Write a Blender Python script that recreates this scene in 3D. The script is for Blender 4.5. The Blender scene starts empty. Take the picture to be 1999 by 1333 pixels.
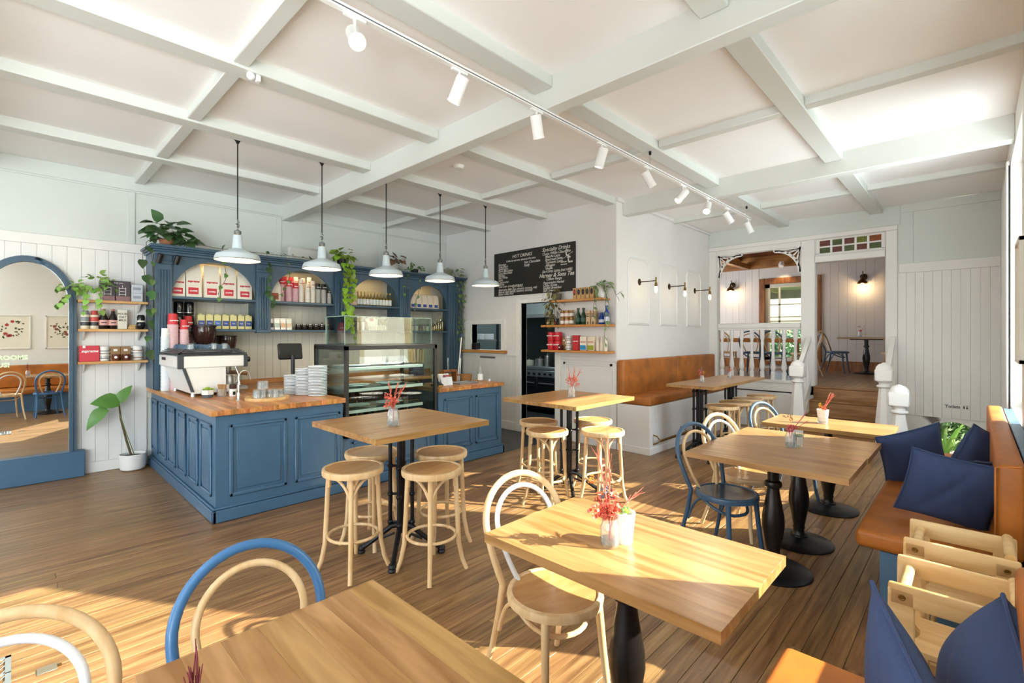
import bpy, bmesh, math, random
from mathutils import Vector, Matrix, noise
R = math.radians
random.seed(7)
scene = bpy.context.scene
C = scene.collection
# ------------------------------------------------------------ camera
cam_d = bpy.data.cameras.new('camera'); cam = bpy.data.objects.new('camera', cam_d); C.objects.link(cam)
cam_d.sensor_width = 36.0; cam_d.lens = 939.075 * 36.0 / 1999.0
cam_d.shift_y = -12.1 / 1999.0; cam_d.clip_start = 0.05; cam_d.clip_end = 200
cam.location = (0, 0, 1.55); cam.rotation_euler = (R(90), 0, R(43.847 - 90))
scene.camera = cam
# ------------------------------------------------------------ view, world, sun, window light, added fill
vs = scene.view_settings
vs.view_transform = 'Standard'; vs.look = 'None'; vs.gamma = 1.0; vs.exposure = 0.5; vs.use_curve_mapping = False
w = bpy.data.worlds.new('sky'); scene.world = w; w.use_nodes = True
wn = w.node_tree.nodes; wl = w.node_tree.links
bg = wn['Background']
sky = wn.new('ShaderNodeTexSky'); sky.sky_type = 'NISHITA'; sky.sun_disc = False
sky.sun_elevation = R(30); sky.sun_rotation = R(147); sky.air_density = 1.2; sky.dust_density = 1.5
wl.new(sky.outputs[0], bg.inputs[0]); bg.inputs[1].default_value = 0.32
def light(name, kind, loc, energy, color=(1, 1, 1), size=None, size_y=None, to=None, spot=None, radius=None):
    d = bpy.data.lights.new(name, kind); d.energy = energy; d.color = color
    if kind == 'AREA':
        d.shape = 'RECTANGLE'; d.size = size; d.size_y = size_y
    if spot: d.spot_size = spot; d.spot_blend = 0.6
    if radius is not None: d.shadow_soft_size = radius
    o = bpy.data.objects.new(name, d); C.objects.link(o); o.location = loc
    if to is not None: o.rotation_euler = Vector(to).to_track_quat('-Z', 'Y').to_euler()
    return o
SUN = Vector((0.545, -0.839, 0.577)).normalized()
sun = light('sun', 'SUN', (6, -8, 8), 17.5, (1.0, 0.90, 0.77), to=-SUN); sun.data.angle = R(0.55)
# area lamps for daylight at the side windows, plus added fill behind the camera
DAY = (0.86, 0.93, 1.0)
light('side_daylight_fill', 'AREA', (2.6, -0.45, 1.95), 7, DAY, 0.9, 2.2, to=(0, 1, 0.1))
light('side_daylight_fill', 'AREA', (5.8, -0.45, 1.95), 42, DAY, 1.4, 2.2, to=(0.3, 1, 0.05))
for wx, we in ((-1.0, 14), (-2.45, 85), (-4.0, 105)): light('side_daylight_fill', 'AREA', (wx, -0.45, 1.95), we, DAY, 1.0, 2.2, to=(0.2, 1, 0.3))  # added fill lamps at the invented side windows behind the camera
light('rear_daylight_fill', 'AREA', (-5.35, 1.6, 1.5), 62, DAY, 2.6, 1.9, to=(1, 0, 0.6))  # pair of fill lamps added at the unseen wall behind the camera
light('rear_daylight_fill', 'AREA', (-5.35, 5.0, 1.5), 62, DAY, 2.6, 1.9, to=(1, 0, 0.6))
# unseen area lamps added outside to imitate ground bounce onto the ceiling
light('bounce_fill', 'AREA', (4.6, -2.3, 0.1), 270, (0.92, 0.96, 1.0), 7.0, 2.4, to=(0, 0.75, 0.75))
light('bounce_fill', 'AREA', (-2.4, -2.3, 0.1), 1250, (0.92, 0.96, 1.0), 5.0, 2.4, to=(0, 0.75, 0.75))
light('upper_room_fill', 'AREA', (11.2, 5.5, 2.3), 60, DAY, 1.6, 1.4, to=(0.0, -1, -0.1))  # fill lamp added out of view by the left wall, away from the window

# ------------------------------------------------------------ materials
def lin(c):
    if isinstance(c, str):
        c = c.lstrip('#'); c = [int(c[i:i + 2], 16) / 255 for i in (0, 2, 4)]
    return tuple(x / 12.92 if x <= 0.04045 else ((x + 0.055) / 1.055) ** 2.4 for x in c[:3]) + (1.0,)
MATS = {}
def newmat(name):
    m = bpy.data.materials.new(name); m.use_nodes = True
    return m, m.node_tree.nodes, m.node_tree.links, m.node_tree.nodes['Principled BSDF']
def mat(name, col, rough=0.5, metal=0.0, var=0.0, ns=0, na=0.0, bs=0, bst=0.0, emit=0.0, ecol=None, spec=0.5, trans=0.0, hue=0.0, coat=0.0, stretch=(1, 1, 1)):
    if name in MATS: return MATS[name]
    m, n, l, b = newmat(name)
    b.inputs['Base Color'].default_value = lin(col); b.inputs['Roughness'].default_value = rough
    b.inputs['Metallic'].default_value = metal; b.inputs['Specular IOR Level'].default_value = spec
    if coat: b.inputs['Coat Weight'].default_value = coat; b.inputs['Coat Roughness'].default_value = 0.15
    if trans: b.inputs['Transmission Weight'].default_value = trans
    if emit:
        b.inputs['Emission Color'].default_value = lin(ecol or col); b.inputs['Emission Strength'].default_value = emit
    if var or na or bst:
        tc = n.new('ShaderNodeTexCoord'); oi = n.new('ShaderNodeObjectInfo')
        mp = n.new('ShaderNodeMapping'); l.new(tc.outputs['Object'], mp.inputs[0]); mp.inputs['Scale'].default_value = stretch
        ad = n.new('ShaderNodeVectorMath'); ad.operation = 'ADD'
        sc = n.new('ShaderNodeVectorMath'); sc.operation = 'SCALE'; sc.inputs[0].default_value = (17, 31, 23)
        l.new(oi.outputs['Random'], sc.inputs['Scale']); l.new(mp.outputs[0], ad.inputs[0]); l.new(sc.outputs[0], ad.inputs[1])
        val = None
        if na:
            nt = n.new('ShaderNodeTexNoise'); nt.inputs['Scale'].default_value = ns; nt.inputs['Detail'].default_value = 5
            l.new(ad.outputs[0], nt.inputs['Vector'])
            mr = n.new('ShaderNodeMapRange'); mr.inputs[1].default_value = 0.3; mr.inputs[2].default_value = 0.7
            mr.inputs[3].default_value = 1 - na; mr.inputs[4].default_value = 1 + na
            l.new(nt.outputs[0], mr.inputs[0]); val = mr.outputs[0]
        if var:
            m2 = n.new('ShaderNodeMapRange'); m2.inputs[3].default_value = 1 - var; m2.inputs[4].default_value = 1 + var
            l.new(oi.outputs['Random'], m2.inputs[0])
            if val:
                mu = n.new('ShaderNodeMath'); mu.operation = 'MULTIPLY'; l.new(val, mu.inputs[0]); l.new(m2.outputs[0], mu.inputs[1]); val = mu.outputs[0]
            else: val = m2.outputs[0]
        if val:
            hs = n.new('ShaderNodeHueSaturation'); hs.inputs['Color'].default_value = lin(col)
            l.new(val, hs.inputs['Value']); l.new(hs.outputs[0], b.inputs['Base Color'])
            if hue:
                m3 = n.new('ShaderNodeMapRange'); m3.inputs[3].default_value = 0.5 - hue; m3.inputs[4].default_value = 0.5 + hue
                l.new(oi.outputs['Random'], m3.inputs[0]); l.new(m3.outputs[0], hs.inputs['Hue'])
        if bst:
            bn = n.new('ShaderNodeTexNoise'); bn.inputs['Scale'].default_value = bs; bn.inputs['Detail'].default_value = 4
            l.new(ad.outputs[0], bn.inputs['Vector'])
            bp = n.new('ShaderNodeBump'); bp.inputs['Strength'].default_value = bst; bp.inputs['Distance'].default_value = 0.01
            l.new(bn.outputs[0], bp.inputs['Height']); l.new(bp.outputs[0], b.inputs['Normal'])
    MATS[name] = m
    return m
def wood(name, dark, light_, axis='X', scale=3.0, rough=0.35, var=0.12, stretch=14, bump=0.12, spread=(0.35, 0.65), spots=0.0, hue=0.0):
    if name in MATS: return MATS[name]
    m, n, l, b = newmat(name)
    tc = n.new('ShaderNodeTexCoord'); oi = n.new('ShaderNodeObjectInfo'); mp = n.new('ShaderNodeMapping')
    s = [stretch] * 3; s['XYZ'.index(axis)] = 1.0
    mp.inputs['Scale'].default_value = s
    l.new(tc.outputs['Object'], mp.inputs[0])
    sc = n.new('ShaderNodeVectorMath'); sc.operation = 'SCALE'; sc.inputs[0].default_value = (37, 61, 43); l.new(oi.outputs['Random'], sc.inputs['Scale'])
    ad = n.new('ShaderNodeVectorMath'); ad.operation = 'ADD'; l.new(mp.outputs[0], ad.inputs[0]); l.new(sc.outputs[0], ad.inputs[1])
    nt = n.new('ShaderNodeTexNoise'); nt.inputs['Scale'].default_value = scale; nt.inputs['Detail'].default_value = 7; nt.inputs['Distortion'].default_value = 0.6
    l.new(ad.outputs[0], nt.inputs['Vector'])
    cr = n.new('ShaderNodeValToRGB'); e = cr.color_ramp.elements
    e[0].position = spread[0]; e[0].color = lin(dark); e[1].position = spread[1]; e[1].color = lin(light_)
    l.new(nt.outputs[0], cr.inputs[0])
    hs = n.new('ShaderNodeHueSaturation'); l.new(cr.outputs[0], hs.inputs['Color'])
    mr = n.new('ShaderNodeMapRange'); mr.inputs[3].default_value = 1 - var; mr.inputs[4].default_value = 1 + var
    l.new(oi.outputs['Random'], mr.inputs[0]); l.new(mr.outputs[0], hs.inputs['Value'])
    if hue:
        m3 = n.new('ShaderNodeMapRange'); m3.inputs[3].default_value = 0.5 + hue; m3.inputs[4].default_value = 0.5 - hue
        sq = n.new('ShaderNodeMath'); sq.operation = 'FRACT'; s7 = n.new('ShaderNodeMath'); s7.operation = 'MULTIPLY'; s7.inputs[1].default_value = 7.31
        l.new(oi.outputs['Random'], s7.inputs[0]); l.new(s7.outputs[0], sq.inputs[0]); l.new(sq.outputs[0], m3.inputs[0]); l.new(m3.outputs[0], hs.inputs['Hue'])
    last = hs.outputs[0]
    if spots:
        n2 = n.new('ShaderNodeTexNoise'); n2.inputs['Scale'].default_value = 26; n2.inputs['Detail'].default_value = 2
        l.new(tc.outputs['Object'], n2.inputs['Vector'])
        ad2 = n.new('ShaderNodeVectorMath'); ad2.operation = 'ADD'; l.new(tc.outputs['Object'], ad2.inputs[0]); l.new(sc.outputs[0], ad2.inputs[1]); l.new(ad2.outputs[0], n2.inputs['Vector'])
        r2 = n.new('ShaderNodeMapRange'); r2.inputs[1].default_value = 0.70; r2.inputs[2].default_value = 0.76; r2.inputs[3].default_value = 0; r2.inputs[4].default_value = spots
        l.new(n2.outputs[0], r2.inputs[0])
        mx = n.new('ShaderNodeMix'); mx.data_type = 'RGBA'; mx.inputs[7].default_value = lin('#3a2412')
        l.new(r2.outputs[0], mx.inputs[0]); l.new(last, mx.inputs[6]); last = mx.outputs[2]
    l.new(last, b.inputs['Base Color'])
    b.inputs['Roughness'].default_value = rough
    if bump:
        bp = n.new('ShaderNodeBump'); bp.inputs['Strength'].default_value = bump; bp.inputs['Distance'].default_value = 0.004
        l.new(nt.outputs[0], bp.inputs['Height']); l.new(bp.outputs[0], b.inputs['Normal'])
    MATS[name] = m
    return m
def glass(name, tint='#f6fbfa', edge=0.15, base=0.03, rough=0.0, milk=0.0):
    if name in MATS: return MATS[name]
    m, n, l, b = newmat(name); n.remove(b)
    out = n['Material Output']; tr = n.new('ShaderNodeBsdfTransparent'); tr.inputs[0].default_value = lin(tint)
    gl = n.new('ShaderNodeBsdfGlossy'); gl.inputs['Roughness'].default_value = rough
    lw = n.new('ShaderNodeLayerWeight'); lw.inputs[0].default_value = edge
    mr = n.new('ShaderNodeMapRange'); mr.inputs[3].default_value = base; mr.inputs[4].default_value = 0.75; l.new(lw.outputs['Fresnel'], mr.inputs[0])
    last = tr.outputs[0]
    if milk:
        df = n.new('ShaderNodeBsdfDiffuse'); df.inputs[0].default_value = (0.95, 0.97, 1.0, 1)
        m0 = n.new('ShaderNodeMixShader'); m0.inputs[0].default_value = milk; l.new(last, m0.inputs[1]); l.new(df.outputs[0], m0.inputs[2]); last = m0.outputs[0]
    mx = n.new('ShaderNodeMixShader'); l.new(mr.outputs[0], mx.inputs[0]); l.new(last, mx.inputs[1]); l.new(gl.outputs[0], mx.inputs[2])
    l.new(mx.outputs[0], out.inputs[0]); MATS[name] = m
    return m
WHITE = mat('white_paint', '#e9e6e2', 0.45, ns=3, na=0.02)
WALLW = mat('wall_white', '#e7e5e2', 0.55, ns=2, na=0.02, bs=60, bst=0.02)
FRIEZE = mat('frieze_grey', '#d3d8d3', 0.6, ns=2, na=0.02)
CEIL = mat('ceiling_white', '#f7f6f4', 0.7, ns=1.2, na=0.015)
BATTEN = mat('batten_white', '#d6d9d3', 0.55)
TRIM = mat('gloss_white', '#eeedea', 0.3)
BLUE = mat('blue_paint', '#426480', 0.38, ns=5, na=0.05, bs=70, bst=0.03)
BLUED = mat('blue_cabinet_paint', '#3f596d', 0.4, ns=5, na=0.05)
BENCHBLUE = mat('bench_blue', '#4f6f8c', 0.45, ns=4, na=0.06)
FLOORW = wood('floor_rimu', '#664527', '#a27d51', 'X', 2.2, 0.34, 0.17, 16, 0.1, (0.3, 0.72), spots=0.5, hue=0.006)
TABLEW = wood('table_oak', '#926634', '#b58a57', 'Y', 2.0, 0.28, 0.07, 12, 0.05, hue=0.008)
TABLEWX = wood('table_oak_x', '#926634', '#b58a57', 'X', 2.0, 0.28, 0.07, 12, 0.05, hue=0.008)
BLOCKW = wood('butcher_block', '#a5632f', '#d08f55', 'Y', 2.0, 0.3, 0.25, 10, 0.05, hue=0.012)
SHELFW = wood('shelf_pine', '#c48c50', '#dcae72', 'X', 2.0, 0.45, 0.04, 10, 0.04)
SHELFWY = wood('shelf_pine_y', '#bb7a38', '#d0954f', 'Y', 2.0, 0.45, 0.04, 10, 0.04)
BEECH = wood('beech', '#d3ab78', '#e6c79a', 'Z', 2.5, 0.38, 0.04, 8, 0.04)
BEECHS = wood('beech_seat', '#b98449', '#d0a068', 'X', 2.0, 0.32, 0.04, 8, 0.04)
PLYW = wood('birch_ply', '#d0a468', '#e6c48e', 'Y', 2.0, 0.42, 0.03, 9, 0.03)
RIMU = wood('dark_rimu', '#6f3f1a', '#96602f', 'Z', 2.0, 0.4, 0.06, 8, 0.05)
STAIRW = wood('stair_wood', '#7a5128', '#9d7142', 'Y', 2.0, 0.38, 0.08, 10, 0.05)
LEATHER = mat('tan_leather', '#b0661f', 0.5, ns=4.5, na=0.28, bs=90, bst=0.08)
LEATHERD = mat('tan_leather_dark', '#a86322', 0.5, ns=4.5, na=0.32, bs=90, bst=0.08)
IRON = mat('black_iron', '#1a1b1e', 0.38, 0.4)
BLACK = mat('black_satin', '#141414', 0.4)
NAVY = mat('navy_linen', '#36476e', 0.85, ns=6, na=0.06, bs=300, bst=0.25)
CHAIRBLUE = mat('chair_blue', '#3d5a76', 0.35)
CHAIRBLUEB = mat('chair_bright_blue', '#3e6f9f', 0.3)
CHAIRWHITE = mat('chair_white', '#e6e6e6', 0.35)
STEEL = mat('stainless', '#c9c9c7', 0.28, 0.95)
BRASS = mat('brass', '#8c6a35', 0.35, 0.9)
BRONZE = mat('bronze', '#4c3b28', 0.4, 0.8)
ENAMEL = mat('pendant_enamel', '#c4d0d6', 0.3)
ENAMELW = mat('pendant_inside', '#f5eedd', 0.5)
GLASS = glass('pane_glass'); GLASSJ = glass('jar_glass', '#fbfdfd', 0.12, 0.03, 0.02, 0.10)
PORC = mat('porcelain', '#e9edf2', 0.2)
CERAM = mat('ceramic_white', '#e8e6e1', 0.35)
LEAF1 = mat('leaf_dark', '#3f5f35', 0.4, var=0.3, hue=0.015)
LEAF2 = mat('leaf_lime', '#86a62e', 0.4, var=0.3, hue=0.02)
LEAF3 = mat('leaf_mid', '#5d8040', 0.45, var=0.3, hue=0.02)
LEAF4 = mat('leaf_dry', '#6f6a3e', 0.55, var=0.35, hue=0.02)
STEM = mat('stem_brown', '#5b4a2c', 0.6)
TERRA = mat('pot_white', '#dddcd8', 0.5)
SOIL = mat('soil', '#2e2219', 0.9)
# ------------------------------------------------------------ mesh builder
class MB:
    def __init__(s): s.v = []; s.f = []
    def add(s, vs, fs):
        o = len(s.v); s.v += [tuple(p) for p in vs]; s.f += [tuple(i + o for i in f) for f in fs]; return s
    def box(s, x0, x1, y0, y1, z0, z1, c=0.0):
        if x0 > x1: x0, x1 = x1, x0
        if y0 > y1: y0, y1 = y1, y0
        if z0 > z1: z0, z1 = z1, z0
        if c <= 0:
            return s.add([(x0, y0, z0), (x1, y0, z0), (x1, y1, z0), (x0, y1, z0), (x0, y0, z1), (x1, y0, z1), (x1, y1, z1), (x0, y1, z1)],
                         [(0, 3, 2, 1), (4, 5, 6, 7), (0, 1, 5, 4), (1, 2, 6, 5), (2, 3, 7, 6), (3, 0, 4, 7)])
        c = min(c, (x1 - x0) * .45, (y1 - y0) * .45, (z1 - z0) * .45)
        V = []; idx = {}
        for sx in (0, 1):
            for sy in (0, 1):
                for sz in (0, 1):
                    X = (x0, x1)[sx]; Y = (y0, y1)[sy]; Z = (z0, z1)[sz]
                    ix = X + (c if sx == 0 else -c); iy = Y + (c if sy == 0 else -c); iz = Z + (c if sz == 0 else -c)
                    idx[sx, sy, sz, 'x'] = len(V); V.append((X, iy, iz))
                    idx[sx, sy, sz, 'y'] = len(V); V.append((ix, Y, iz))
                    idx[sx, sy, sz, 'z'] = len(V); V.append((ix, iy, Z))
        F = []
        for k in (0, 1):
            F.append([idx[k, a, b_, 'x'] for a, b_ in ((0, 0), (1, 0), (1, 1), (0, 1))][::(1 if k else -1)])
            F.append([idx[a, k, b_, 'y'] for a, b_ in ((0, 0), (1, 0), (1, 1), (0, 1))][::(-1 if k else 1)])
            F.append([idx[a, b_, k, 'z'] for a, b_ in ((0, 0), (1, 0), (1, 1), (0, 1))][::(1 if k else -1)])
        for a in (0, 1):
            for b_ in (0, 1):
                F.append([idx[a, b_, 0, 'x'], idx[a, b_, 0, 'y'], idx[a, b_, 1, 'y'], idx[a, b_, 1, 'x']])
                F.append([idx[a, 0, b_, 'x'], idx[a, 0, b_, 'z'], idx[a, 1, b_, 'z'], idx[a, 1, b_, 'x']])
                F.append([idx[0, a, b_, 'y'], idx[0, a, b_, 'z'], idx[1, a, b_, 'z'], idx[1, a, b_, 'y']])
                for k in (0, 1):
                    F.append([idx[a, b_, k, 'x'], idx[a, b_, k, 'y'], idx[a, b_, k, 'z']])
        return s.add(V, F)
    def lathe(s, prof, segs=20, c=(0, 0, 0), cap=True, axis='Z', sq=(1, 1)):
        V = []; F = []
        for r, z in prof:
            for k in range(segs):
                a = 2 * math.pi * k / segs; p = (r * math.cos(a) * sq[0], r * math.sin(a) * sq[1], z)
                if axis == 'X': p = (p[2], p[0], p[1])
                elif axis == 'Y': p = (p[0], p[2], p[1])
                V.append((p[0] + c[0], p[1] + c[1], p[2] + c[2]))
        n = len(prof)
        for i in range(n - 1):
            for k in range(segs):
                F.append((i * segs + k, i * segs + (k + 1) % segs, (i + 1) * segs + (k + 1) % segs, (i + 1) * segs + k))
        if cap:
            if prof[0][0] > 1e-5: F.append(tuple(range(segs))[::-1])
            if prof[-1][0] > 1e-5: F.append(tuple((n - 1) * segs + k for k in range(segs)))
        return s.add(V, F)
    def tube(s, pts, r, segs=10, closed=False, cap=True, flat=1.0):
        pts = [Vector(p) for p in pts]; n = len(pts)
        rs = r if isinstance(r, (list, tuple)) else [r] * n
        V = []; F = []; up = None
        for i, p in enumerate(pts):
            if closed: t = pts[(i + 1) % n] - pts[i - 1]
            else: t = pts[min(i + 1, n - 1)] - pts[max(i - 1, 0)]
            t.normalize()
            if up is None:
                up = Vector((0, 0, 1)) if abs(t.z) < 0.9 else Vector((1, 0, 0))
            a = t.cross(up)
            if a.length < 1e-4: a = t.orthogonal()
            a.normalize(); b = a.cross(t).normalized(); up = b
            for k in range(segs):
                an = 2 * math.pi * k / segs
                V.append(p + (a * math.cos(an) + b * math.sin(an) * flat) * rs[i])
        m = n if closed else n - 1
        for i in range(m):
            j = (i + 1) % n
            for k in range(segs):
                F.append((i * segs + k, i * segs + (k + 1) % segs, j * segs + (k + 1) % segs, j * segs + k))
        if cap and not closed:
            F.append(tuple(range(segs))[::-1]); F.append(tuple((n - 1) * segs + k for k in range(segs)))
        return s.add(V, F)
    def cyl(s, p0, p1, r0, r1=None, segs=12): return s.tube([p0, p1], [r0, r0 if r1 is None else r1], segs)
    def prism(s, pts, axis, lo, hi):
        def P(a, b, t): return {'X': (t, a, b), 'Y': (a, t, b), 'Z': (a, b, t)}[axis]
        n = len(pts); V = [P(a, b, lo) for a, b in pts] + [P(a, b, hi) for a, b in pts]
        F = [tuple(range(n))[::-1], tuple(range(n, 2 * n))] + [(i, (i + 1) % n, n + (i + 1) % n, n + i) for i in range(n)]
        return s.add(V, F)
    def sphere(s, c, r, sc=(1, 1, 1), segs=14, rings=8):
        V = []; F = []
        for i in range(rings + 1):
            t = math.pi * i / rings
            for k in range(segs):
                a = 2 * math.pi * k / segs
                V.append((c[0] + r * sc[0] * math.sin(t) * math.cos(a), c[1] + r * sc[1] * math.sin(t) * math.sin(a), c[2] - r * sc[2] * math.cos(t)))
        for i in range(rings):
            for k in range(segs):
                F.append((i * segs + k, i * segs + (k + 1) % segs, (i + 1) * segs + (k + 1) % segs, (i + 1) * segs + k))
        return s.add(V, F)
    def mesh(s, name, m=None, ang=38):
        me = bpy.data.meshes.new(name); me.from_pydata(s.v, [], s.f); me.validate()
        bm = bmesh.new(); bm.from_mesh(me); bmesh.ops.remove_doubles(bm, verts=bm.verts, dist=1e-6)
        bmesh.ops.recalc_face_normals(bm, faces=bm.faces); bm.to_mesh(me); bm.free()
        me.shade_smooth(); me.set_sharp_from_angle(angle=R(ang))
        if m: me.materials.append(m)
        return me
    def build(s, name, m, parent=None, loc=(0, 0, 0), rot=(0, 0, 0), label=None, ang=38):
        return obj(name, s.mesh(name, m, ang), parent, loc, rot, label)
def obj(name, me, parent=None, loc=(0, 0, 0), rot=(0, 0, 0), label=None):
    o = bpy.data.objects.new(name, me); C.objects.link(o)
    if parent: o.parent = parent
    o.location = loc; o.rotation_euler = rot
    if label: o['label'] = label
    return o
def tag(o, label, cat, group=None):
    o['label'] = label; o['category'] = cat
    if group: o['group'] = group
    return o
def thing(name, label, cat, loc=(0, 0, 0), rotz=0.0, group=None):
    o = bpy.data.objects.new(name, None); C.objects.link(o); o.empty_display_size = 0.05
    o.location = loc; o.rotation_euler = (0, 0, rotz)
    return tag(o, label, cat, group)
def struct(o): o['kind'] = 'structure'; return o
def copy_tree(o, parent=None):
    c = o.copy(); C.objects.link(c); c.parent = parent
    for ch in [x for x in o.children]: copy_tree(ch, c)
    return c
def dup(o, loc, rotz, label, group=None):
    c = copy_tree(o); c.location = loc; c.rotation_euler = (0, 0, rotz); c['label'] = label
    if group: c['group'] = group
    return c
ORD = ['first', 'second', 'third', 'fourth', 'fifth', 'sixth', 'seventh', 'eighth', 'ninth', 'tenth', 'eleventh', 'twelfth', 'thirteenth', 'fourteenth', 'fifteenth', 'sixteenth']
def text_mesh(s, size, m, shear=0.0, bold=0.0, align='LEFT', width=1.0):
    cu = bpy.data.curves.new('lettering', 'FONT'); cu.body = s; cu.size = size; cu.shear = shear; cu.offset = bold; cu.align_x = align
    cu.resolution_u = 2
    o = bpy.data.objects.new('tmp', cu); C.objects.link(o)
    me = bpy.data.meshes.new_from_object(o.evaluated_get(bpy.context.evaluated_depsgraph_get()))
    bpy.data.objects.remove(o); bpy.data.curves.remove(cu)
    if width != 1.0:
        for v in me.vertices: v.co.x *= width
    me.materials.clear(); me.materials.append(m)
    return me
def bez(p0, p1, p2, n=8): 
    p0, p1, p2 = Vector(p0), Vector(p1), Vector(p2)
    return [(1 - t) ** 2 * p0 + 2 * t * (1 - t) * p1 + t * t * p2 for t in [i / n for i in range(n + 1)]]
# ============================================================ the setting
XB, XK, XS, YL, YS, YR, ZC = -5.5, 5.69, 8.85, 7.19, 3.50, -0.25, 3.42
def S(name, m, *boxes, parent=None, c=0.0):
    b = MB()
    for q in boxes: b.box(*q, c=c)
    o = b.build(name, m, parent)
    if not parent: struct(o)
    return o
# floor: joists' deck, then every board
floor = S('floor', SOIL, (XB, XS, 0.78, YL, -0.08, -0.022), (XB, 7.18, YR, 0.78, -0.08, -0.022))
BW = 0.0862
bm_cache = {}
def board(y0, x0, x1):
    L = round(x1 - x0, 2)
    if L not in bm_cache:
        bm_cache[L] = MB().box(0, L - 0.0015, 0.001, BW - 0.001, -0.02, 0.0, c=0.0012).mesh('board', FLOORW)
    obj('board', bm_cache[L], floor, (x0, y0, 0))
y = YR
rr = random.Random(3)
while y < 4.47:
    xe = 7.18 if y < 0.78 - BW else XS
    cuts = [XB]; x = rr.choice([-0.6, 0.2, 0.9, 1.5, 2.1, 2.7])
    while x < xe - 0.9: cuts.append(x); x += rr.choice([2.4, 3.0, 3.6, 4.2])
    cuts.append(xe)
    for a, b_ in zip(cuts, cuts[1:]): board(y, a, b_)
    y += BW
while y < YL - 0.02:
    board(y, XB, 1.2); y += BW
S('floor_2', mat('dark_vinyl', '#34363a', 0.3, ns=6, na=0.06), (1.2, XK + 3.1, 4.50, YL, -0.02, 0.0))   # vinyl behind the bar and in the kitchen
# ---------- left wall
wl_ = S('wall_left', FRIEZE, (XB, XK + 0.12, YL, YL + 0.15, -0.1, ZC + 0.1))
pl = {}
def planks_x(parent, x0, x1, yf, z0, z1, wdt, m, t=0.018, sgn=-1):
    """vertical boards on a wall that faces -Y (sgn -1)"""
    n = max(1, round((x1 - x0) / wdt)); wd = (x1 - x0) / n
    me = MB().box(0.0006, wd - 0.0006, 0, t * sgn, z0, z1, c=0.002).mesh('plank', m)
    for i in range(n): obj('plank', me, parent, (x0 + i * wd, yf, 0))
def planks_y(parent, y0, y1, xf, z0, z1, wdt, m, t=0.018, sgn=-1):
    n = max(1, round((y1 - y0) / wdt)); wd = (y1 - y0) / n
    me = MB().box(0, t * sgn, 0.0006, wd - 0.0006, z0, z1, c=0.002).mesh('plank', m)
    for i in range(n): obj('plank', me, parent, (xf, y0 + i * wd, 0))
planks_x(wl_, -0.87, 1.13, YL, 0.12, 2.52, 0.118, WALLW)
planks_x(wl_, 1.13, 5.66, YL, 0.8, 2.5, 0.104, mat('bar_lining', '#d8d3c6', 0.5, ns=3, na=0.03))
S('trim_1', WALLW, (XB, 1.13, YL - 0.026, YL, 2.52, 2.63), c=0.004)
S('trim_2', FRIEZE, (XB, XK, YL - 0.014, YL, 3.24, 3.26), (XB, XK, YL - 0.02, YL, 3.26, ZC), c=0.003)
for i, x in enumerate((0.985, 2.66, 4.3)):
    S('trim_%d' % (3 + i), FRIEZE, (x - 0.035, x + 0.035, YL - 0.012, YL, 2.63, 3.24), c=0.003)
S('baseboard_left', WALLW, (XB, 1.13, YL - 0.03, YL, 0, 0.125), c=0.006)
# ---------- kitchen wall with the menu, doorway and serving hatch
DY0, DY1, DZ = 4.55, 5.25, 2.06
HY0, HY1, HZ0, HZ1 = 5.70, 6.45, 1.30, 1.74
wk = S('wall_kitchen', WALLW, (XK, XK + 0.12, YS, DY0, -0.1, ZC), (XK, XK + 0.12, DY0, DY1, DZ, ZC), (XK, XK + 0.12, DY1, HY0, -0.1, ZC),
       (XK, XK + 0.12, HY0, HY1, -0.1, HZ0), (XK, XK + 0.12, HY0, HY1, HZ1, ZC), (XK, XK + 0.12, HY1, YL, -0.1, ZC))
planks_y(wk, 5.35, 7.1, XK, 0.14, 1.20, 0.125, WALLW, t=0.012)
S('trim_6', WALLW, (XK - 0.025, XK, 5.35, YL, 1.20, 1.24), c=0.004)
S('baseboard_kitchen', WALLW, (XK - 0.03, XK, 5.34, YL, 0, 0.14), (XK - 0.02, XK, YS, 4.46, 0, 0.1), c=0.006)
door1 = S('door_1', TRIM, (XK - 0.03, XK + 0.12, DY1, DY1 + 0.1, 0, DZ + 0.075), (XK - 0.03, XK + 0.12, DY0 - 0.1, DY0, 0, DZ + 0.075), (XK - 0.03, XK + 0.12, DY0, DY1, DZ, DZ + 0.075), c=0.006)
hatch = S('window_1', TRIM, (XK - 0.03, XK + 0.13, HY1, HY1 + 0.16, HZ0, HZ1 + 0.075), (XK - 0.03, XK + 0.13, HY0 - 0.09, HY0, HZ0, HZ1 + 0.075), (XK - 0.03, XK + 0.13, HY0, HY1, HZ1, HZ1 + 0.075), c=0.006)
S('sill', SHELFWY, (XK - 0.08, XK + 0.14, HY0 - 0.13, HY1 + 0.22, HZ0 - 0.05, HZ0 - 0.003), parent=hatch, c=0.004)
# lower panel mould on the pier beside the doorway
S('trim_7', WALLW, (XK - 0.025, XK, YS + 0.0, 4.45, 1.19, 1.24), (XK - 0.012, XK, 3.56, 3.6, 0.14, 1.16), (XK - 0.012, XK, 4.36, 4.40, 0.14, 1.16), (XK - 0.012, XK, 3.56, 4.4, 1.12, 1.16), c=0.004)
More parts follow.
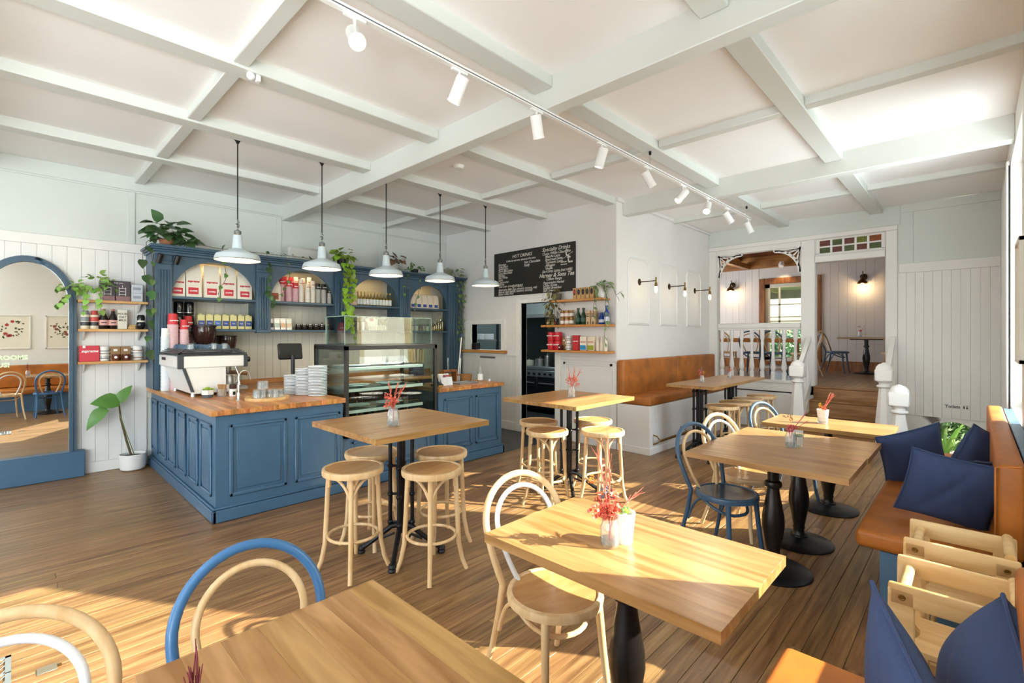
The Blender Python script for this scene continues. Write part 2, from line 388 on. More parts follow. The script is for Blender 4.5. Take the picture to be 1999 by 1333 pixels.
# ---------- wall with the three sconces
ws = S('wall_sconce', WALLW, (XK + 0.12, XS, YS, YS + 0.12, -0.1, ZC))
def arch_panel(x0, x1, z0, z1):
    r = 0.13; cx0, cx1 = x0 + r, x1 - r
    path = [(x0, z0), (x0, z1 - r)] + [(cx0 - r * math.cos(a), z1 - r + r * math.sin(a)) for a in [i * math.pi / 16 for i in range(1, 9)]]
    path += [(cx1 + r * math.sin(a), z1 - r + r * math.cos(a)) for a in [i * math.pi / 16 for i in range(0, 9)]] + [(x1, z0)]
    b = MB(); b.tube([(x, YS - 0.004, z) for x, z in path], 0.02, 8, closed=True); b.build('panel_moulding', WALLW, ws)
    inner = [((x - (x0 + x1) / 2) * 0.94 + (x0 + x1) / 2, (z - (z0 + z1) / 2) * 0.965 + (z0 + z1) / 2) for x, z in path]
    b = MB(); b.prism(inner, 'Y', YS - 0.014, YS + 0.01); b.build('panel', WALLW, ws)
for x0, x1 in ((5.98, 6.56), (6.94, 7.50), (7.89, 8.44)): arch_panel(x0, x1, 1.71, 2.64)
S('trim_8', WALLW, (XK, XS, YS - 0.035, YS, ZC - 0.05, ZC), c=0.01)
# ---------- stair wall
PW = WHITE
wst = S('wall_stair', PW, (XS, XS + 0.14, 1.82, YS, -0.1, 0.74), (XS, XS + 0.14, 3.355, YS + 0.1, 0.74, ZC), (XS, XS + 0.14, 1.82, 2.02, 0.74, ZC), (XS, XS + 0.14, 0.79, 0.935, -0.1, ZC),
        (XS, XS + 0.14, 2.02, 3.355, 2.985, ZC), (XS, XS + 0.14, 0.935, 1.82, 3.07, ZC), (XS, XS + 0.14, 0.935, 1.82, 2.70, 2.815))
S('trim_9', FRIEZE, (XS - 0.02, XS, 0.76, YS, 3.14, ZC), c=0.004)
S('trim_10', PW, (XS - 0.03, XS, 0.79, YS, 3.07, 3.14), (XS - 0.02, XS, 3.365, YS, 0.74, 3.07), (XS - 0.02, XS, 1.825, 2.015, 0.74, 3.07), (XS - 0.02, XS, 0.795, 0.93, 0, 3.07), (XS - 0.035, XS, 0.935, 1.82, 2.70, 2.80), c=0.006)
S('trim_11', PW, (XS - 0.03, XS, 1.9, YS, 0.62, 0.76), (XS - 0.05, XS + 0.14, 2.0, YS, 0.76, 0.80), (XS - 0.02, XS, 1.9, 2.0, 0, 0.62), (XS - 0.02, XS, 3.1, 3.2, 0, 0.62), (XS - 0.025, XS, 1.9, YS, 0, 0.14), c=0.005)
# transom of coloured panes
tw = S('window_2', PW, (XS + 0.02, XS + 0.07, 0.935, 1.82, 2.815, 2.845), (XS + 0.02, XS + 0.07, 0.935, 1.82, 3.04, 3.07), (XS + 0.02, XS + 0.07, 0.935, 0.985, 2.83, 3.05), (XS + 0.02, XS + 0.07, 1.765, 1.82, 2.83, 3.05), c=0.004)
for i in range(4):
    yb = 0.985 + 0.78 * (i + 1) / 5
    S('glazing_bar', PW, (XS + 0.02, XS + 0.065, yb - 0.014, yb + 0.014, 2.845, 3.04), parent=tw)
S('glazing_bar', PW, (XS + 0.022, XS + 0.063, 0.985, 1.765, 2.930, 2.952), parent=tw)
def stained(name, col, emit):
    return mat(name, col, 0.2, emit=0.0, ns=25, na=0.25)
SG = [stained('glass_plum', '#6a3b33', 0), stained('glass_green', '#4c5a34', 0), stained('glass_amber', '#8f4a16', 0), stained('glass_olive', '#6d742a', 0)]
for i in range(5):
    for j in range(2):
        y0 = 1.765 - 0.78 * (i + 1) / 5; k = (i + j) % 2
        m = SG[0] if k == (0 if j else 0) else SG[1]
        if j == 1: m = SG[0] if i % 2 == 0 else SG[1]
        else: m = SG[1] if i % 2 == 0 else SG[0]
        if i == 4 and j == 1: m = SG[2]
        if i == 3 and j == 1: m = SG[3]
        S('pane', m, (XS + 0.038, XS + 0.048, y0, y0 + 0.156, (2.845, 2.948)[j], (2.932, 3.04)[j]), parent=tw)
# fretwork corner brackets of the balustrade opening
def bracket(yc, sgn):
    b = MB(); r = 0.27; X0, X1 = XS + 0.04, XS + 0.07
    b.box(X0, X1, yc, yc + sgn * 0.035, 2.985 - 0.42, 2.985); b.box(X0, X1, yc, yc + sgn * 0.42, 2.985 - 0.035, 2.985)
    arc = [(yc + sgn * (0.035 + 0.34 - 0.34 * math.cos(a)), 2.95 - 0.34 + 0.34 * math.sin(a)) for a in [i * math.pi / 20 for i in range(11)]]
    arc = [(yc + sgn * 0.40 - sgn * 0.37 * math.cos(a), 2.585 + 0.37 * math.sin(a)) for a in [i * math.pi / 20 for i in range(11)]]
    for p, q in zip(arc, arc[1:]):
        y0, y1 = p[0], q[0]; d = Vector((q[1] - p[1], -(q[0] - p[0]))).normalized() * 0.022
        b.prism([(p[0] - d.x, p[1] - d.y), (q[0] - d.x, q[1] - d.y), (q[0] + d.x, q[1] + d.y), (p[0] + d.x, p[1] + d.y)], 'X', X0, X1)
    c0 = (yc + sgn * 0.02, 2.965)
    for i in range(1, 6):
        a = i * math.pi / 12; e = (yc + sgn * 0.40 - sgn * 0.37 * math.cos(a * 1.0 + 0.0), 2.585 + 0.37 * math.sin(a))
        dv = Vector((e[0] - c0[0], e[1] - c0[1])); nn = Vector((-dv.y, dv.x)).normalized() * 0.011
        b.prism([(c0[0] - nn.x * .4, c0[1] - nn.y * .4), (e[0] - nn.x, e[1] - nn.y), (e[0] + nn.x, e[1] + nn.y), (c0[0] + nn.x * .4, c0[1] + nn.y * .4)], 'X', X0, X1)
    b.build('bracket', PW, wst)
bracket(3.355, -1); bracket(2.02, 1)
# ---------- wall with the toilets sign, going down into the stairwell
RC = (0.20, 0.06, 0.315)   # round window: y, z, radius
def wall_with_hole():
    b = MB(); n = 40; y0, y1, z0, z1 = YR, 0.79, -1.0, ZC
    circ = [(RC[0] + RC[2] * math.cos(2 * math.pi * i / n), RC[1] + RC[2] * math.sin(2 * math.pi * i / n)) for i in range(n)]
    def edge(a):
        dx, dz = math.cos(a), math.sin(a); t = 1e9
        if dx > 1e-9: t = min(t, (y1 - RC[0]) / dx)
        if dx < -1e-9: t = min(t, (y0 - RC[0]) / dx)
        if dz > 1e-9: t = min(t, (0.55 - RC[1]) / dz)
        if dz < -1e-9: t = min(t, (z0 - RC[1]) / dz)
        return (RC[0] + dx * t, RC[1] + dz * t)
    angs = [2 * math.pi * i / n for i in range(n)] + [math.atan2(q - RC[1], p - RC[0]) % (2 * math.pi) for p in (y0, y1) for q in (z0, 0.55)]
    angs = sorted(set(round(a, 6) for a in angs))
    for a0, a1 in zip(angs, angs[1:] + [angs[0] + 2 * math.pi]):
        ci, cj = [(RC[0] + RC[2] * math.cos(a), RC[1] + RC[2] * math.sin(a)) for a in (a0, a1)]; ei, ej = edge(a0), edge(a1)
        b.prism([ci, ei, ej, cj], 'X', XS, XS + 0.1)
    b.box(XS, XS + 0.1, y0, y1, 0.55, z1)
    return b
wt = struct(wall_with_hole().build('wall_toilets', WALLW))
planks_y(wt, YR, 0.79, XS, 0.42, 2.44, 0.0945, WALLW, t=0.012)
S('trim_12', WALLW, (XS - 0.03, XS, YR, 0.78, 2.44, 2.575), c=0.005)
S('trim_13', FRIEZE, (XS - 0.012, XS, 0.62, 0.79, 2.575, 3.3), (XS - 0.012, XS, YR, 0.79, 3.3, ZC), (XS - 0.006, XS, YR, 0.62, 2.575, 3.3), c=0.003)
rw = MB(); rw.tube([(XS - 0.008, RC[0] + (RC[2] + 0.012) * math.cos(a), RC[1] + (RC[2] + 0.012) * math.sin(a)) for a in [2 * math.pi * i / 48 for i in range(48)]], 0.016, 6, closed=True)
rwo = struct(rw.build('window_3', WALLW))
pane = MB(); pane.lathe([(RC[2], XS + 0.03), (RC[2], XS + 0.034)], 40, (0, RC[0], RC[1]), axis='X'); pane.build('pane', GLASS, rwo)
S('wall_stairwell', WALLW, (7.18, XS, 0.78, 0.80, -1.0, -0.03), (7.16, 7.18, YR, 0.8, -1.0, -0.03), (7.18, XS, YR, 0.8, -1.05, -1.0))
# ---------- right wall with the sun windows; three behind the camera are added for fill
W = [(-4.5, -3.5), (-2.95, -1.95), (-1.5, -0.5), (2.10, 3.09), (5.05, 6.55)]; WZ0, WZ1 = 0.88, 3.17; YO = -0.42
bx = []; xp = XB
for a, b_ in W:
    bx += [(xp, a, YO, YR, -1.0, ZC), (a, b_, YO, YR, -1.0, WZ0), (a, b_, YO, YR, WZ1, ZC)]; xp = b_
bx.append((xp, XS + 0.1, YO, YR, -1.0, ZC))
wr = S('wall_right', mat('right_wall_white', '#e9e5dd', 0.55), *bx)
for i, (a, b_) in enumerate(W):
    fr = S('window_%d' % (7 + i), TRIM, (a, a + 0.035, YO + 0.03, YO + 0.08, WZ0, WZ1), (b_ - 0.035, b_, YO + 0.03, YO + 0.08, WZ0, WZ1), (a, b_, YO + 0.03, YO + 0.08, WZ0, WZ0 + 0.05), (a, b_, YO + 0.03, YO + 0.08, WZ1 - 0.04, WZ1), c=0.004)
    S('pane', GLASS, (a + 0.035, b_ - 0.035, YO + 0.052, YO + 0.056, WZ0 + 0.05, WZ1 - 0.04), parent=fr)
S('trim_14', TRIM, (W[-1][1] + 0.02, 8.02, YR, YR + 0.02, 0.6, WZ1), (W[-1][1] + 0.02, W[-1][1] + 0.11, YR, YR + 0.03, 0.6, WZ1 + 0.04), c=0.006)
S('wall_back', WALLW, (XB - 0.1, XB, YR, 0.25, -0.1, ZC), (XB - 0.1, XB, 2.95, 3.65, -0.1, ZC), (XB - 0.1, XB, 6.35, YL, -0.1, ZC), (XB - 0.1, XB, YR, YL, -0.1, 0.55), (XB - 0.1, XB, YR, YL, 2.95, ZC))  # wide openings added to let ambient light in
# ---------- ceiling
ceil = S('ceiling', CEIL, (XB, XS + 0.14, YR - 0.17, YL, ZC, ZC + 0.06))
def P(name, m, *boxes, parent, c=0.006): return S(name, m, *boxes, parent=parent, c=c)
BEAMS = [-3.6, -0.45, 2.70, 5.85]
for x in BEAMS:
    P('beam', BATTEN, (x, x + 0.13, YR if x < 5.8 else YR, YL if x < 5.8 else YS, 3.20, ZC + 0.03), parent=ceil)
BY = [1.04, 2.27, 3.60, 4.79, 6.03]
for i, x0 in enumerate((-0.32, 2.83, 5.98)):
    x1 = (2.70, 5.85 if True else 0, XS)[i]
    for yb in BY:
        if i == 1 and yb > 3.55: x1_ = XK if yb > 3.7 else 5.85
        else: x1_ = x1
        if i == 2 and yb > 3.4: continue
        P('batten', BATTEN, (x0, x1_, yb - 0.08, yb + 0.08, 3.335, ZC + 0.03), parent=ceil)
for i, x in enumerate((1.06, 4.36, 7.42)):
    ys = [YR] + BY + [YL]
    for a, b_ in zip(ys, ys[1:]):
        if i == 2 and a > 2.3: b_ = min(b_, YS)
        if i == 2 and a > 3.4: continue
        P('batten', BATTEN, (x - 0.048, x + 0.048, a + (0.08 if a > 0 else 0), b_ - (0.08 if b_ < 6.5 else 0), 3.35, ZC + 0.03), parent=ceil)
# ---------- stairs up to the other room
st = S('trim_15', STAIRW, (8.02, 8.84, 0.95, 1.82, 0.0, 0.02)); st.name = 'stairs'
tag(st, 'short flight of brown wooden stairs rising between white newel posts', 'stairs'); del st['kind']
for k in range(4):
    z = 0.1875 * (k + 1); xn = 7.98 + 0.26 * k
    S('riser', STAIRW, (xn + 0.02, xn + 0.05, 0.93, 1.83, z - 0.1875, z - 0.03), parent=st)
    if k < 3: S('tread', STAIRW, (xn, xn + 0.32, 0.93, 1.83, z - 0.03, z), parent=st, c=0.008)
    else: S('tread', STAIRW, (xn, XS - 0.002, 0.93, 1.83, z - 0.03, z), parent=st, c=0.008)
def newel(loc, h, label, half=False):
    t = thing('newel_post', label, 'newel post', loc, 0, 'white turned newel posts')
    b = MB(); b.box(-0.085, 0.085, -0.085, 0.085, 0, 0.26, 0.006); b.box(-0.1, 0.1, -0.1, 0.1, 0.26, 0.285, 0.01); b.build('base_block', PW, t)
    b = MB(); s = 1.0
    zt = h - 0.36
    b.lathe([(0.088, 0.285), (0.098, 0.31), (0.105, 0.33), (0.062, zt), (0.062, zt + 0.02)], 8, cap=True); b.build('shaft', PW, t, rot=(0, 0, R(22.5)), ang=20)
    b = MB(); b.lathe([(0.062, zt + 0.02), (0.085, zt + 0.035), (0.085, zt + 0.05), (0.06, zt + 0.065), (0.06, zt + 0.085), (0.09, zt + 0.11)], 20); b.build('collar', PW, t)
    b = MB(); b.box(-0.095, 0.095, -0.095, 0.095, zt + 0.11, zt + 0.27, 0.012); b.build('head_block', PW, t)
    b = MB(); b.lathe([(0.094, zt + 0.268), (0.088, zt + 0.30), (0.06, zt + 0.335), (0.03, zt + 0.345), (0.026, zt + 0.352), (0.0, zt + 0.36)], 20); b.build('cap', PW, t)
    return t
newel((8.03, 0.86, 0), 1.19, 'taller white newel post at the right foot of the stairs')
newel((8.05, 1.88, 0), 1.19, 'white newel post at the left foot of the stairs')
newel((7.06, 0.62, 0), 0.99, 'short white newel post nearest the bench, below the toilets sign wall')
def handrail(y, label):
    t = thing('stair_rail', label, 'handrail', (8.1, y, 0))
    b = MB(); b.prism([(0.0, 0.93), (0.75, 1.48), (0.75, 1.55), (0.0, 1.0)], 'Y', -0.03, 0.03); b.build('rail', PW, t)
    b = MB(); b.prism([(-0.12, 0.0), (0.74, 0.68), (0.74, 0.88), (-0.12, 0.22)], 'Y', -0.03, 0.03); b.build('stringer', PW, t)
    for k in range(4):
        b = MB(); x = 0.12 + 0.17 * k; b.lathe([(0.018, 0.3 + x * .78), (0.026, 0.45 + x * .76), (0.014, 0.6 + x * .74), (0.018, 0.94 + x * .733)], 10, (x, 0, 0)); b.build('baluster', PW, t)
handrail(1.90, 'white sloping stair rail behind the left newel post')
handrail(0.845, 'white sloping stair rail behind the right newel post')
# balustrade of the upper room
bal = thing('balustrade', 'white turned balustrade along the raised room beside the stairs', 'balustrade', (XS + 0.07, 2.69, 0.8))
b = MB(); b.box(-0.05, 0.05, -0.665, 0.665, 0.87, 0.96, 0.012); b.box(-0.035, 0.035, -0.665, 0.665, 0.84, 0.875, 0.006); b.build('top_rail', PW, bal)
prof = [(r_ * 1.3, z_) for r_, z_ in [(0.026, 0.0), (0.026, 0.13), (0.018, 0.14), (0.024, 0.16), (0.032, 0.2), (0.03, 0.25), (0.018, 0.38), (0.016, 0.55), (0.02, 0.63), (0.016, 0.66), (0.027, 0.7), (0.027, 0.85)]]
bme = MB().lathe(prof, 14).mesh('baluster', PW)
for k in range(8): obj('baluster', bme, bal, (0, 0.60 - 0.168 * k, 0.0))
# ============================================================ the raised room beyond the stairs
XF = 12.9; ZU = 0.75
fu = S('floor_3', mat('upper_deck', '#4a3018', 0.6), (XS + 0.0, XF, 0.4, 5.6, 0.6, 0.73))
ub = MB().box(0, 4.04, 0.001, 0.099, -0.02, 0, 0.0012).mesh('board', FLOORW)
for k in range(52): obj('board', ub, fu, (XS, 0.4 + 0.1 * k, ZU))
WY0, WY1, WZa, WZb = 2.66, 3.72, 0.95, 2.80
UW = mat('upper_wall', '#c9c2bb', 0.6)
uw = S('wall_upper', UW, (XF, XF + 0.12, WY1, 5.6, 0.6, 3.3), (XF, XF + 0.12, 0.4, WY0, 0.6, 3.3), (XF, XF + 0.12, WY0, WY1, 0.6, WZa), (XF, XF + 0.12, WY0, WY1, WZb, 3.3))
planks_y(uw, 0.4, WY0 - 0.14, XF, 0.95, 3.2, 0.16, UW, t=0.008)
planks_y(uw, WY1 + 0.14, 5.6, XF, 0.95, 3.2, 0.16, UW, t=0.008)
S('baseboard_upper', RIMU, (XF - 0.03, XF, 0.4, WY0 - 0.12, ZU, 0.97), (XF - 0.03, XF, WY1 + 0.12, 5.6, ZU, 0.97))
S('wall_upper_side', UW, (XS + 0.14, XF, 0.3, 0.4, 0.6, 4.1)); S('wall_upper_left', UW, (XS + 0.14, XF, 5.6, 5.7, 0.6, 4.1)); S('wall_upper_front', UW, (XS + 0.1, XS + 0.14, YS + 0.1, 5.6, 0.6, 4.1), (XS + 0.1, XS + 0.14, 0.4, YS + 0.1, ZC + 0.06, 4.1))
win6 = S('window_6', RIMU, (XF - 0.05, XF + 0.02, WY0 - 0.13, WY0, WZa - 0.1, WZb + 0.14), (XF - 0.05, XF + 0.02, WY1, WY1 + 0.13, WZa - 0.1, WZb + 0.14), (XF - 0.05, XF + 0.02, WY0, WY1, WZb, WZb + 0.14), (XF - 0.07, XF + 0.04, WY0 - 0.15, WY1 + 0.15, WZa - 0.1, WZa - 0.02), c=0.006)
SASH = mat('sash_cream', '#cfc8b2', 0.5)
S('sash', SASH, (XF + 0.02, XF + 0.06, WY0, WY0 + 0.07, WZa, WZb), (XF + 0.02, XF + 0.06, WY1 - 0.1, WY1, WZa, WZb), (XF + 0.02, XF + 0.06, WY0, WY1, WZb - 0.09, WZb), (XF + 0.02, XF + 0.06, WY0, WY1, WZa, WZa + 0.07), parent=win6)
S('meeting_rail', SASH, (XF + 0.03, XF + 0.06, WY0, WY1, 1.87, 1.91), (XF + 0.03, XF + 0.06, WY0, WY1, 1.98, 2.01), (XF + 0.03, XF + 0.06, WY0, WY1, 2.28, 2.31), parent=win6)
S('glazing_bar', SASH, (XF + 0.03, XF + 0.06, WY1 - 0.33, WY1 - 0.29, WZa, WZb), parent=win6)
S('pane', GLASS, (XF + 0.04, XF + 0.043, WY0, WY1, WZa, WZb), parent=win6)
# timber roof
rf = S('ceiling_upper', wood('roof_boards', '#4f2410', '#6f3a1a', 'Y', 2.0, 0.5, 0.05, 8, 0.05), (XS + 0.1, XF + 0.2, 0.3, 5.7, 4.05, 4.1))
rf.name = 'ceiling_2'
GOLD = wood('roof_beam', '#7c4d20', '#a8753c', 'Y', 2.0, 0.45, 0.06, 8, 0.05)
S('beam', GOLD, (XF - 0.12, XF + 0.02, 0.3, 5.7, 3.2, 3.5), parent=rf, c=0.008)
b = MB(); b.prism([(XF - 0.1, 3.48), (XS + 0.5, 4.05), (XF - 0.1, 4.05)], 'Y', 0.3, 5.7); b.build('rake', MATS['roof_boards'], rf)
for y_ in (2.5, 4.3):
    b = MB(); b.tube([(XF - 0.15, y_, 3.42), (XS + 0.6, y_ - 0.1, 3.95)], 0.06, 4); b.build('rafter', GOLD, rf)
b = MB(); b.box(XS + 0.5, XF - 0.1, 4.05, 4.17, 3.2, 3.32, 0.006); b.build('tie_beam', GOLD, rf)
# what lies outside: verandah, trees, garden
og = S('ground', mat('lawn', '#5b6b35', 0.9, ns=2, na=0.3), (9.0, 60, -30, 40, -1.4, -1.3)); del og['kind']; tag(og, 'green lawn outside beyond the windows', 'lawn'); og['kind'] = 'structure'
ver = S('trim_16', mat('verandah_iron', '#8f8d88', 0.6, ns=6, na=0.1), (XF + 0.15, XF + 2.2, 0.5, 6.5, 2.80, 2.83), (XF + 2.1, XF + 2.2, 0.5, 6.5, 2.58, 2.8)); ver.name = 'trim_16'
for k in range(5): S('rafter', mat('verandah_timber', '#a29678', 0.6), (XF + 0.2, XF + 2.1, 1.2 + k * 0.9, 1.27 + k * 0.9, 2.72, 2.8), parent=ver)
def leafcloud(n, rad, size, rng, squash=0.8, hollow=0.5):
    b = MB()
    for _ in range(n):
        d = Vector((rng.gauss(0, 1), rng.gauss(0, 1), rng.gauss(0, 1))).normalized() * rad * (hollow + (1 - hollow) * rng.random())
        d.z *= squash; a = Vector((rng.gauss(0, 1), rng.gauss(0, 1), rng.gauss(0, 1))).normalized(); c_ = a.orthogonal().normalized(); s = size * (0.6 + 0.8 * rng.random())
        b.add([d - a * s, d + c_ * s * 0.5, d + a * s, d - c_ * s * 0.5], [(0, 1, 2, 3)])
    return b
rt = random.Random(5)
TREEM = mat('tree_leaf', '#7d9a70', 0.7, ns=1.5, na=0.3)
def tree(loc, rad, h, label):
    t = thing('tree', label, 'tree', loc)
    b = MB(); b.tube([(0, 0, 0), (0.1, 0, h * 0.5), (0, 0.1, h)], [0.25, 0.2, 0.12], 8); b.build('trunk', STEM, t)
    b = MB()
    for k in range(6):
        q = leafcloud(420, rad * rt.uniform(0.4, 0.7), 0.16, rt, 0.7)
        o = Vector((rt.uniform(-1, 1) * rad * 0.7, rt.uniform(-1, 1) * rad * 0.7, h + rt.uniform(-0.4, 0.6) * rad * 0.7))
        b.add([Vector(v) + o for v in q.v], q.f)
    b.build('crown', TREEM, t)
tree((30, 8.9, -1.3), 1.9, 2.2, 'large leafy tree outside the raised room window, left part of the glass')
tree((38, 9.0, -1.3), 2.4, 1.6, 'further leafy tree outside the raised room window, low behind the first')
# garden behind the round window
rng = random.Random(11)
fx = thing('flax_bush', 'green strappy flax bush outside the low round window', 'plant', (9.75, 0.35, -0.55))
for k in range(46):
    a = rng.uniform(0, 2 * math.pi); L = rng.uniform(0.5, 0.95); o = rng.uniform(0.25, 0.6)
    p = bez((0, 0, 0), (math.cos(a) * o * 0.5, math.sin(a) * o * 0.5, L * 0.9), (math.cos(a) * o, math.sin(a) * o, L * rng.uniform(0.5, 0.95)), 6)
    b = MB(); b.tube(p, [0.016, 0.02, 0.02, 0.017, 0.013, 0.008, 0.002], 4, flat=0.15); b.build('blade', mat('flax_%d' % (k % 3), ('#5f8a35', '#7da24a', '#8a9a5c')[k % 3], 0.45), fx)
hd = thing('hedge', 'dark green hedge outside behind the flax bush', 'hedge', (10.7, 0.1, -0.2))
q = leafcloud(2600, 0.9, 0.06, rng, 0.9, 0.4); q.build('foliage', mat('hedge_leaf', '#4a6a38', 0.6, ns=4, na=0.4), hd); MB().cyl((0, 0, -1), (0, 0, 0), 0.05).build('stem', STEM, hd)
b = MB(); b.box(-0.06, 0.06, -0.06, 0.06, 0, 0.12, 0.03); tag(b.build('bucket', mat('bright_blue', '#2f86c8', 0.4), loc=(9.3, 0.03, -0.13)), 'small bright blue tub outside the low round window', 'tub')
MB().box(9.15, 9.5, -0.2, 0.25, -0.6, -0.13).build('garden_wall', mat('stone', '#8d8677', 0.9, ns=8, na=0.2)); tag(bpy.data.objects['garden_wall'], 'low stone garden wall outside the round window', 'wall')
# wall lamps of the raised room
def wall_lamp(loc, label, power):
    t = thing('bracket_lamp', label, 'wall lamp', loc, 0, 'bronze wall lamps of the raised room')
    b = MB(); b.lathe([(0.07, 0), (0.07, -0.02), (0.05, -0.035)], 20, axis='X'); b.build('back_plate', BRONZE, t)
    b = MB(); b.tube([(-0.03, 0, 0), (-0.10, 0, 0.03), (-0.15, 0, 0.0), (-0.16, 0, -0.05)], 0.012, 8); b.tube([(-0.1, 0, 0.03), (-0.11, 0, 0.12)], 0.01, 8); b.build('arm', BRONZE, t)
    b = MB(); b.lathe([(0.02, -0.03), (0.035, -0.06), (0.075, -0.10), (0.10, -0.15), (0.097, -0.15), (0.07, -0.10), (0.03, -0.065)], 20, (-0.16, 0, 0), cap=False); b.build('lamp_shade', mat('bronze_shade', '#6b4a1e', 0.35, 0.7), t)
    b = MB(); b.sphere((-0.16, 0, -0.165), 0.03, (1, 1, 1.3)); b.build('bulb', mat('warm_bulb', '#ffd9a0', 0.3, emit=14, ecol='#ffcf8a'), t)
    light('wall_lamp_light', 'POINT', (loc[0] - 0.22, loc[1], loc[2] - 0.24), power, (1, 0.72, 0.4), radius=0.04)
wall_lamp((XF, 4.49, 2.84), 'bronze wall lamp left of the raised room window', 5)
wall_lamp((XF, 1.74, 2.82), 'bronze wall lamp on the pale wall above the stair opening', 5)
b = MB(); b.lathe([(0.05, 0), (0.06, -0.05), (0.055, -0.11)], 16); b.lathe([(0.02, 0.02), (0.02, 0)], 8); tag(b.build('ceiling_spot', TRIM, loc=(XF - 0.2, 3.30, 3.28), rot=(0, R(30), 0)), 'round white spot lamp fixed to the timber beam upstairs', 'spot lamp')
light('ceiling_spot_light', 'SPOT', (XF - 0.32, 3.30, 3.16), 12, (1, 0.75, 0.45), to=(0.5, 0, -1), spot=R(80), radius=0.03)
# ============================================================ the bar
def raised_panel_y(parent, x0, x1, z0, z1, y, m):           # on a front facing -Y
    b = MB(); t = 0.03
    for a, c_, d, e in ((x0, x1, z0, z0 + t), (x0, x1, z1 - t, z1), (x0, x0 + t, z0, z1), (x1 - t, x1, z0, z1)): b.box(a, c_, y - 0.014, y, d, e, 0.006)
    o = b.build('panel_moulding', m, parent)
    b = MB(); b.box(x0 + 0.055, x1 - 0.055, y - 0.01, y, z0 + 0.055, z1 - 0.055, 0.008); b.build('panel', m, o)
def raised_panel_x(parent, y0, y1, z0, z1, x, m):           # on a side facing -X
    b = MB(); t = 0.03
    for a, c_, d, e in ((y0, y1, z0, z0 + t), (y0, y1, z1 - t, z1), (y0, y0 + t, z0, z1), (y1 - t, y1, z0, z1)): b.box(x - 0.014, x, a, c_, d, e, 0.006)
    o = b.build('panel_moulding', m, parent)
    b = MB(); b.box(x - 0.01, x, y0 + 0.055, y1 - 0.055, z0 + 0.055, z1 - 0.055, 0.008); b.build('panel', m, o)
ctr = thing('service_counter', 'blue panelled service counter below the espresso machine, left part of the bar', 'counter', (1.17, 4.52, 0))
b = MB(); b.box(0, 1.11, 0, 0.62, 0, 0.885); b.box(0, 0.62, 0.62, 2.62, 0, 0.885); b.build('carcass', BLUE, ctr)
b = MB(); b.box(-0.03, 1.11, -0.03, 0, 0, 0.10, 0.006); b.box(-0.03, 0, -0.03, 2.62, 0, 0.10, 0.006); b.box(-0.022, 1.11, -0.022, 0, 0.1, 0.12, 0.01); b.box(-0.022, 0, -0.022, 2.62, 0.1, 0.12, 0.01); b.build('plinth', BLUE, ctr)
raised_panel_y(ctr, 0.10, 0.57, 0.19, 0.80, 0, BLUE); raised_panel_y(ctr, 0.64, 1.08, 0.19, 0.80, 0, BLUE)
for k in range(6): raised_panel_x(ctr, 0.10 + 0.425 * k, 0.10 + 0.425 * k + 0.34, 0.19, 0.80, 0, BLUE)
ctr2 = thing('service_counter', 'blue panelled counter at the kitchen end of the bar, right of the cake display', 'counter', (3.46, 4.52, 0))
b = MB(); b.box(0, 1.04, 0, 0.62, 0, 0.885); b.build('carcass', BLUE, ctr2)
b = MB(); b.box(0, 1.07, -0.03, 0, 0, 0.10, 0.006); b.box(1.04, 1.07, -0.03, 0.62, 0, 0.1, 0.006); b.box(0, 1.062, -0.022, 0, 0.1, 0.12, 0.01); b.build('plinth', BLUE, ctr2)
raised_panel_y(ctr2, 0.08, 0.52, 0.19, 0.80, 0, BLUE); raised_panel_y(ctr2, 0.58, 0.98, 0.19, 0.80, 0, BLUE)
disp_base = thing('display_plinth', 'blue panelled base cabinet under the glass cake display', 'cabinet', (2.29, 4.56, 0))
b = MB(); b.box(0, 1.16, 0, 0.6, 0, 0.52); b.build('carcass', BLUE, disp_base); b = MB(); b.box(0, 1.16, -0.05, 0, 0, 0.1, 0.006); b.build('plinth', BLUE, disp_base)
raised_panel_y(disp_base, 0.1, 0.55, 0.16, 0.47, 0, BLUE); raised_panel_y(disp_base, 0.62, 1.07, 0.16, 0.47, 0, BLUE)
# worktops, stave by stave
wk1 = thing('worktop', 'butcher block worktop on the blue counter under the espresso machine', 'worktop', (1.125, 4.475, 0.885))
sw = 0.0485
s1 = MB().box(0, sw, 0, 2.68, 0, 0.045, 0.002).mesh('stave', BLOCKW); s2 = MB().box(0, sw, 0, 0.70, 0, 0.045, 0.002).mesh('stave', BLOCKW)
for k in range(24): obj('stave', s1 if k < 14 else s2, wk1, (k * sw, 0, 0))
wk2 = thing('worktop', 'butcher block worktop on the kitchen end of the bar', 'worktop', (3.445, 4.475, 0.885))
s3 = MB().box(0, 0.0485, 0, 0.68, 0, 0.045, 0.002).mesh('stave', BLOCKW)
for k in range(22): obj('stave', s3, wk2, (k * 0.0485, 0, 0))
TZ = 0.93
# back bench under the shelves
bb = thing('back_bench', 'timber topped back bench with dark fridges behind the bar', 'bench', (1.81, 6.42, 0))
b = MB(); b.box(0, 3.48, 0.06, 0.72, 0, 0.84); b.build('carcass', BLACK, bb)
b = MB(); b.box(0, 3.48, 0, 0.74, 0.84, 0.89, 0.004); b.build('bench_top', wood('bench_wood', '#b06f33', '#cf9354', 'X', 2, .35, .04, 10, .04), bb); b = MB(); b.box(0, 3.48, 0.72, 0.74, 0.89, 0.95, 0.003); b.build('upstand', MATS['bench_wood'], bb)
for k in range(4):
    b = MB(); b.box(0.05 + k * 0.85, 0.85 + k * 0.85, 0.045, 0.062, 0.1, 0.8, 0.006); o = b.build('fridge_door', mat('fridge_glass', '#15181a', 0.1), bb)
    MB().cyl((0.8 + k * 0.86, 0.03, 0.3), (0.8 + k * 0.86, 0.03, 0.6), 0.01).build('handle', STEEL, o)
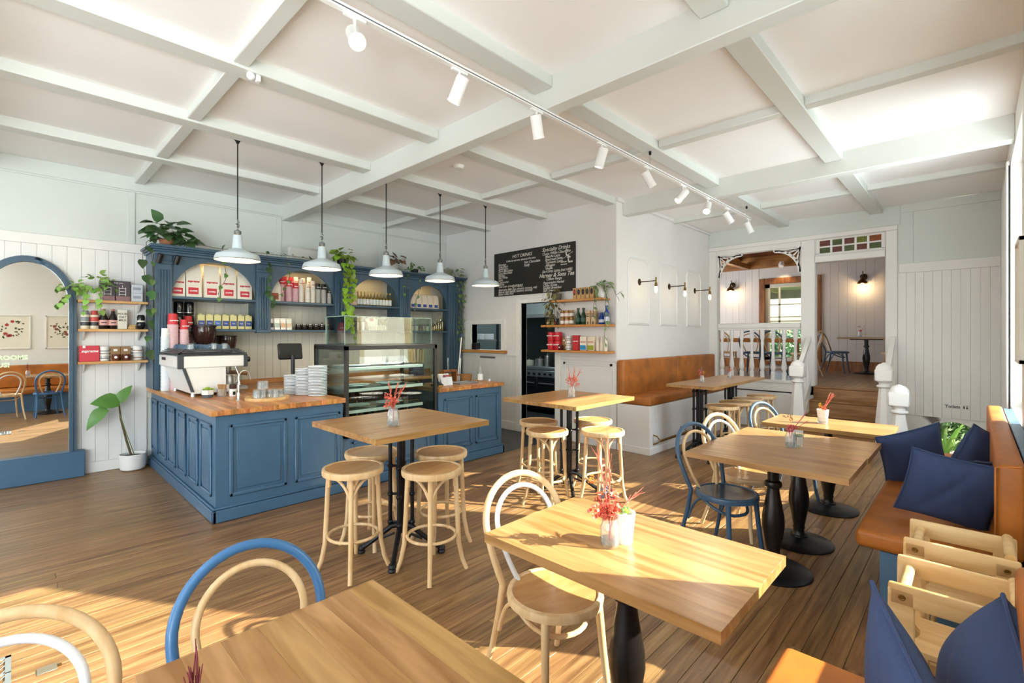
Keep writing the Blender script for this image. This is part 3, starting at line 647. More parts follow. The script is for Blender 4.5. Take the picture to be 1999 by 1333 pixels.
# ---------- arched back bar cabinet
YC = 6.68; PIL = [(1.12, 1.285), (2.185, 2.36), (3.245, 3.48), (4.33, 4.53), (5.32, 5.62)]
bc = thing('back_bar_cabinet', 'tall blue back bar shelving with four arched bays and fluted pilasters', 'cabinet', (1.12, YC, 0))
ox, oy = 1.12, YC
b = MB(); b.box(0, 4.5, -0.05, 0.50, 2.47, 2.50, 0.004); b.box(-0.02, 4.52, -0.07, 0.50, 2.50, 2.525, 0.008); b.box(-0.04, 4.54, -0.10, 0.50, 2.525, 2.545, 0.008); b.box(-0.055, 4.555, -0.12, 0.50, 2.545, 2.575, 0.006); b.build('cornice', BLUED, bc)
for i, (x0, x1) in enumerate(PIL):
    b = MB(); b.box(x0 - ox, x1 - ox, -0.03, 0.05, {0: 0.932, 4: 0.0}.get(i, 1.58), 2.47, 0.004); o = b.build('pilaster', BLUED, bc)
    n = 4; wd = (x1 - x0 - 0.05) / n
    for k in range(n):
        xc = x0 - ox + 0.025 + wd * (k + 0.5)
        b = MB(); b.box(xc - wd * 0.3, xc + wd * 0.3, -0.044, -0.03, 0.95 if i in (0, 4) else 1.62, 2.30, 0.004); b.build('reed', BLUED, o)
    b = MB(); b.box(x0 - ox - 0.008, x1 - ox + 0.008, -0.042, 0.0, 2.36, 2.40, 0.006); b.build('capital', BLUED, o)
for x0, x1 in ((1.12, 1.15), (5.59, 5.62)):
    b = MB(); b.box(x0 - ox, x1 - ox, 0, 0.485, 0.932 if x0 < 2 else 0.0, 2.47); b.build('side_panel', BLUED, bc)
for x0, x1 in ((2.25, 2.29), (3.35, 3.39), (4.41, 4.45)):
    b = MB(); b.box(x0 - ox, x1 - ox, 0.02, 0.49, 1.60, 2.45); b.build('divider', BLUED, bc)
BAYS = [(1.285, 2.185), (2.36, 3.245), (3.48, 4.33), (4.53, 5.32)]
for x0, x1 in BAYS:
    b = MB(); n = 28; cx, r = (x0 + x1) / 2 - ox, (x1 - x0) / 2 - 0.004
    pts = [(cx + r * math.cos(math.pi * i / n), 2.0 + min(r, 0.435) / r * r * math.sin(math.pi * i / n)) for i in range(n + 1)]
    for p, q in zip(pts, pts[1:]): b.prism([(p[0], p[1]), (q[0], q[1]), (q[0], 2.47), (p[0], 2.47)], 'Y', 0.0, 0.03)
    b.build('arch_panel', BLUED, bc)
    b = MB(); b.box(x0 - ox - 0.01, x1 - ox + 0.01, -0.01, 0.49, 1.975, 2.005, 0.004); b.build('shelf', BLUED, bc)
    b = MB(); b.box(x0 - ox - 0.01, x1 - ox + 0.01, -0.01, 0.49, 1.595, 1.625, 0.004); b.build('shelf', BLUED, bc)
    b = MB(); b.box(x0 - ox, x1 - ox, 0.485, 0.495, 2.005, 2.46); b.build('lining', mat('bay_lining', '#d9c9a6', 0.6), bc)
light('bay_strip', 'AREA', (1.73, 6.9, 2.44), 2.6, (1, 0.76, 0.42), 0.7, 0.03, to=(0, 0.2, -1))
for x in (2.8, 3.9, 4.93): light('bay_strip', 'AREA', (x, 6.9, 2.44), 0.9, (1, 0.8, 0.5), 0.6, 0.03, to=(0, 0.2, -1))
# two small black spotlights on the cabinet top
for x, lb in ((1.15, 'small black spotlight under the cornice, at the cabinet left corner'), (1.315, 'small black spotlight under the cornice, right of the first pilaster')):
    t = thing('spotlight', lb, 'spotlight', (x, 6.57, 2.41), 0, 'black cabinet spotlights')
    b = MB(); b.lathe([(0.028, -0.05), (0.03, 0.05)], 14); b.build('housing', BLACK, t, rot=(R(20), R(12), 0)); b = MB(); b.box(-0.008, 0.008, 0, 0.06, 0.03, 0.06); b.build('mount', BLACK, t)
# ---------- glass cake display
dc = thing('cake_display', 'black framed glass cake display case with glass shelves on the bar', 'display case', (2.30, 4.50, 0.52))
DWd, DD, DH = 1.13, 0.72, 0.92
fr = MB()
for x in (0, DWd - 0.035):
    for y in (0, DD - 0.035): fr.box(x, x + 0.035, y, y + 0.035, 0, DH)
for z in (0, DH - 0.04):
    fr.box(0, DWd, 0, 0.035, z, z + 0.04); fr.box(0, DWd, DD - 0.035, DD, z, z + 0.04); fr.box(0, 0.035, 0, DD, z, z + 0.04); fr.box(DWd - 0.035, DWd, 0, DD, z, z + 0.04)
fr.build('frame', BLACK, dc)
CG = glass('display_glass', '#eef6f3', 0.15, 0.03)
MB().box(0.035, DWd - 0.035, 0.012, 0.018, 0.04, DH - 0.04).build('front_pane', CG, dc)
MB().box(0.012, 0.018, 0.035, DD - 0.035, 0.04, DH - 0.04).build('side_pane', CG, dc); MB().box(DWd - 0.018, DWd - 0.012, 0.035, DD - 0.035, 0.04, DH - 0.04).build('side_pane', CG, dc)
MB().box(0.0, DWd, 0, DD, DH, DH + 0.015, 0.002).build('top', mat('display_top', '#3a403e', 0.15), dc)
MB().box(0.035, DWd - 0.035, 0.03, DD - 0.03, 0.0, 0.05).build('deck', mat('deck_grey', '#5c5f5e', 0.4), dc)
for z in (0.24, 0.46, 0.68):
    o = MB().box(0.05, DWd - 0.1, 0.10, DD - 0.06, z, z + 0.008).build('glass_shelf', glass('shelf_glass', '#dff0ea', 0.2, 0.05, 0.0, 0.05), dc)
    MB().box(0.04, DWd - 0.14, 0.085, 0.10, z - 0.012, z + 0.02, 0.002).build('price_rail', mat('price_rail', '#e4ece9', 0.3, 0.2), o)
    for a, c_ in ((0.05, 0.48), (0.55, 0.96)):
        b = MB(); b.tube([(a, 0.11, z + 0.01), (a + 0.02, 0.11, z + 0.055), (c_ - 0.02, 0.11, z + 0.055), (c_, 0.11, z + 0.01)], 0.003, 6); b.build('guard_wire', BRASS, o)
light('display_led', 'AREA', (2.86, 4.60, 0.52 + DH - 0.05), 5, (1, 0.97, 0.92), 1.0, 0.03, to=(0, 0.5, -1))
# sneeze guard box on top
sg = thing('glass_guard', 'frameless clear glass guard standing on top of the cake display', 'glass guard', (2.32, 4.56, 0.52 + DH + 0.016))
for q in ((0, 1.07, 0, 0.006, 0, 0.285), (0, 0.006, 0, 0.42, 0, 0.285), (1.064, 1.07, 0, 0.42, 0, 0.285), (0, 1.07, 0, 0.42, 0.285, 0.291)): MB().box(*q).build('pane', CG, sg)
EDGE = mat('glass_edge', '#b9d2c8', 0.2)
b = MB()
for q in ((0, 1.07, -0.001, 0.005), (0, 1.07, 0.415, 0.421)): b.box(q[0], q[1], q[2], q[3], 0.287, 0.2915)
for x in (0.0, 1.066): b.box(x, x + 0.004, -0.001, 0.003, 0, 0.29); b.box(x, x + 0.004, 0.417, 0.421, 0, 0.29); b.box(x, x + 0.004, 0, 0.42, 0.287, 0.2915)
b.build('glass_edge', EDGE, sg)
def platter(loc, r, label, oval=1.0):
    t = thing('platter', label, 'platter', loc, 0, 'white platters in the cake display')
    MB().lathe([(0.0, 0.004), (r * 0.55, 0.004), (r, 0.022), (r, 0.026), (r * 0.5, 0.01), (0.0, 0.01)], 24, sq=(1, oval)).build('plate', PORC, t)
i = 0
for z in (0.24, 0.46, 0.68):
    for x in (0.3, 0.72):
        platter((2.30 + x, 4.86, 0.52 + z + 0.009), 0.16, 'empty white platter on the %s glass shelf of the cake display, %s one' % ({0.24: 'lowest', 0.46: 'middle', 0.68: 'top'}[z], 'left' if x < 0.5 else 'right'), 0.8); i += 1
for k in range(4):
    t = thing('bottle', '%s small drink bottle from the left on the display case deck' % ORD[k], 'bottle', (2.40 + 0.075 * k, 4.62, 0.57), 0, 'small bottles on the display deck')
    cl = ('#3c4a6a', '#8f7a2a', '#a05a5a', '#2f7a48')[k]
    MB().lathe([(0.024, 0), (0.026, 0.01), (0.026, 0.09), (0.012, 0.12), (0.011, 0.15)], 12).build('body', mat('drink_%d' % k, cl, 0.2), t); MB().lathe([(0.013, 0.15), (0.013, 0.165)], 12).build('cap', BLACK, t)
# plates stacked on the counter
pm = MB().lathe([(0.0, 0.0), (0.07, 0.0), (0.09, 0.004), (0.0925, 0.011), (0.089, 0.0135), (0.06, 0.007), (0.0, 0.006)], 24).mesh('plate', PORC)
STK = [(2.19, 4.88, 20, 'front'), (2.13, 5.05, 18, 'middle'), (2.08, 5.23, 13, 'back')]
for (x, y_, n, nm) in STK:
    for k in range(n):
        tag(obj('plate', pm, None, (x, y_, TZ + 0.0155 * k)), 'white plate in the %s stack beside the cake display, %s from the bottom' % (nm, ORD[k] if k < 16 else str(k + 1) + 'th'), 'plate', 'stacked white plates on the bar')
# round timber tray with glasses
tr = thing('tray', 'round pale timber tray under the upturned water glasses', 'tray', (1.72, 4.94, TZ))
MB().lathe([(0, 0), (0.19, 0), (0.195, 0.012), (0.195, 0.028), (0.18, 0.028), (0.178, 0.016), (0, 0.016)], 32).build('tray_body', PLYW, tr)
gm = MB().lathe([(0.034, 0), (0.030, 0.075), (0.026, 0.08), (0.0, 0.08), (0.0, 0.07), (0.024, 0.07), (0.031, 0.004)], 16, cap=False).mesh('glass', GLASSJ)
gp = [(-0.08, 0.06), (-0.01, 0.08), (-0.04, 0.0), (0.03, 0.01), (0.08, 0.05), (-0.10, -0.02), (0.12, -0.01), (0.06, -0.05)]
for k, (dx, dy) in enumerate(gp):
    tag(obj('drinking_glass', gm, None, (1.72 + dx, 4.94 + dy, TZ + 0.0165)), 'upturned water glass on the round timber tray, %s from the left' % ORD[sorted(range(8), key=lambda q: gp[q][0] - gp[q][1]).index(k)], 'glass', 'water glasses on the tray')
for k, (dx, dy) in enumerate([(-0.045, 0.04), (-0.005, 0.045)]):
    tag(obj('drinking_glass', gm, None, (1.72 + dx, 4.94 + dy, TZ + 0.098)), 'water glass stacked on top of the others on the tray, %s one' % ('left', 'right')[k], 'glass', 'water glasses on the tray')
# water tap
tp = thing('water_tap', 'slim chrome gooseneck water tap on the counter beside the tray', 'tap', (1.50, 5.05, TZ))
MB().tube([(0, 0, 0), (0, 0, 0.22)] + [(0.055 - 0.055 * math.cos(a), 0.055 - 0.055 * math.cos(a) if 0 else 0.02 * (1 - math.cos(a)), 0.22 + 0.06 * math.sin(a)) for a in [i * math.pi / 10 for i in range(1, 9)]] + [(0.115, 0.04, 0.19)], 0.007, 10).build('spout', STEEL, tp)
MB().lathe([(0.02, 0), (0.018, 0.008), (0.013, 0.012), (0.013, 0.07), (0.008, 0.08)], 14).build('base', STEEL, tp); MB().box(-0.006, 0.006, -0.05, 0.0, 0.05, 0.058, 0.003).build('lever', STEEL, tp)
# counter bits: planter, sugar sticks, shaker jar
t = thing('succulent_pot', 'small grey and white faceted pot with a green succulent by the espresso machine', 'pot plant', (1.36, 5.52, TZ))
MB().lathe([(0.045, 0), (0.055, 0.03)], 7).build('pot_foot', mat('grey_glaze', '#5a6670', 0.4), t); MB().lathe([(0.055, 0.03), (0.06, 0.075), (0.05, 0.075), (0.048, 0.06), (0, 0.06)], 7).build('pot', CERAM, t)
for k in range(14):
    a = k * 2.4; rr_ = 0.008 + 0.0028 * k; b = MB(); b.sphere((rr_ * math.cos(a), rr_ * math.sin(a), 0.075 + 0.02 * math.exp(-k * .15)), 0.014, (1, 1, 0.8), 8, 5); b.build('leaf', LEAF2, t)
t = thing('sugar_jar', 'clear jar of brown sugar sticks by the espresso machine', 'jar', (1.48, 5.50, TZ))
MB().lathe([(0.0, 0.002), (0.045, 0.002), (0.047, 0.08), (0.044, 0.08), (0.042, 0.006)], 18, cap=False).build('jar', GLASSJ, t)
rq = random.Random(2)
for k in range(12):
    a = rq.uniform(0, 6.28); q = rq.uniform(0, 0.03); MB().box(-0.008, 0.008, -0.002, 0.002, 0.008, 0.125).build('sugar_stick', mat('kraft', '#b48a5c', 0.7), t, (q * math.cos(a), q * math.sin(a), 0), (rq.uniform(-.2, .2), rq.uniform(-.2, .2), a))
t = thing('shaker', 'white labelled jar with a dark lid by the espresso machine', 'jar', (1.57, 5.46, TZ))
MB().lathe([(0.032, 0), (0.034, 0.004), (0.034, 0.07), (0.028, 0.075)], 18).build('jar', CERAM, t); MB().lathe([(0.031, 0.075), (0.033, 0.08), (0.033, 0.115), (0.028, 0.12)], 18).build('lid', mat('dark_beans', '#3a211a', 0.5), t); MB().box(-0.012, 0.012, -0.036, -0.0335, 0.015, 0.05).build('label', BLACK, t)
# ---------- espresso machine
em = thing('espresso_machine', 'white espresso machine with a dark cup tray on the blue counter', 'espresso machine', (1.14, 5.66, TZ))
EW = mat('machine_white', '#e4e2df', 0.28); ED = mat('machine_grey', '#3b4046', 0.35, 0.3)
L_ = 0.86
b = MB(); b.prism([(0.10, 0.03), (0.50, 0.03), (0.50, 0.29), (0.06, 0.29), (0.10, 0.14)], 'Y', 0.02, L_ - 0.02)
b.v = []; b.f = []
pts = [(0.12, 0.03), (0.55, 0.03), (0.55, 0.09), (0.42, 0.10), (0.42, 0.30), (0.03, 0.30), (0.10, 0.13)]
b.prism(pts, 'Y', 0.0, L_); b.build('body', EW, em)
b = MB(); b.box(0.0, 0.62, -0.015, L_ + 0.015, 0.29, 0.41, 0.008); b.build('upper_body', EW, em)
b = MB(); b.box(-0.004, 0.045, -0.02, 0.03, 0.285, 0.415, 0.004); b.box(0.585, 0.625, -0.02, 0.03, 0.285, 0.415, 0.004); b.build('corner_strip', ED, em)
b = MB(); b.prism([(0.035, 0.29), (0.06, 0.29), (0.135, 0.05), (0.11, 0.05)], 'Y', -0.012, 0.02); b.build('side_strip', ED, em)
for x in (0.14, 0.48):
    for y_ in (0.05, L_ - 0.05): MB().lathe([(0.025, 0), (0.022, 0.035)], 12, (x, y_, 0)).build('foot', STEEL, em)
b = MB(); b.box(0.0, 0.62, -0.015, L_ + 0.015, 0.41, 0.425, 0.004)
for k in range(4):
    z = 0.43 + 0.014 * k; e = 0.02 * k
    b.box(0.0 + e, 0.62 - e, -0.015 + e, 0.0 + e, z, z + 0.007); b.box(0.0 + e, 0.015 + e, -0.015 + e, L_ + 0.015 - e, z, z + 0.007); b.box(0.605 - e, 0.62 - e, -0.015 + e, L_ + 0.015 - e, z, z + 0.007)
b.box(0.06, 0.56, 0.045, L_ - 0.045, 0.464, 0.47); b.build('cup_tray', ED, em)
MB().box(-0.006, 0.0, 0.55, 0.72, 0.355, 0.385, 0.002).build('badge', BLACK, em)
MB().lathe([(0.028, 0.62), (0.028, 0.665), (0.022, 0.67)], 16, (0, 0.06, 0.36), axis='X').build('steam_knob', BLACK, em)
for y_ in (0.25, 0.6):
    o = MB().lathe([(0.035, 0.20), (0.04, 0.22), (0.04, 0.30)], 16, (0.50, y_, 0)).build('group_head', STEEL, em)
    MB().tube([(0.50, y_, 0.205), (0.58, y_, 0.205), (0.70, y_, 0.19)], [0.014, 0.016, 0.02], 10).build('portafilter_handle', RIMU, o)
MB().tube([(0.53, 0.08, 0.29), (0.56, 0.07, 0.2), (0.57, 0.05, 0.08)], 0.006, 8).build('steam_wand', STEEL, em)
MB().box(0.40, 0.64, 0.02, L_ - 0.02, 0.035, 0.075, 0.006).build('drip_tray', STEEL, em)
t = thing('milk_jug', 'steel milk jug standing on the espresso machine drip tray', 'jug', (1.63, 5.80, TZ + 0.0755))
MB().lathe([(0.04, 0), (0.042, 0.005), (0.042, 0.06), (0.034, 0.10), (0.036, 0.115), (0.034, 0.115), (0.032, 0.10)], 18).build('body', STEEL, t); MB().tube([(0.04, 0, 0.1), (0.075, 0, 0.09), (0.075, 0, 0.04), (0.042, 0, 0.025)], 0.005, 8).build('handle', STEEL, t)
cupm = MB().lathe([(0.0, 0.0), (0.022, 0.0), (0.036, 0.02), (0.04, 0.05), (0.037, 0.05), (0.03, 0.015), (0.0, 0.008)], 16).mesh('cup_body', mat('cup_blue', '#47627a', 0.3))
cuph = MB().tube([(0.036, 0, 0.04), (0.055, 0, 0.038), (0.055, 0, 0.02), (0.034, 0, 0.015)], 0.004, 6).mesh('cup_handle', MATS['cup_blue'])
kk = 0
for ix in range(3):
    for iy in range(6):
        t = thing('coffee_cup', 'upturned blue cup on the espresso machine, %s row back, %s from left' % (ORD[iy], ORD[ix]), 'cup', (1.14 + 0.15 + 0.16 * ix, 5.66 + 0.17 + 0.12 * iy, TZ + 0.4705), 0, 'blue coffee cups on the espresso machine')
        obj('cup_body', cupm, t, (0, 0, 0.05), (R(180), 0, 0)); obj('handle', cuph, t, (0, 0, 0.05), (R(180), 0, kk * 0.9)); kk += 1
for k, x in enumerate((0.12, 0.33, 0.43)):
    tag(obj('drinking_glass', MB().lathe([(0.03, 0), (0.03, 0.06), (0.025, 0.068), (0, 0.07), (0, 0.06), (0.024, 0.058), (0.027, 0)], 16, cap=False).mesh('glass', GLASSJ), None, (1.14 + x, 5.735, TZ + 0.4705)), 'upturned clear glass at the front of the machine top, %s from the left' % ORD[k], 'glass', 'clear glasses on the espresso machine')
# grinder hoppers behind the machine
def grinder(loc, s, label):
    t = thing('coffee_grinder', label, 'grinder', loc, 0, 'coffee grinders')
    MB().box(-0.09 * s, 0.09 * s, -0.1 * s, 0.1 * s, 0, 0.40 * s, 0.02).build('body', mat('grinder_white', '#dcdcd6', 0.35), t)
    MB().lathe([(0.045 * s, 0.40 * s), (0.05 * s, 0.43 * s), (0.10 * s, 0.50 * s), (0.115 * s, 0.60 * s), (0.11 * s, 0.64 * s)], 22).build('bean_hopper', mat('brown_hopper', '#3a2420', 0.12), t)
    MB().lathe([(0.118 * s, 0.64 * s), (0.118 * s, 0.655 * s), (0.02, 0.66 * s)], 22).build('lid', BLACK, t)
grinder((1.60, 6.66, TZ), 1.13, 'large coffee grinder with a dark brown bean hopper behind the machine')
grinder((1.925, 6.95, 0.89), 1.0, 'smaller coffee grinder with a flat lid, right of the large hopper')
# ============================================================ goods on the shelves
RED = mat('supreme_red', '#c8202c', 0.4); REDT = mat('red_ink', '#c0242e', 0.5); CREAM = mat('bag_cream', '#efe6d6', 0.6); INK = mat('black_ink', '#1b1b1b', 0.5); WINK = mat('white_ink', '#f2f2f0', 0.5)
FACE = (R(90), 0, 0)            # lettering that faces -Y
FACEX = (R(90), 0, R(-90))      # lettering that faces -X
def rot_for(f): return FACE if f == 'y' else FACEX
def put(name, label, cat, loc, f='y', group=None):
    """things on shelves are modelled facing -Y; those on the kitchen wall are turned to face -X"""
    return thing(name, label, cat, loc, 0 if f == 'y' else R(-90), group)
TXT = {}
def letters(s, size, m, shear=0, bold=0, align='CENTER', width=1.0):
    k = (s, size, m.name, shear, bold, align, width)
    if k not in TXT: TXT[k] = text_mesh(s, size, m, shear, bold, align, width)
    return TXT[k]
def bag(loc, wd, h, dp, label, f='y', mb=None, block='#cf3040', blab='', script='supreme', group='coffee bags', block_h=0.2, tall=True):
    t = put('coffee_bag', label, 'coffee bag', loc, f, group)
    b = MB(); x = wd / 2; b.add([(-x, -dp / 2, 0), (x, -dp / 2, 0), (x, dp / 2, 0), (-x, dp / 2, 0), (-x * .98, -dp / 2, h * .72), (x * .98, -dp / 2, h * .72), (x * .98, dp / 2, h * .72), (-x * .98, dp / 2, h * .72), (-x * .96, -0.006, h), (x * .96, -0.006, h), (x * .96, 0.006, h), (-x * .96, 0.006, h)],
        [(0, 3, 2, 1), (0, 1, 5, 4), (1, 2, 6, 5), (2, 3, 7, 6), (3, 0, 4, 7), (4, 5, 9, 8), (5, 6, 10, 9), (6, 7, 11, 10), (7, 4, 8, 11), (8, 9, 10, 11)])
    b.build('bag', mb or CREAM, t)
    MB().box(-x * .62, x * .62, -dp / 2 - 0.002, -dp / 2, h * .1, h * (.1 + block_h)).build('label_block', mat('block_' + block, block, 0.5), t)
    if script: obj('lettering', letters(script, wd * 0.2, REDT, 0.35, 0.002), t, (0, -dp / 2 - 0.0015, h * .46), FACE)
    if blab: obj('lettering', letters(blab, wd * 0.13, WINK, 0.0, 0.001), t, (0, -dp / 2 - 0.003, h * (.1 + block_h * .4)), FACE)
    return t
U, LW = 2.0055, 1.6255   # shelf surfaces in the back bar
# bay 1 upper: big bags of beans
for k, x in enumerate((1.36, 1.52, 1.715, 1.90, 2.085)):
    bag((x, 6.83, U), 0.17, 0.40 if 0 < k < 4 else 0.36, 0.11, '%s large cream coffee bag from the left in the first lit arch' % ORD[k], blab='COFFEE', group='cream coffee bags in the first arch')
t = put('coffee_bag', 'dark red coffee bag at the right end of the first lit arch', 'coffee bag', (2.165, 6.95, U)); MB().box(-0.03, 0.03, -0.05, 0.05, 0, 0.2, 0.01).build('bag', RED, t)
# bay 1 lower: black canisters and tea tins
for k, x in enumerate((1.385, 1.492)):
    t = put('canister', '%s tall black canister above the pink cups' % ('left', 'right')[k], 'canister', (x, 6.86, LW), 'y', 'black canisters')
    for j in (0, 1):
        MB().lathe([(0.049, 0.165 * j), (0.051, 0.165 * j + 0.006), (0.051, 0.165 * j + 0.15), (0.047, 0.165 * j + 0.162)], 20).build('tin', mat('gloss_black', '#101010', 0.12), t)
        MB().lathe([(0.052, 0.165 * j + 0.03), (0.052, 0.165 * j + 0.034)], 20).build('band', STEEL, t)
TEA = mat('tea_gold', '#d9cf92', 0.4); TEAB = [mat('tea_blue_%d' % k, c_, 0.5) for k, c_ in enumerate(('#45559a', '#3a4590', '#3f74b8', '#34478e', '#4a589a', '#48588f', '#2f468c'))]
for k in range(7):
    x = 1.60 + 0.088 * k
    t = put('tea_tin', '%s pale yellow tea tin with a blue label from the left, left bay lower shelf' % ORD[k], 'tea tin', (x, 6.80, LW), 'y', 'tea tins with blue labels')
    MB().box(-0.039, 0.039, -0.034, 0.034, 0, 0.175, 0.004).build('tin', TEA, t); MB().lathe([(0.024, 0.175), (0.024, 0.188)], 14).build('lid', TEA, t)
    o = MB().box(-0.034, 0.034, -0.0365, -0.034, 0.04, 0.105).build('label', TEAB[k], t); obj('lettering', letters('TEA', 0.022, WINK), o, (0, -0.037, 0.065), FACE)
# bay 2 upper: towers of paper cups
def cups(loc, r, h, col, lid, label, script=True, n=8, group='paper cup stacks', fr=0.72):
    t = put('cup_stack', label, 'paper cups', loc, 'y', group)
    prof = []
    for j in range(n):
        z = h * fr * j / n; prof += [(r * .93, z), (r, z + h * fr / n * .9)]
    MB().lathe(prof + [(r * .9, h * fr)], 18).build('sleeve', mat('cup_' + col, col, 0.55), t)
    MB().lathe([(r * .9, h * fr), (r * .78, h)], 18).build('top_cup', mat('cup_' + lid, lid, 0.5), t)
    if script: obj('lettering', letters('supreme', r * .42, WINK if lid != '#f0e2cc' else REDT, 0.35, 0.001), t, (0, -r * .93, h * (fr + 0.3 * (1 - fr))), FACE)
PK, RD, CRM, DK = '#d7aab0', '#cf3038', '#f0e2cc', '#2c2622'
cups_ = [(2.57, 6.86, 0.040, 0.34, PK, RD, 'tall pink cup stack with red top at the left of the second arch'), (2.64, 6.93, 0.040, 0.36, PK, RD, 'rear pink cup stack with red top, second arch, left of the white stacks'), (2.655, 6.82, 0.040, 0.30, PK, RD, 'middle pink cup stack with red top in the second arch'), (2.735, 6.80, 0.042, 0.27, PK, RD, 'shortest pink cup stack with red top in the second arch'), (2.73, 6.95, 0.038, 0.36, PK, RD, 'rear right pink cup stack with red top, second arch'),
         (2.82, 6.82, 0.038, 0.33, '#e6ddd0', CRM, 'front left cream cup stack in the second arch'), (2.80, 6.95, 0.036, 0.37, '#ecd9b8', CRM, 'rear left cream cup stack in the second arch'), (2.905, 6.80, 0.036, 0.27, '#e6ddd0', CRM, 'short front cream cup stack in the second arch'), (2.90, 6.95, 0.036, 0.36, '#ecd9b8', CRM, 'rear middle cream cup stack in the second arch'), (2.99, 6.95, 0.036, 0.38, '#ecd9b8', CRM, 'rear right cream cup stack in the second arch'), (2.985, 6.82, 0.038, 0.32, '#e6ddd0', CRM, 'front right cream cup stack in the second arch'),
         (3.075, 6.86, 0.045, 0.29, '#b9b4ad', DK, 'left grey cup stack with dark top in the second arch'), (3.165, 6.86, 0.042, 0.29, '#b9b4ad', DK, 'middle grey cup stack with dark top in the second arch'), (3.225, 6.80, 0.03, 0.22, '#b9b4ad', DK, 'right grey cup stack with dark top in the second arch')]
for x, y_, r, h, c1, c2, lb in cups_: cups((x, y_, U), r, h, c1, c2, lb)
bag((2.455, 6.82, U), 0.15, 0.27, 0.09, 'coffee bag with a dark orange picture at the left end of the second arch', block='#a8502a', block_h=0.32, script='')
# bay 2 lower: silver pouches and glass jars
for k in range(4):
    t = put('snack_pouch', '%s silver snack pouch from the left on the second bay lower shelf' % ORD[k], 'pouch', (2.41 + 0.078 * k, 6.80, LW), 'y', 'silver pouches')
    b = MB(); b.prism([(-0.03, -0.02), (0.03, -0.02), (0.03, 0.02), (-0.03, 0.02)], 'Z', 0, 0.001); b.v = []; b.f = []
    b.add([(-0.033, -0.025, 0), (0.033, -0.025, 0), (0.033, 0.025, 0), (-0.033, 0.025, 0), (-0.036, -0.004, 0.155), (0.036, -0.004, 0.155), (0.036, 0.004, 0.155), (-0.036, 0.004, 0.155)], [(0, 3, 2, 1), (4, 5, 6, 7), (0, 1, 5, 4), (1, 2, 6, 5), (2, 3, 7, 6), (3, 0, 4, 7)])
    b.build('pouch', mat('pouch_%d' % k, ('#9a9aa0', '#d6dadb', '#dcd7d2', '#d9dccf')[k], 0.25, 0.4), t)
    MB().add([(-0.03, -0.0215, 0.03), (0.03, -0.0215, 0.03), (0.03, -0.013, 0.09), (-0.03, -0.013, 0.09)], [(0, 1, 2, 3)]).build('label', mat('pouchlab_%d' % k, ('#30303a', '#c9d8c8', '#e8b48c', '#e8c8a8')[k], 0.5), t)
def jar(loc, r, h, lid, body, label, f='y', lab=None, group='glass jars', finial=False):
    t = put('jar', label, 'jar', loc, f, group)
    MB().lathe([(r * .9, 0), (r, 0.006), (r, h * .72), (r * .8, h * .8)], 18).build('jar', body, t)
    MB().lathe([(r * .86, h * .8), (r * .88, h * .82), (r * .88, h * .96), (r * .8, h)], 18).build('lid', lid, t)
    if finial: MB().lathe([(0.004, h), (0.012, h + 0.015), (0.003, h + 0.035)], 10).build('knob', lid, t)
    if lab: MB().lathe([(r * 1.015, h * .18), (r * 1.015, h * .6)], 18, cap=False).build('label', lab, t)
    return t
SMOKE = mat('smoky_jar', '#2c241e', 0.12)
for k in range(6):
    x = 2.78 + 0.085 * k
    jar((x, 6.81, LW), 0.04, 0.085, mat('jar_steel', '#b6b0a6', 0.25, 0.9), SMOKE, '%s dark jar with a steel lid from the left on the second bay lower shelf' % ORD[k], group='dark jars with steel lids', finial=k > 3)
# bay 3 upper: printed box and fourteen cordial bottles
t = put('gift_box', 'patterned gift box at the left of the third arch', 'box', (3.56, 6.80, U)); MB().box(-0.075, 0.075, -0.05, 0.05, 0, 0.2, 0.004).build('box', mat('patterned', '#d9b9a5', 0.6, ns=40, na=0.35), t); MB().box(-0.07, 0.07, -0.052, -0.05, 0.11, 0.17).build('label', mat('pale_label', '#cfd6d8', 0.5), t)
BOT = glass('cordial_glass', '#d9cf9a', 0.35, 0.1); 
bb1 = MB().lathe([(0.025, 0), (0.027, 0.005), (0.027, 0.12), (0.011, 0.165), (0.011, 0.20)], 14).mesh('bottle', BOT); bb2 = MB().lathe([(0.0275, 0.02), (0.0275, 0.105)], 14, cap=False).mesh('label', mat('bottle_label', '#dfe0dc', 0.6)); bb3 = MB().lathe([(0.013, 0.198), (0.013, 0.218)], 12).mesh('cap', mat('gold_cap', '#b99a52', 0.35, 0.8)); bb4 = MB().lathe([(0.021, 0.008), (0.0245, 0.115)], 12).mesh('liquid', mat('cordial', '#c9b56a', 0.3))
for k in range(11):
    t = put('cordial_bottle', '%s clear cordial bottle with a white label from the left, third arch' % ORD[k], 'bottle', (3.675 + 0.056 * k, 6.80, U), 'y', 'cordial bottles in the third arch')
    obj('bottle', bb1, t); obj('label', bb2, t); obj('cap', bb3, t); obj('liquid', bb4, t)
# bay 3 lower: books / menus, framed certificate, plants
for k in range(7):
    t = put('packet', '%s upright packet from the left on the third bay lower shelf' % ORD[k], 'packet', (3.52 + 0.045 * k, 6.80, LW), 'y', 'upright packets')
    MB().box(-0.02, 0.02, -0.04, 0.04, 0, 0.13, 0.003).build('packet', mat('packet_%d' % (k % 4), ('#3a2c28', '#d9dce4', '#5a4638', '#b8bcd0')[k % 4], 0.5), t); MB().box(-0.012, 0.012, -0.02, 0.02, 0.13, 0.142, 0.002).build('clip', BLACK, t)
t = put('certificate', 'black framed certificate with a red stamp on the third bay lower shelf', 'frame', (3.94, 6.86, LW)); 
b = MB()
for q in ((-0.125, 0.125, 0, 0.015), (-0.125, 0.125, 0.205, 0.22), (-0.125, -0.11, 0, 0.22), (0.11, 0.125, 0, 0.22)): b.box(q[0], q[1], -0.01, 0.01, q[2], q[3])
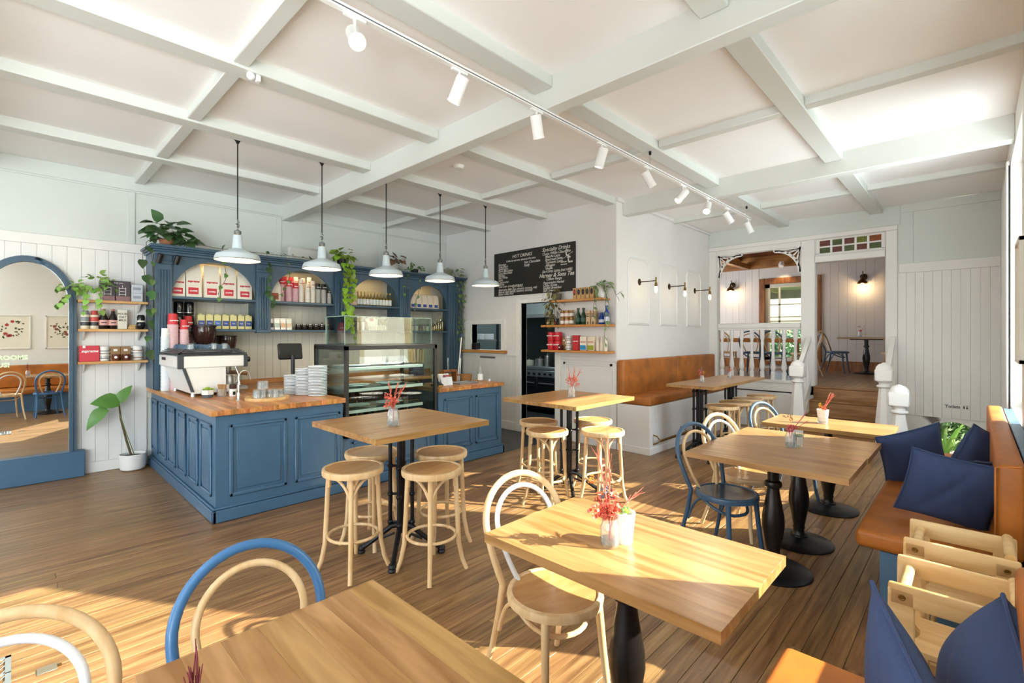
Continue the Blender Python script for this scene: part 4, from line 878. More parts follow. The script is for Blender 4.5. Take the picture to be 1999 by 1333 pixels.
b.build('frame', BLACK, t); MB().box(-0.11, 0.11, -0.004, 0.006, 0.015, 0.205).build('sheet', mat('paper2', '#eceae4', 0.7), t); MB().box(-0.035, 0.035, -0.006, -0.004, 0.15, 0.195).build('stamp', RED, t)
for k in range(8):
    t = put('small_jar', '%s small jar from the left on the third bay lower shelf beside the certificate' % ORD[k], 'jar', (3.84 + 0.04 * k, 6.75, LW), 'y', 'little jars behind the glass guard'); MB().lathe([(0.017, 0), (0.018, 0.004), (0.018, 0.06), (0.014, 0.066)], 12).build('jar', mat('pale_jar', '#c9c3b4', 0.3), t); MB().lathe([(0.016, 0.066), (0.016, 0.08)], 12).build('lid', mat('jar_lid_w', '#dedbd2', 0.4), t)
# bay 4 upper: five bags
for k in range(5): bag((4.66 + 0.118 * k, 6.80, U), 0.112, 0.235, 0.07, '%s cream coffee bag with a blue square from the left, fourth arch' % ORD[k], block='#2c4a9a', block_h=0.2, script='', group='cream bags with blue squares', mb=mat('bag_kraft', '#e6d7c2', 0.65))
for k in range(6): jar((4.60 + 0.075 * k, 6.80, LW), 0.03, 0.105, mat('jar_lid_dark', '#54422f', 0.4), mat('preserve_%d' % (k % 3), ('#8a5f4a', '#b9a68a', '#d6d0c0')[k % 3], 0.25), '%s preserve jar from the left on the fourth bay lower shelf' % ORD[k], group='preserve jars in the fourth bay')
for k in range(6):
    t = put('oil_bottle', '%s slender oil bottle from the left, right end of the fourth bay' % ORD[k], 'bottle', (5.07 + 0.042 * k, 6.78, LW), 'y', 'slender oil bottles'); h = (0.14, 0.16, 0.2, 0.22, 0.25, 0.3)[k]
    MB().lathe([(0.018, 0), (0.019, 0.004), (0.019, h * .55), (0.008, h * .75), (0.008, h)], 12).build('bottle', BOT, t); MB().lathe([(0.015, 0.006), (0.016, h * .5)], 10).build('oil', MATS['cordial'], t)
# things on the right hand worktop
t = thing('takeaway_bags', 'bundle of tall paper bags in a navy holder on the back bench', 'paper bags', (4.62, 6.62, 0.89))
MB().box(-0.11, 0.11, -0.06, 0.06, 0, 0.19, 0.004).build('holder', mat('holder_navy', '#20284f', 0.5), t)
for k in range(5): MB().box(-0.10 + 0.04 * k, -0.07 + 0.045 * k, -0.045, 0.045, 0.19, 0.42 + 0.02 * (k % 3), 0.01).build('paper_bag', mat('kraft2', '#c9a877', 0.7), t, (0, 0, 0), (0, R(2 * k - 4), 0))
def basketry(loc, r, h, label):
    t = thing('basket', label, 'basket', loc); b = MB(); 
    for j in range(7): b.tube([(r * (0.9 + 0.02 * j) * math.cos(a), r * (0.9 + 0.02 * j) * math.sin(a), 0.008 + h * j / 7) for a in [2 * math.pi * i / 24 for i in range(24)]], h / 13, 6, closed=True)
    b.build('weave', mat('wicker', '#9a6c3c', 0.6), t); MB().lathe([(0, 0), (r * .88, 0), (r * .88, 0.008)], 20).build('base', MATS['wicker'], t)
basketry((4.30, 5.00, TZ), 0.075, 0.09, 'round wicker basket beside the clear bottle on the bar end')
t = thing('water_bottle', 'clear glass bottle with a white label at the bar end', 'bottle', (4.38, 4.80, TZ)); MB().lathe([(0.033, 0), (0.036, 0.005), (0.036, 0.11), (0.014, 0.16), (0.014, 0.195), (0.017, 0.2)], 18).build('bottle', GLASSJ, t); MB().lathe([(0.0368, 0.02), (0.0368, 0.1)], 18, cap=False).build('label', mat('label_white', '#f0f0ee', 0.6), t)
t = thing('card_terminal', 'black card payment terminal on the bar, right of the cake display', 'terminal', (3.58, 4.70, TZ)); MB().box(-0.05, 0.05, -0.07, 0.07, 0, 0.03, 0.008).build('body', BLACK, t); MB().box(-0.04, 0.04, -0.05, 0.06, 0.03, 0.05, 0.01).build('screen', mat('screen', '#22282c', 0.1), t, rot=(R(12), 0, 0)); MB().box(-0.03, 0.03, -0.075, -0.07, 0.004, 0.016).build('card', mat('card_yellow', '#c9962e', 0.5), t)
for k, (x, y_, rz) in enumerate(((3.70, 4.70, 10), (3.79, 4.72, -15))):
    t = thing('table_sign', '%s pale folded card sign beside the card terminal' % ('left', 'right')[k], 'sign', (x, y_, TZ), R(rz), 'folded card signs'); MB().box(-0.045, 0.045, 0, 0.002, 0, 0.105).build('front_card', mat('card_pale', '#dfe3e6', 0.6), t, rot=(R(-18), 0, 0)); MB().box(-0.045, 0.045, 0, 0.002, 0, 0.105).build('back_card', MATS['card_pale'], t, (0, 0.062, 0), (R(18), 0, 0))
for k, (x, c_) in enumerate(((3.78, '#e9e6e2'), (3.88, '#e9e6e2'), (3.97, '#c2354a'))):
    t = thing('takeaway_cup', ('left white takeaway cup behind the card signs', 'right white takeaway cup behind the card signs', 'dark takeaway cup with a pink band behind the card signs')[k], 'cup', (x, 5.02, TZ)); MB().lathe([(0.027, 0), (0.037, 0.10)], 16).build('cup', mat('cupx_%d' % k, ('#e9e6e2', '#e2e2e4', '#3c4048')[k], 0.5), t); MB().lathe([(0.039, 0.1), (0.039, 0.108), (0.03, 0.116)], 16).build('lid', mat('cuplid', '#efeeec', 0.4), t)
    if k == 2: MB().lathe([(0.0368, 0.075), (0.0375, 0.095)], 16, cap=False).build('band', mat('pink_band', '#c9506a', 0.5), t)
t = thing('service_tray', 'flat grey steel tray lying on the bar end', 'tray', (4.05, 4.76, TZ)); MB().box(-0.16, 0.16, -0.11, 0.11, 0, 0.01, 0.003).build('tray_base', mat('tray_grey', '#a9adb0', 0.3, 0.5), t)
b = MB()
for q in ((-0.16, 0.16, -0.11, -0.104), (-0.16, 0.16, 0.104, 0.11), (-0.16, -0.154, -0.11, 0.11), (0.154, 0.16, -0.11, 0.11)): b.box(q[0], q[1], q[2], q[3], 0.0, 0.018)
b.build('rim', MATS['tray_grey'], t)
t = thing('rack', 'timber slatted bread rack standing on the bar end', 'rack', (4.05, 5.08, TZ)); MB().box(-0.10, 0.12, -0.05, 0.05, 0.13, 0.16, 0.004).build('rack_top', RIMU, t); MB().box(-0.1, -0.08, -0.05, 0.05, 0, 0.13).build('leg', RIMU, t); MB().box(0.1, 0.12, -0.05, 0.05, 0, 0.13).build('leg', RIMU, t); MB().cyl((0, 0, 0.16), (0, 0, 0.32), 0.004).build('spike', STEEL, t)
for k, (x, l) in enumerate(((4.20, 0.50), (4.235, 0.22))):
    t = thing('cleaning_brush', ('longer white handled brush with blue tips standing in the caddy', 'shorter white handled brush with a blue tip in the caddy')[k], 'brush', (x, 5.06, TZ + 0.09), 0, 'brushes'); MB().cyl((0, 0, -0.08), (0.02 + 0.05 * (1 - k), 0, l), 0.008).build('handle', WHITE, t); MB().cyl((0.02 + 0.05 * (1 - k), 0, l), (0.023 + 0.053 * (1 - k), 0, l + 0.05), 0.013).build('tip', mat('tip_blue', '#26306a', 0.4), t)
t = thing('brush_caddy', 'clear cup holding the two white brushes', 'caddy', (4.21, 5.06, TZ)); MB().lathe([(0.0, 0.002), (0.035, 0.002), (0.04, 0.09), (0.038, 0.09), (0.033, 0.006)], 16, cap=False).build('cup', GLASSJ, t); MB().lathe([(0.042, 0.075), (0.042, 0.095)], 16, cap=False).build('band', RIMU, t)
tag(MB().lathe([(0.012, 0), (0.015, 0.012), (0.02, 0.03)], 12).build('egg_cup', PORC, loc=(4.47, 4.72, TZ)), 'tiny white dish at the far right of the bar end', 'dish')
# pink and white takeaway cups beside the machine, at the pilaster
big = [(1.20, 6.585, 0.05, 0.70, '#dfe3e8', '#e9e9ea', 'white cup stack at the far left behind the espresso machine'), (1.272, 6.60, 0.06, 0.865, '#dcb6ba', RD, 'tallest pink cup stack with red top behind the espresso machine'), (1.378, 6.585, 0.05, 0.80, '#dcb6ba', RD, 'middle pink cup stack with red top behind the espresso machine'), (1.475, 6.86, 0.055, 0.85, '#dcb6ba', RD, 'right pink cup stack with red top beside the grinder hopper')]
for x, y_, r, h, c1, c2, lb in big: cups((x, y_ - 0.035, TZ), r * 0.93, h, c1, c2, lb, n=16, fr=0.86)
cups((2.92, 6.62, 0.89), 0.035, 0.32, '#d8d0c6', CRM, 'kraft cup stack standing alone on the back bench', script=False)
# till beside the display
t = thing('till', 'black point of sale till behind the cake display', 'till', (2.16, 5.42, 0.93)); MB().box(-0.10, 0.10, -0.08, 0.08, 0, 0.02, 0.006).build('foot', BLACK, t); MB().cyl((0, 0.02, 0.02), (0, 0.02, 0.40), 0.02).build('stem', BLACK, t); MB().box(-0.13, 0.13, -0.02, 0.02, 0.36, 0.54, 0.012).build('screen', BLACK, t, rot=(R(-12), 0, 0))
t = thing('air_unit', 'white wall air conditioner above the back bar cabinet', 'air conditioner', (3.0, 7.1, 2.62)); MB().box(-0.28, 0.28, -0.10, 0.08, 0, 0.2, 0.03).build('case', mat('aircon', '#d8d7d0', 0.5), t); MB().box(-0.24, 0.24, -0.105, -0.1, 0.03, 0.06, 0.004).build('louvre', mat('aircon2', '#c6c5be', 0.5), t)
# ============================================================ wall shelves
def wall_shelf_y(x0, x1, z, label):   # on the left wall
    t = thing('timber_shelf', label, 'shelf', ((x0 + x1) / 2, YL, z), 0, 'pine shelves on the left wall'); h = (x1 - x0) / 2
    MB().box(-h, h, -0.20, -0.018, -0.028, 0, 0.003).build('shelf_board', SHELFW, t)
    for x in (-h + 0.04, h - 0.08): MB().prism([(-0.018, -0.028), (-0.15, -0.028), (-0.018, -0.13)], 'X', x, x + 0.018).build('bracket', WALLW, t)
for z, n in ((1.94, 'top'), (1.62, 'middle'), (1.26, 'bottom')): wall_shelf_y(0.505, 1.115, z, '%s pine shelf between the arched mirror and the blue cabinet' % n)
SY = 7.08
put0 = put
def put(*a, **k):
    o = put0(*a, **k); o.scale = (1.17, 1.0, 1.2); return o
for k, x in enumerate((0.754, 0.885)):
    t = put('coffee_plunger_box', '%s dark box with a picture of a coffee plunger on the top shelf' % ('left', 'right')[k], 'box', (x, SY, 1.9405), 'y', 'coffee plunger boxes')
    MB().box(-0.06, 0.06, -0.05, 0.05, 0, 0.19, 0.002).build('box', mat('box_dark', '#4c4248', 0.5), t); MB().box(-0.06, 0.06, -0.0505, -0.05, 0, 0.045).build('base_print', mat('box_rose', '#8f6a6c', 0.5), t)
    obj('lettering', letters('hey you', 0.022, WINK), t, (-0.03, -0.051, 0.165), FACE)
    b = MB()
    for q in ((-0.03, 0.025, 0.06, 0.064), (-0.03, 0.025, 0.12, 0.124), (-0.03, -0.026, 0.05, 0.13), (0.021, 0.025, 0.05, 0.13), (-0.004, 0.0, 0.12, 0.15), (-0.02, 0.014, 0.09, 0.094)): b.box(q[0], q[1], -0.052, -0.0505, q[2], q[3])
    b.build('plunger_print', WINK, t)
for k in range(2):
    t = put('filter_box', '%s white printed box on the top shelf beside the blue cabinet' % ('lower', 'upper')[k], 'box', (1.016, SY, 1.9405 + 0.0995 * k), 'y', 'white printed boxes'); MB().box(-0.045, 0.045, -0.05, 0.05, 0, 0.082, 0.002).build('box', mat('box_white', '#cfd2d8', 0.5), t); MB().box(-0.03, 0.03, -0.0515, -0.05, 0.03, 0.055).build('label', mat('box_print', '#9aa0aa', 0.5), t)
for k, x in enumerate((0.565, 0.643)):
    t = put('drink_can', '%s tall printed drink tin on the middle shelf' % ('pale', 'red')[k], 'tin', (x, SY, 1.6205), 'y', 'printed tins on the middle shelf')
    MB().lathe([(0.032, 0), (0.033, 0.004), (0.033, 0.13)], 18).build('tin', mat('tin_cream', '#d8cdb4', 0.4), t); MB().lathe([(0.028, 0.13), (0.024, 0.155), (0.024, 0.17)], 18).build('neck', mat(('tin_grey', 'tin_red')[k], ('#7d8588', '#b83a34')[k], 0.4), t); MB().lathe([(0.0335, 0.07), (0.0335, 0.11)], 18, cap=False).build('label', MATS[('tin_grey', 'tin_red')[k]], t); MB().lathe([(0.0337, 0.03), (0.0337, 0.065)], 18, cap=False).build('band', mat('tin_black', '#2b2c30', 0.4), t)
for k, x in enumerate((0.722, 0.805)):
    t = put('syrup_bottle', '%s dark brown syrup bottle with a pink label' % ('left', 'right')[k], 'bottle', (x, SY, 1.6205), 'y', 'brown syrup bottles')
    MB().lathe([(0.034, 0), (0.037, 0.005), (0.037, 0.09), (0.015, 0.15), (0.013, 0.185)], 18).build('bottle', mat('brown_glass', '#1d1210', 0.08), t); MB().lathe([(0.014, 0.17), (0.014, 0.19)], 12).build('cap', mat('copper_cap', '#a86b5c', 0.4), t); MB().lathe([(0.0375, 0.035), (0.0375, 0.085)], 18, cap=False).build('label', mat('pink_label', '#d9a49a', 0.5), t); MB().box(-0.02, 0.02, -0.039, -0.037, 0.055, 0.065).build('print', INK, t)
t = put('oat_carton', 'cream oat milk carton with dark lettering on the middle shelf', 'carton', (0.885, SY, 1.6205)); MB().box(-0.037, 0.037, -0.035, 0.035, 0, 0.18, 0.003).build('carton', mat('carton_cream', '#e4decf', 0.5), t); MB().box(-0.037, 0.037, -0.035, 0.035, 0.18, 0.187, 0.002).build('top', WHITE, t)
for j, s in enumerate(('POUR', 'OAT', 'MILK')): obj('lettering', letters(s, 0.028, mat('ink_grey', '#5a5550', 0.5), 0, 0.0008), t, (0, -0.0355, 0.135 - 0.03 * j), FACE)
t = put('wood_block_toy', 'small stack of pale timber blocks on the middle shelf', 'blocks', (0.972, SY, 1.6205)); MB().box(-0.03, 0.03, -0.03, 0.03, 0, 0.022, 0.003).build('block', PLYW, t); MB().box(-0.022, 0.028, -0.025, 0.025, 0.0225, 0.045, 0.003).build('block', PLYW, t, rot=(0, 0, 0.3))
t = put('black_vessel', 'glossy black stacked cups on the middle shelf beside the cabinet', 'cups', (1.055, SY - 0.03, 1.6205)); MB().lathe([(0.02, 0), (0.036, 0.03), (0.036, 0.06), (0.03, 0.07)], 18).build('cup', mat('gloss_black2', '#0e1012', 0.1), t); MB().lathe([(0.03, 0.07), (0.03, 0.085)], 18).build('band', CREAM, t); MB().lathe([(0.03, 0.085), (0.033, 0.12), (0.024, 0.14)], 18).build('upper_cup', MATS['gloss_black2'], t)
t = put('red_coffee_box', 'bright red coffee box on the bottom shelf', 'box', (0.60, SY, 1.2605)); MB().box(-0.072, 0.072, -0.04, 0.04, 0, 0.145, 0.003).build('box', mat('pink_red', '#c93646', 0.5), t); obj('lettering', letters('supreme', 0.034, WINK, .35, .001), t, (0, -0.0405, 0.085), FACE); MB().box(-0.05, -0.03, -0.0415, -0.04, 0.125, 0.145).build('seal', WINK, t)
def mug(loc, label, col=CERAM, f='y', printm=None, handle=1, group='printed mugs', k=2):
    t = put('mug_stack', label, 'mugs', loc, f, group)
    for j in range(k):
        o = MB().lathe([(0.034, 0.07 * j), (0.04, 0.07 * j + 0.006), (0.04, 0.07 * j + 0.066)], 18).build('mug', col, t); MB().tube([(0.038 * handle, 0, 0.07 * j + 0.055), (0.062 * handle, 0, 0.07 * j + 0.05), (0.062 * handle, 0, 0.07 * j + 0.022), (0.038 * handle, 0, 0.07 * j + 0.016)], 0.005, 6).build('handle', col, o)
        if printm: MB().lathe([(0.0403, 0.07 * j + 0.018), (0.0403, 0.07 * j + 0.03)], 18, cap=False).build('print', printm, o)
    return t
t = mug((0.725, SY, 1.2605), 'pair of stacked white mugs with grey print on the bottom shelf', printm=mat('mug_print', '#8a8f96', 0.5)); obj('lettering', letters("IS NO", 0.025, INK), t, (0, -0.0405, 0.03), FACE)
for k, x in enumerate((0.825, 0.917)):
    t = put('cup_box', '%s kraft box with a brown glass cup in front' % ('left', 'right')[k], 'box', (x, SY, 1.2605), 'y', 'kraft cup boxes'); MB().box(-0.038, 0.038, -0.01, 0.04, 0, 0.135, 0.002).build('box', mat('kraft3', '#9a7650', 0.7), t); MB().box(-0.015, 0.015, -0.0115, -0.01, 0.09, 0.11).build('emblem', WINK, t)
    t = put('amber_cup', '%s amber glass cup in front of the kraft boxes' % ('left', 'right')[k], 'cup', (x, SY - 0.068, 1.2605), 'y', 'amber glass cups'); MB().lathe([(0.026, 0), (0.033, 0.02), (0.034, 0.062)], 16).build('cup', mat('amber', '#5e2a18', 0.08), t); MB().sphere((-0.006, -0.033, 0.035), 0.012, (1, 0.2, 1), 8, 6).build('emblem', WINK, t)
t = mug((1.03, SY, 1.2605), 'pair of stacked white mugs with a floral print on the bottom shelf', printm=mat('mug_floral', '#b08f80', 0.5), handle=-1)
put = put0
# ---------- shelves on the kitchen wall
def wall_shelf_x(y0, y1, z, label):
    t = thing('timber_shelf', label, 'shelf', (XK, (y0 + y1) / 2, z), 0, 'pine shelves on the kitchen wall'); h = (y1 - y0) / 2
    MB().box(-0.22, 0, -h, h, -0.03, 0, 0.003).build('shelf_board', SHELFWY, t)
wall_shelf_x(3.60, 4.50, 2.06, 'top pine shelf right of the kitchen doorway'); wall_shelf_x(3.52, 4.66, 1.70, 'middle pine shelf right of the kitchen doorway'); wall_shelf_x(3.52, 4.66, 1.335, 'bottom pine shelf right of the kitchen doorway')
KX = XK - 0.11
def ly(u):   # y from the pixel column of the shelf front, kept on the shelf
    return u
for k, c_ in enumerate(('#b8433a', '#2e2f4a', '#2a2a2e', '#2f4038', '#20242a')):
    t = put('tea_carton', '%s kraft carton with a dark oval label from left, shelf by the doorway' % ORD[k], 'carton', (KX, 4.10 - 0.073 * k, 2.0605), 'x', 'kraft cartons on the top shelf'); MB().box(-0.031, 0.031, -0.03, 0.03, 0, 0.16, 0.003).build('carton', mat('kraft4', '#c9a06a', 0.6), t)
    MB().sphere((0, -0.03, 0.10), 0.05, (0.46, 0.06, 0.85), 14, 8).build('label', mat('oval_%d' % k, '#26262a', 0.5), t); MB().box(-0.02, 0.02, -0.0345, -0.03, 0.085, 0.125).build('panel', mat('ovp_%d' % k, c_, 0.5), t)
t = put('planter', 'white ceramic pot holding a trailing plant on the top shelf by the doorway', 'pot', (KX, 3.69, 2.0605)); t.location = (KX, 3.69, 2.0605); MB().lathe([(0.055, 0), (0.075, 0.16), (0.068, 0.16), (0.05, 0.02)], 18, cap=False).build('pot', TERRA, t); MB().lathe([(0.0, 0.13), (0.066, 0.13)], 18).build('soil', SOIL, t)
for k in range(2):
    t = put('candle_jar', '%s dark candle jar at the left end of the middle shelf by the doorway' % ('left', 'right')[k], 'jar', (KX, 4.57 - 0.11 * k, 1.7005), 'x', 'candle jars'); MB().lathe([(0.042, 0), (0.044, 0.005), (0.044, 0.085)], 18).build('jar', mat('dark_jar', '#3a2d2a', 0.2), t); MB().lathe([(0.045, 0.085), (0.045, 0.1)], 18).build('lid', BLACK, t); MB().box(-0.03, 0.03, -0.048, -0.042, 0.012, 0.05).build('label', mat('cand_%d' % k, ('#c9b184', '#d33a50')[k], 0.5), t)
for k in range(3):
    for j in range(2):
        t = jar((KX, 4.335 - 0.082 * k, 1.7005 + 0.106 * j), 0.036, 0.104, mat('gold_lid', '#b08a4a', 0.35, 0.6), mat('spread_%d' % k, ('#a06a50', '#c08a70', '#8f6a4a')[k], 0.3), '%s white labelled jar from the left, %s layer, shelf by the doorway' % (ORD[k], ('lower', 'upper')[j]), 'x', mat('label_w2', '#e9e4dc', 0.6), 'stacked jars with white labels')
for k in range(2):
    t = put('green_bottle', '%s dark green bottle on the middle shelf by the doorway' % ('left', 'right')[k], 'bottle', (KX, 4.055 - 0.092 * k, 1.7005), 'x', 'dark green bottles'); MB().lathe([(0.036, 0), (0.04, 0.006), (0.04, 0.12), (0.016, 0.18), (0.016, 0.225), (0.019, 0.23)], 18).build('bottle', mat('green_glass', '#1c3a2c', 0.15), t); MB().lathe([(0.0405, 0.04), (0.0405, 0.1)], 18, cap=False).build('label', mat('green_label', '#34564a', 0.5), t); MB().lathe([(0.02, 0.215), (0.02, 0.235)], 14).build('cap', mat('cap_dark', '#202824', 0.4), t)
for k in range(2):
    t = put('milk_carton', '%s kraft milk carton with a black tail print' % ('left', 'right')[k], 'carton', (KX, 3.865 - 0.085 * k, 1.7005), 'x', 'kraft milk cartons'); MB().box(-0.036, 0.036, -0.034, 0.034, 0, 0.19, 0.003).build('carton', mat('carton_kraft', '#cdb08c', 0.6), t); obj('lettering', letters('OAT', 0.03, INK, 0, .001), t, (0, -0.0345, 0.135), FACE); obj('lettering', letters('MILK', 0.026, INK, 0, .001), t, (0, -0.0345, 0.105), FACE); MB().box(-0.012, 0.006, -0.0355, -0.034, 0.004, 0.04).build('tail_print', INK, t)
    MB().lathe([(0.012, 0.19), (0.012, 0.205)], 12).build('cap', WHITE, t)
for k, (yy, xx, h) in enumerate(((3.70, 0.04, 0.16), (3.645, -0.02, 0.16), (3.60, 0.03, 0.25), (3.565, -0.03, 0.25))):
    t = put('blue_tin', '%s cobalt blue bottle from the left at the right end of the middle shelf' % ORD[k], 'bottle', (KX + xx, yy, 1.7005), 'x', 'cobalt blue bottles'); MB().lathe([(0.03, 0), (0.033, 0.005), (0.033, h * .62), (0.018, h * .75), (0.018, h * .95), (0.02, h)], 16).build('bottle', mat('cobalt', '#1f3f97', 0.25), t); MB().lathe([(0.0335, h * .15), (0.0335, h * .4)], 16, cap=False).build('label', mat('cobalt_label', '#d5d9e6', 0.5), t)
for k in range(2):
    for j in range(2):
        t = put('red_tin', '%s red coffee tin, %s of its stack, bottom shelf by the doorway' % (('left', 'right')[k], ('lower', 'upper')[j]), 'tin', (KX, 4.54 - 0.125 * k, 1.3355 + 0.131 * j), 'x', 'red coffee tins'); MB().lathe([(0.056, 0), (0.058, 0.004), (0.058, 0.125), (0.056, 0.13)], 22).build('tin', RED, t); obj('lettering', letters('supreme', 0.03, WINK, .35, .001), t, (0, -0.0585, 0.07), FACE)
t = put('cup_box', 'kraft box behind the red cup on the bottom shelf by the doorway', 'box', (KX + 0.04, 4.325, 1.3355), 'x'); MB().box(-0.04, 0.04, -0.02, 0.04, 0, 0.185, 0.002).build('box', MATS['kraft3'], t); MB().box(-0.015, 0.015, -0.0215, -0.02, 0.13, 0.15).build('emblem', WINK, t)
t = put('amber_cup', 'dark red glass cup on the bottom shelf by the doorway', 'cup', (KX - 0.05, 4.33, 1.3355), 'x'); MB().lathe([(0.03, 0), (0.036, 0.02), (0.038, 0.075)], 16).build('cup', mat('dark_red_glass', '#4a1a18', 0.1), t); MB().sphere((0, -0.037, 0.04), 0.012, (1, 0.2, 1), 8, 6).build('emblem', WINK, t)
mug((KX, 4.22, 1.3355), 'pair of stacked white mugs on the bottom shelf by the doorway', f='x', printm=MATS['mug_print'], handle=-1, k=3)
def pouch(y0, wd, h, col, lab, label):
    t = put('coffee_pouch', label, 'coffee pouch', (KX, y0, 1.3355), 'x'); MB().box(-wd / 2, wd / 2, -0.03, 0.03, 0, h, 0.008).build('pouch', mat('pouch_' + col, col, 0.5), t)
    if lab: MB().box(-wd * .42, wd * .42, -0.0315, -0.03, 0.012, h * .38).build('label', mat('plab_' + lab, lab, 0.5), t)
    obj('lettering', letters('supreme', wd * .22, REDT if lab else WINK, .35, .0008), t, (0, -0.031, h * .58), FACE)
pouch(4.085, 0.115, 0.215, '#c22a34', None, 'red coffee pouch with white script on the bottom shelf by the doorway'); pouch(3.955, 0.115, 0.2, '#ece2d2', '#2f8ec4', 'cream coffee pouch with a blue label on the bottom shelf by the doorway'); pouch(3.825, 0.115, 0.2, '#ecdcc6', '#9aa82e', 'cream coffee pouch with a green label on the bottom shelf by the doorway')
for k in range(3):
    t = put('white_bottle', '%s slim white bottle from the left at the right end of the bottom shelf' % ORD[k], 'bottle', (KX, 3.725 - 0.062 * k, 1.3355), 'x', 'slim white bottles'); MB().lathe([(0.026, 0), (0.028, 0.005), (0.026, 0.12), (0.012, 0.17), (0.012, 0.19)], 16).build('bottle', mat('bottle_white', '#e8dfd0', 0.4), t); MB().lathe([(0.013, 0.185), (0.013, 0.2)], 12).build('cap', CREAM, t)
# ---------- chalkboard menu
mb = thing('menu_board', 'large black chalkboard drinks menu above the kitchen doorway', 'menu board', (XK - 0.001, 5.02, 2.56))
MB().box(-0.02, 0, -0.845, 0.845, -0.36, 0.36, 0.003).build('board', mat('chalkboard', '#26241f', 0.55, ns=4, na=0.1), mb)
CH = mat('chalk', '#d9d5cc', 0.8)
def chalk(s, y, z, size, sh=0.3, bold=0.0012, wd=1.0): obj('lettering', letters(s, size, CH, sh, bold, 'LEFT', wd), mb, (-0.0215, -y, z), FACEX)
Lx = -0.77
chalk('HOT DRINKS', -0.42, 0.25, 0.072, 0.2); chalk('Coffee by supreme, takeaway 50c extra', -0.56, 0.195, 0.04)
for k, s in enumerate(('Espresso', 'Long Black', 'Americano', 'Short Macchiato', 'Long Macchiato', 'Piccolo', 'Flat White', 'Latte', 'Cappuccino', 'Mocha', 'Chai Latte (sweet or spicy)')): chalk(s, Lx + 0.03, 0.148 - 0.0365 * k, 0.05, wd=1.0)
for k, s in enumerate(('Hot Chocolate', 'Fluffy')): chalk(s, -0.16, 0.135 - 0.05 * k, 0.055)
chalk('EXTRAS', -0.42, -0.232, 0.065, 0.2)
for k, s in enumerate(('Alternative Milk (Soy, almond, coconut, oat)', 'Flavour shot (vanilla, hazelnut, caramel)', 'Extra Coffee Shot')): chalk(s, Lx + 0.03, -0.272 - 0.036 * k, 0.05, wd=0.95)
chalk('Specialty Drinks', 0.22, 0.272, 0.082, 0.3)
for k, s in enumerate(('Cacao White Chocolate', 'Matcha Latte', 'Beetroot Latte', 'Turmeric Latte', 'Affogato', 'Vivaffe', 'Earl Grey Latte (oat milk)')): chalk(s, 0.22 + (0.06 if 0 < k < 6 else 0), 0.217 - 0.045 * k, 0.055)
chalk('Harney & Sons Tea', 0.16, -0.125, 0.085, 0.35, 0.0022); chalk('Classic Range', 0.3, -0.172, 0.055)
for k, s in enumerate(('Peppermint Herbal', 'China Green', 'English Breakfast', 'Earl Grey')): chalk(s, 0.24, -0.225 - 0.04 * k, 0.052)
chalk('t', 0.66, 0.16, 0.2, 0, 0.003); chalk('t.', 0.70, 0.06, 0.2, 0, 0.003); chalk('teahouse', 0.58, 0.07, 0.03); chalk('tearooms', 0.58, 0.035, 0.03)
b = MB(); b.tube([(-0.0215, -0.60, 0.115), (-0.0215, -0.81, 0.215)], 0.003, 4); b.build('chalk_stroke', CH, mb)
# toilets sign
ts = thing('toilets_sign', 'small white sign reading Toilets on the board wall', 'sign', (XS - 0.0125, 0.172, 0.585)); MB().box(-0.006, 0, -0.13, 0.13, -0.033, 0.033, 0.002).build('plate', mat('sign_white', '#e4e4e2', 0.4), ts)
obj('lettering', letters('Toilets', 0.055, INK, 0, 0.0015, 'LEFT'), ts, (-0.0065, 0.115, -0.018), FACEX)
for k, yy in enumerate((-0.075, -0.105)):
    b = MB(); b.lathe([(0.006, 0), (0.006, 0.001)], 10, (-0.0065, yy, 0.016), axis='X'); b.prism([(yy - 0.009, 0.007), (yy + 0.009, 0.007), (yy + 0.006, -0.02), (yy - 0.006, -0.02)] if k == 0 else [(yy - 0.004, 0.007), (yy + 0.004, 0.007), (yy + 0.011, -0.02), (yy - 0.011, -0.02)], 'X', -0.0075, -0.006); b.build('pictogram', INK, ts)
# ---------- hatch tray box, rail light, kitchen
tag(MB().box(-0.05, 0.05, -0.06, 0.06, 0, 0.12, 0.006).build('printer', BLACK, loc=(XK + 0.03, 6.38, HZ0)), 'small black docket printer on the hatch sill', 'printer')
t = thing('ticket_rail', 'grey steel docket rail below the serving hatch', 'rail', (XK, 6.03, 1.175)); MB().cyl((-0.02, -0.18, 0), (-0.02, 0.18, 0), 0.016).build('rail', mat('rail_grey', '#8f8f90', 0.35, 0.6), t); MB().box(-0.02, 0, -0.16, -0.14, -0.008, 0.008).build('bracket', MATS['rail_grey'], t); MB().box(-0.02, 0, 0.14, 0.16, -0.008, 0.008).build('bracket', MATS['rail_grey'], t)
S('wall_kitchen_back', mat('kitchen_wall', '#5d6a68', 0.5), (XK + 3.0, XK + 3.1, YS + 0.12, YL, 0, ZC), (XK + 0.12, XK + 3.0, YL, YL + 0.1, 0, ZC)); S('ceiling_kitchen', mat('kitchen_ceiling', '#8f9694', 0.7), (XK + 0.12, XK + 3.1, YS + 0.12, YL, ZC - 0.2, ZC))
KS = mat('kitchen_steel', '#7a8482', 0.35, 0.5); KD = mat('kitchen_dark', '#1d2123', 0.3, 0.2)
t = thing('oven_range', 'black double oven range seen through the kitchen doorway', 'oven', (7.3, 6.40, 0))
MB().box(0, 0.7, -0.62, 0.62, 0.08, 0.86, 0.006).build('body', KD, t); MB().box(-0.02, 0.72, -0.63, 0.63, 0.86, 0.92, 0.006).build('hob', KS, t); MB().box(-0.03, 0, -0.62, 0.62, 0.72, 0.85, 0.004).build('control_panel', KS, t)
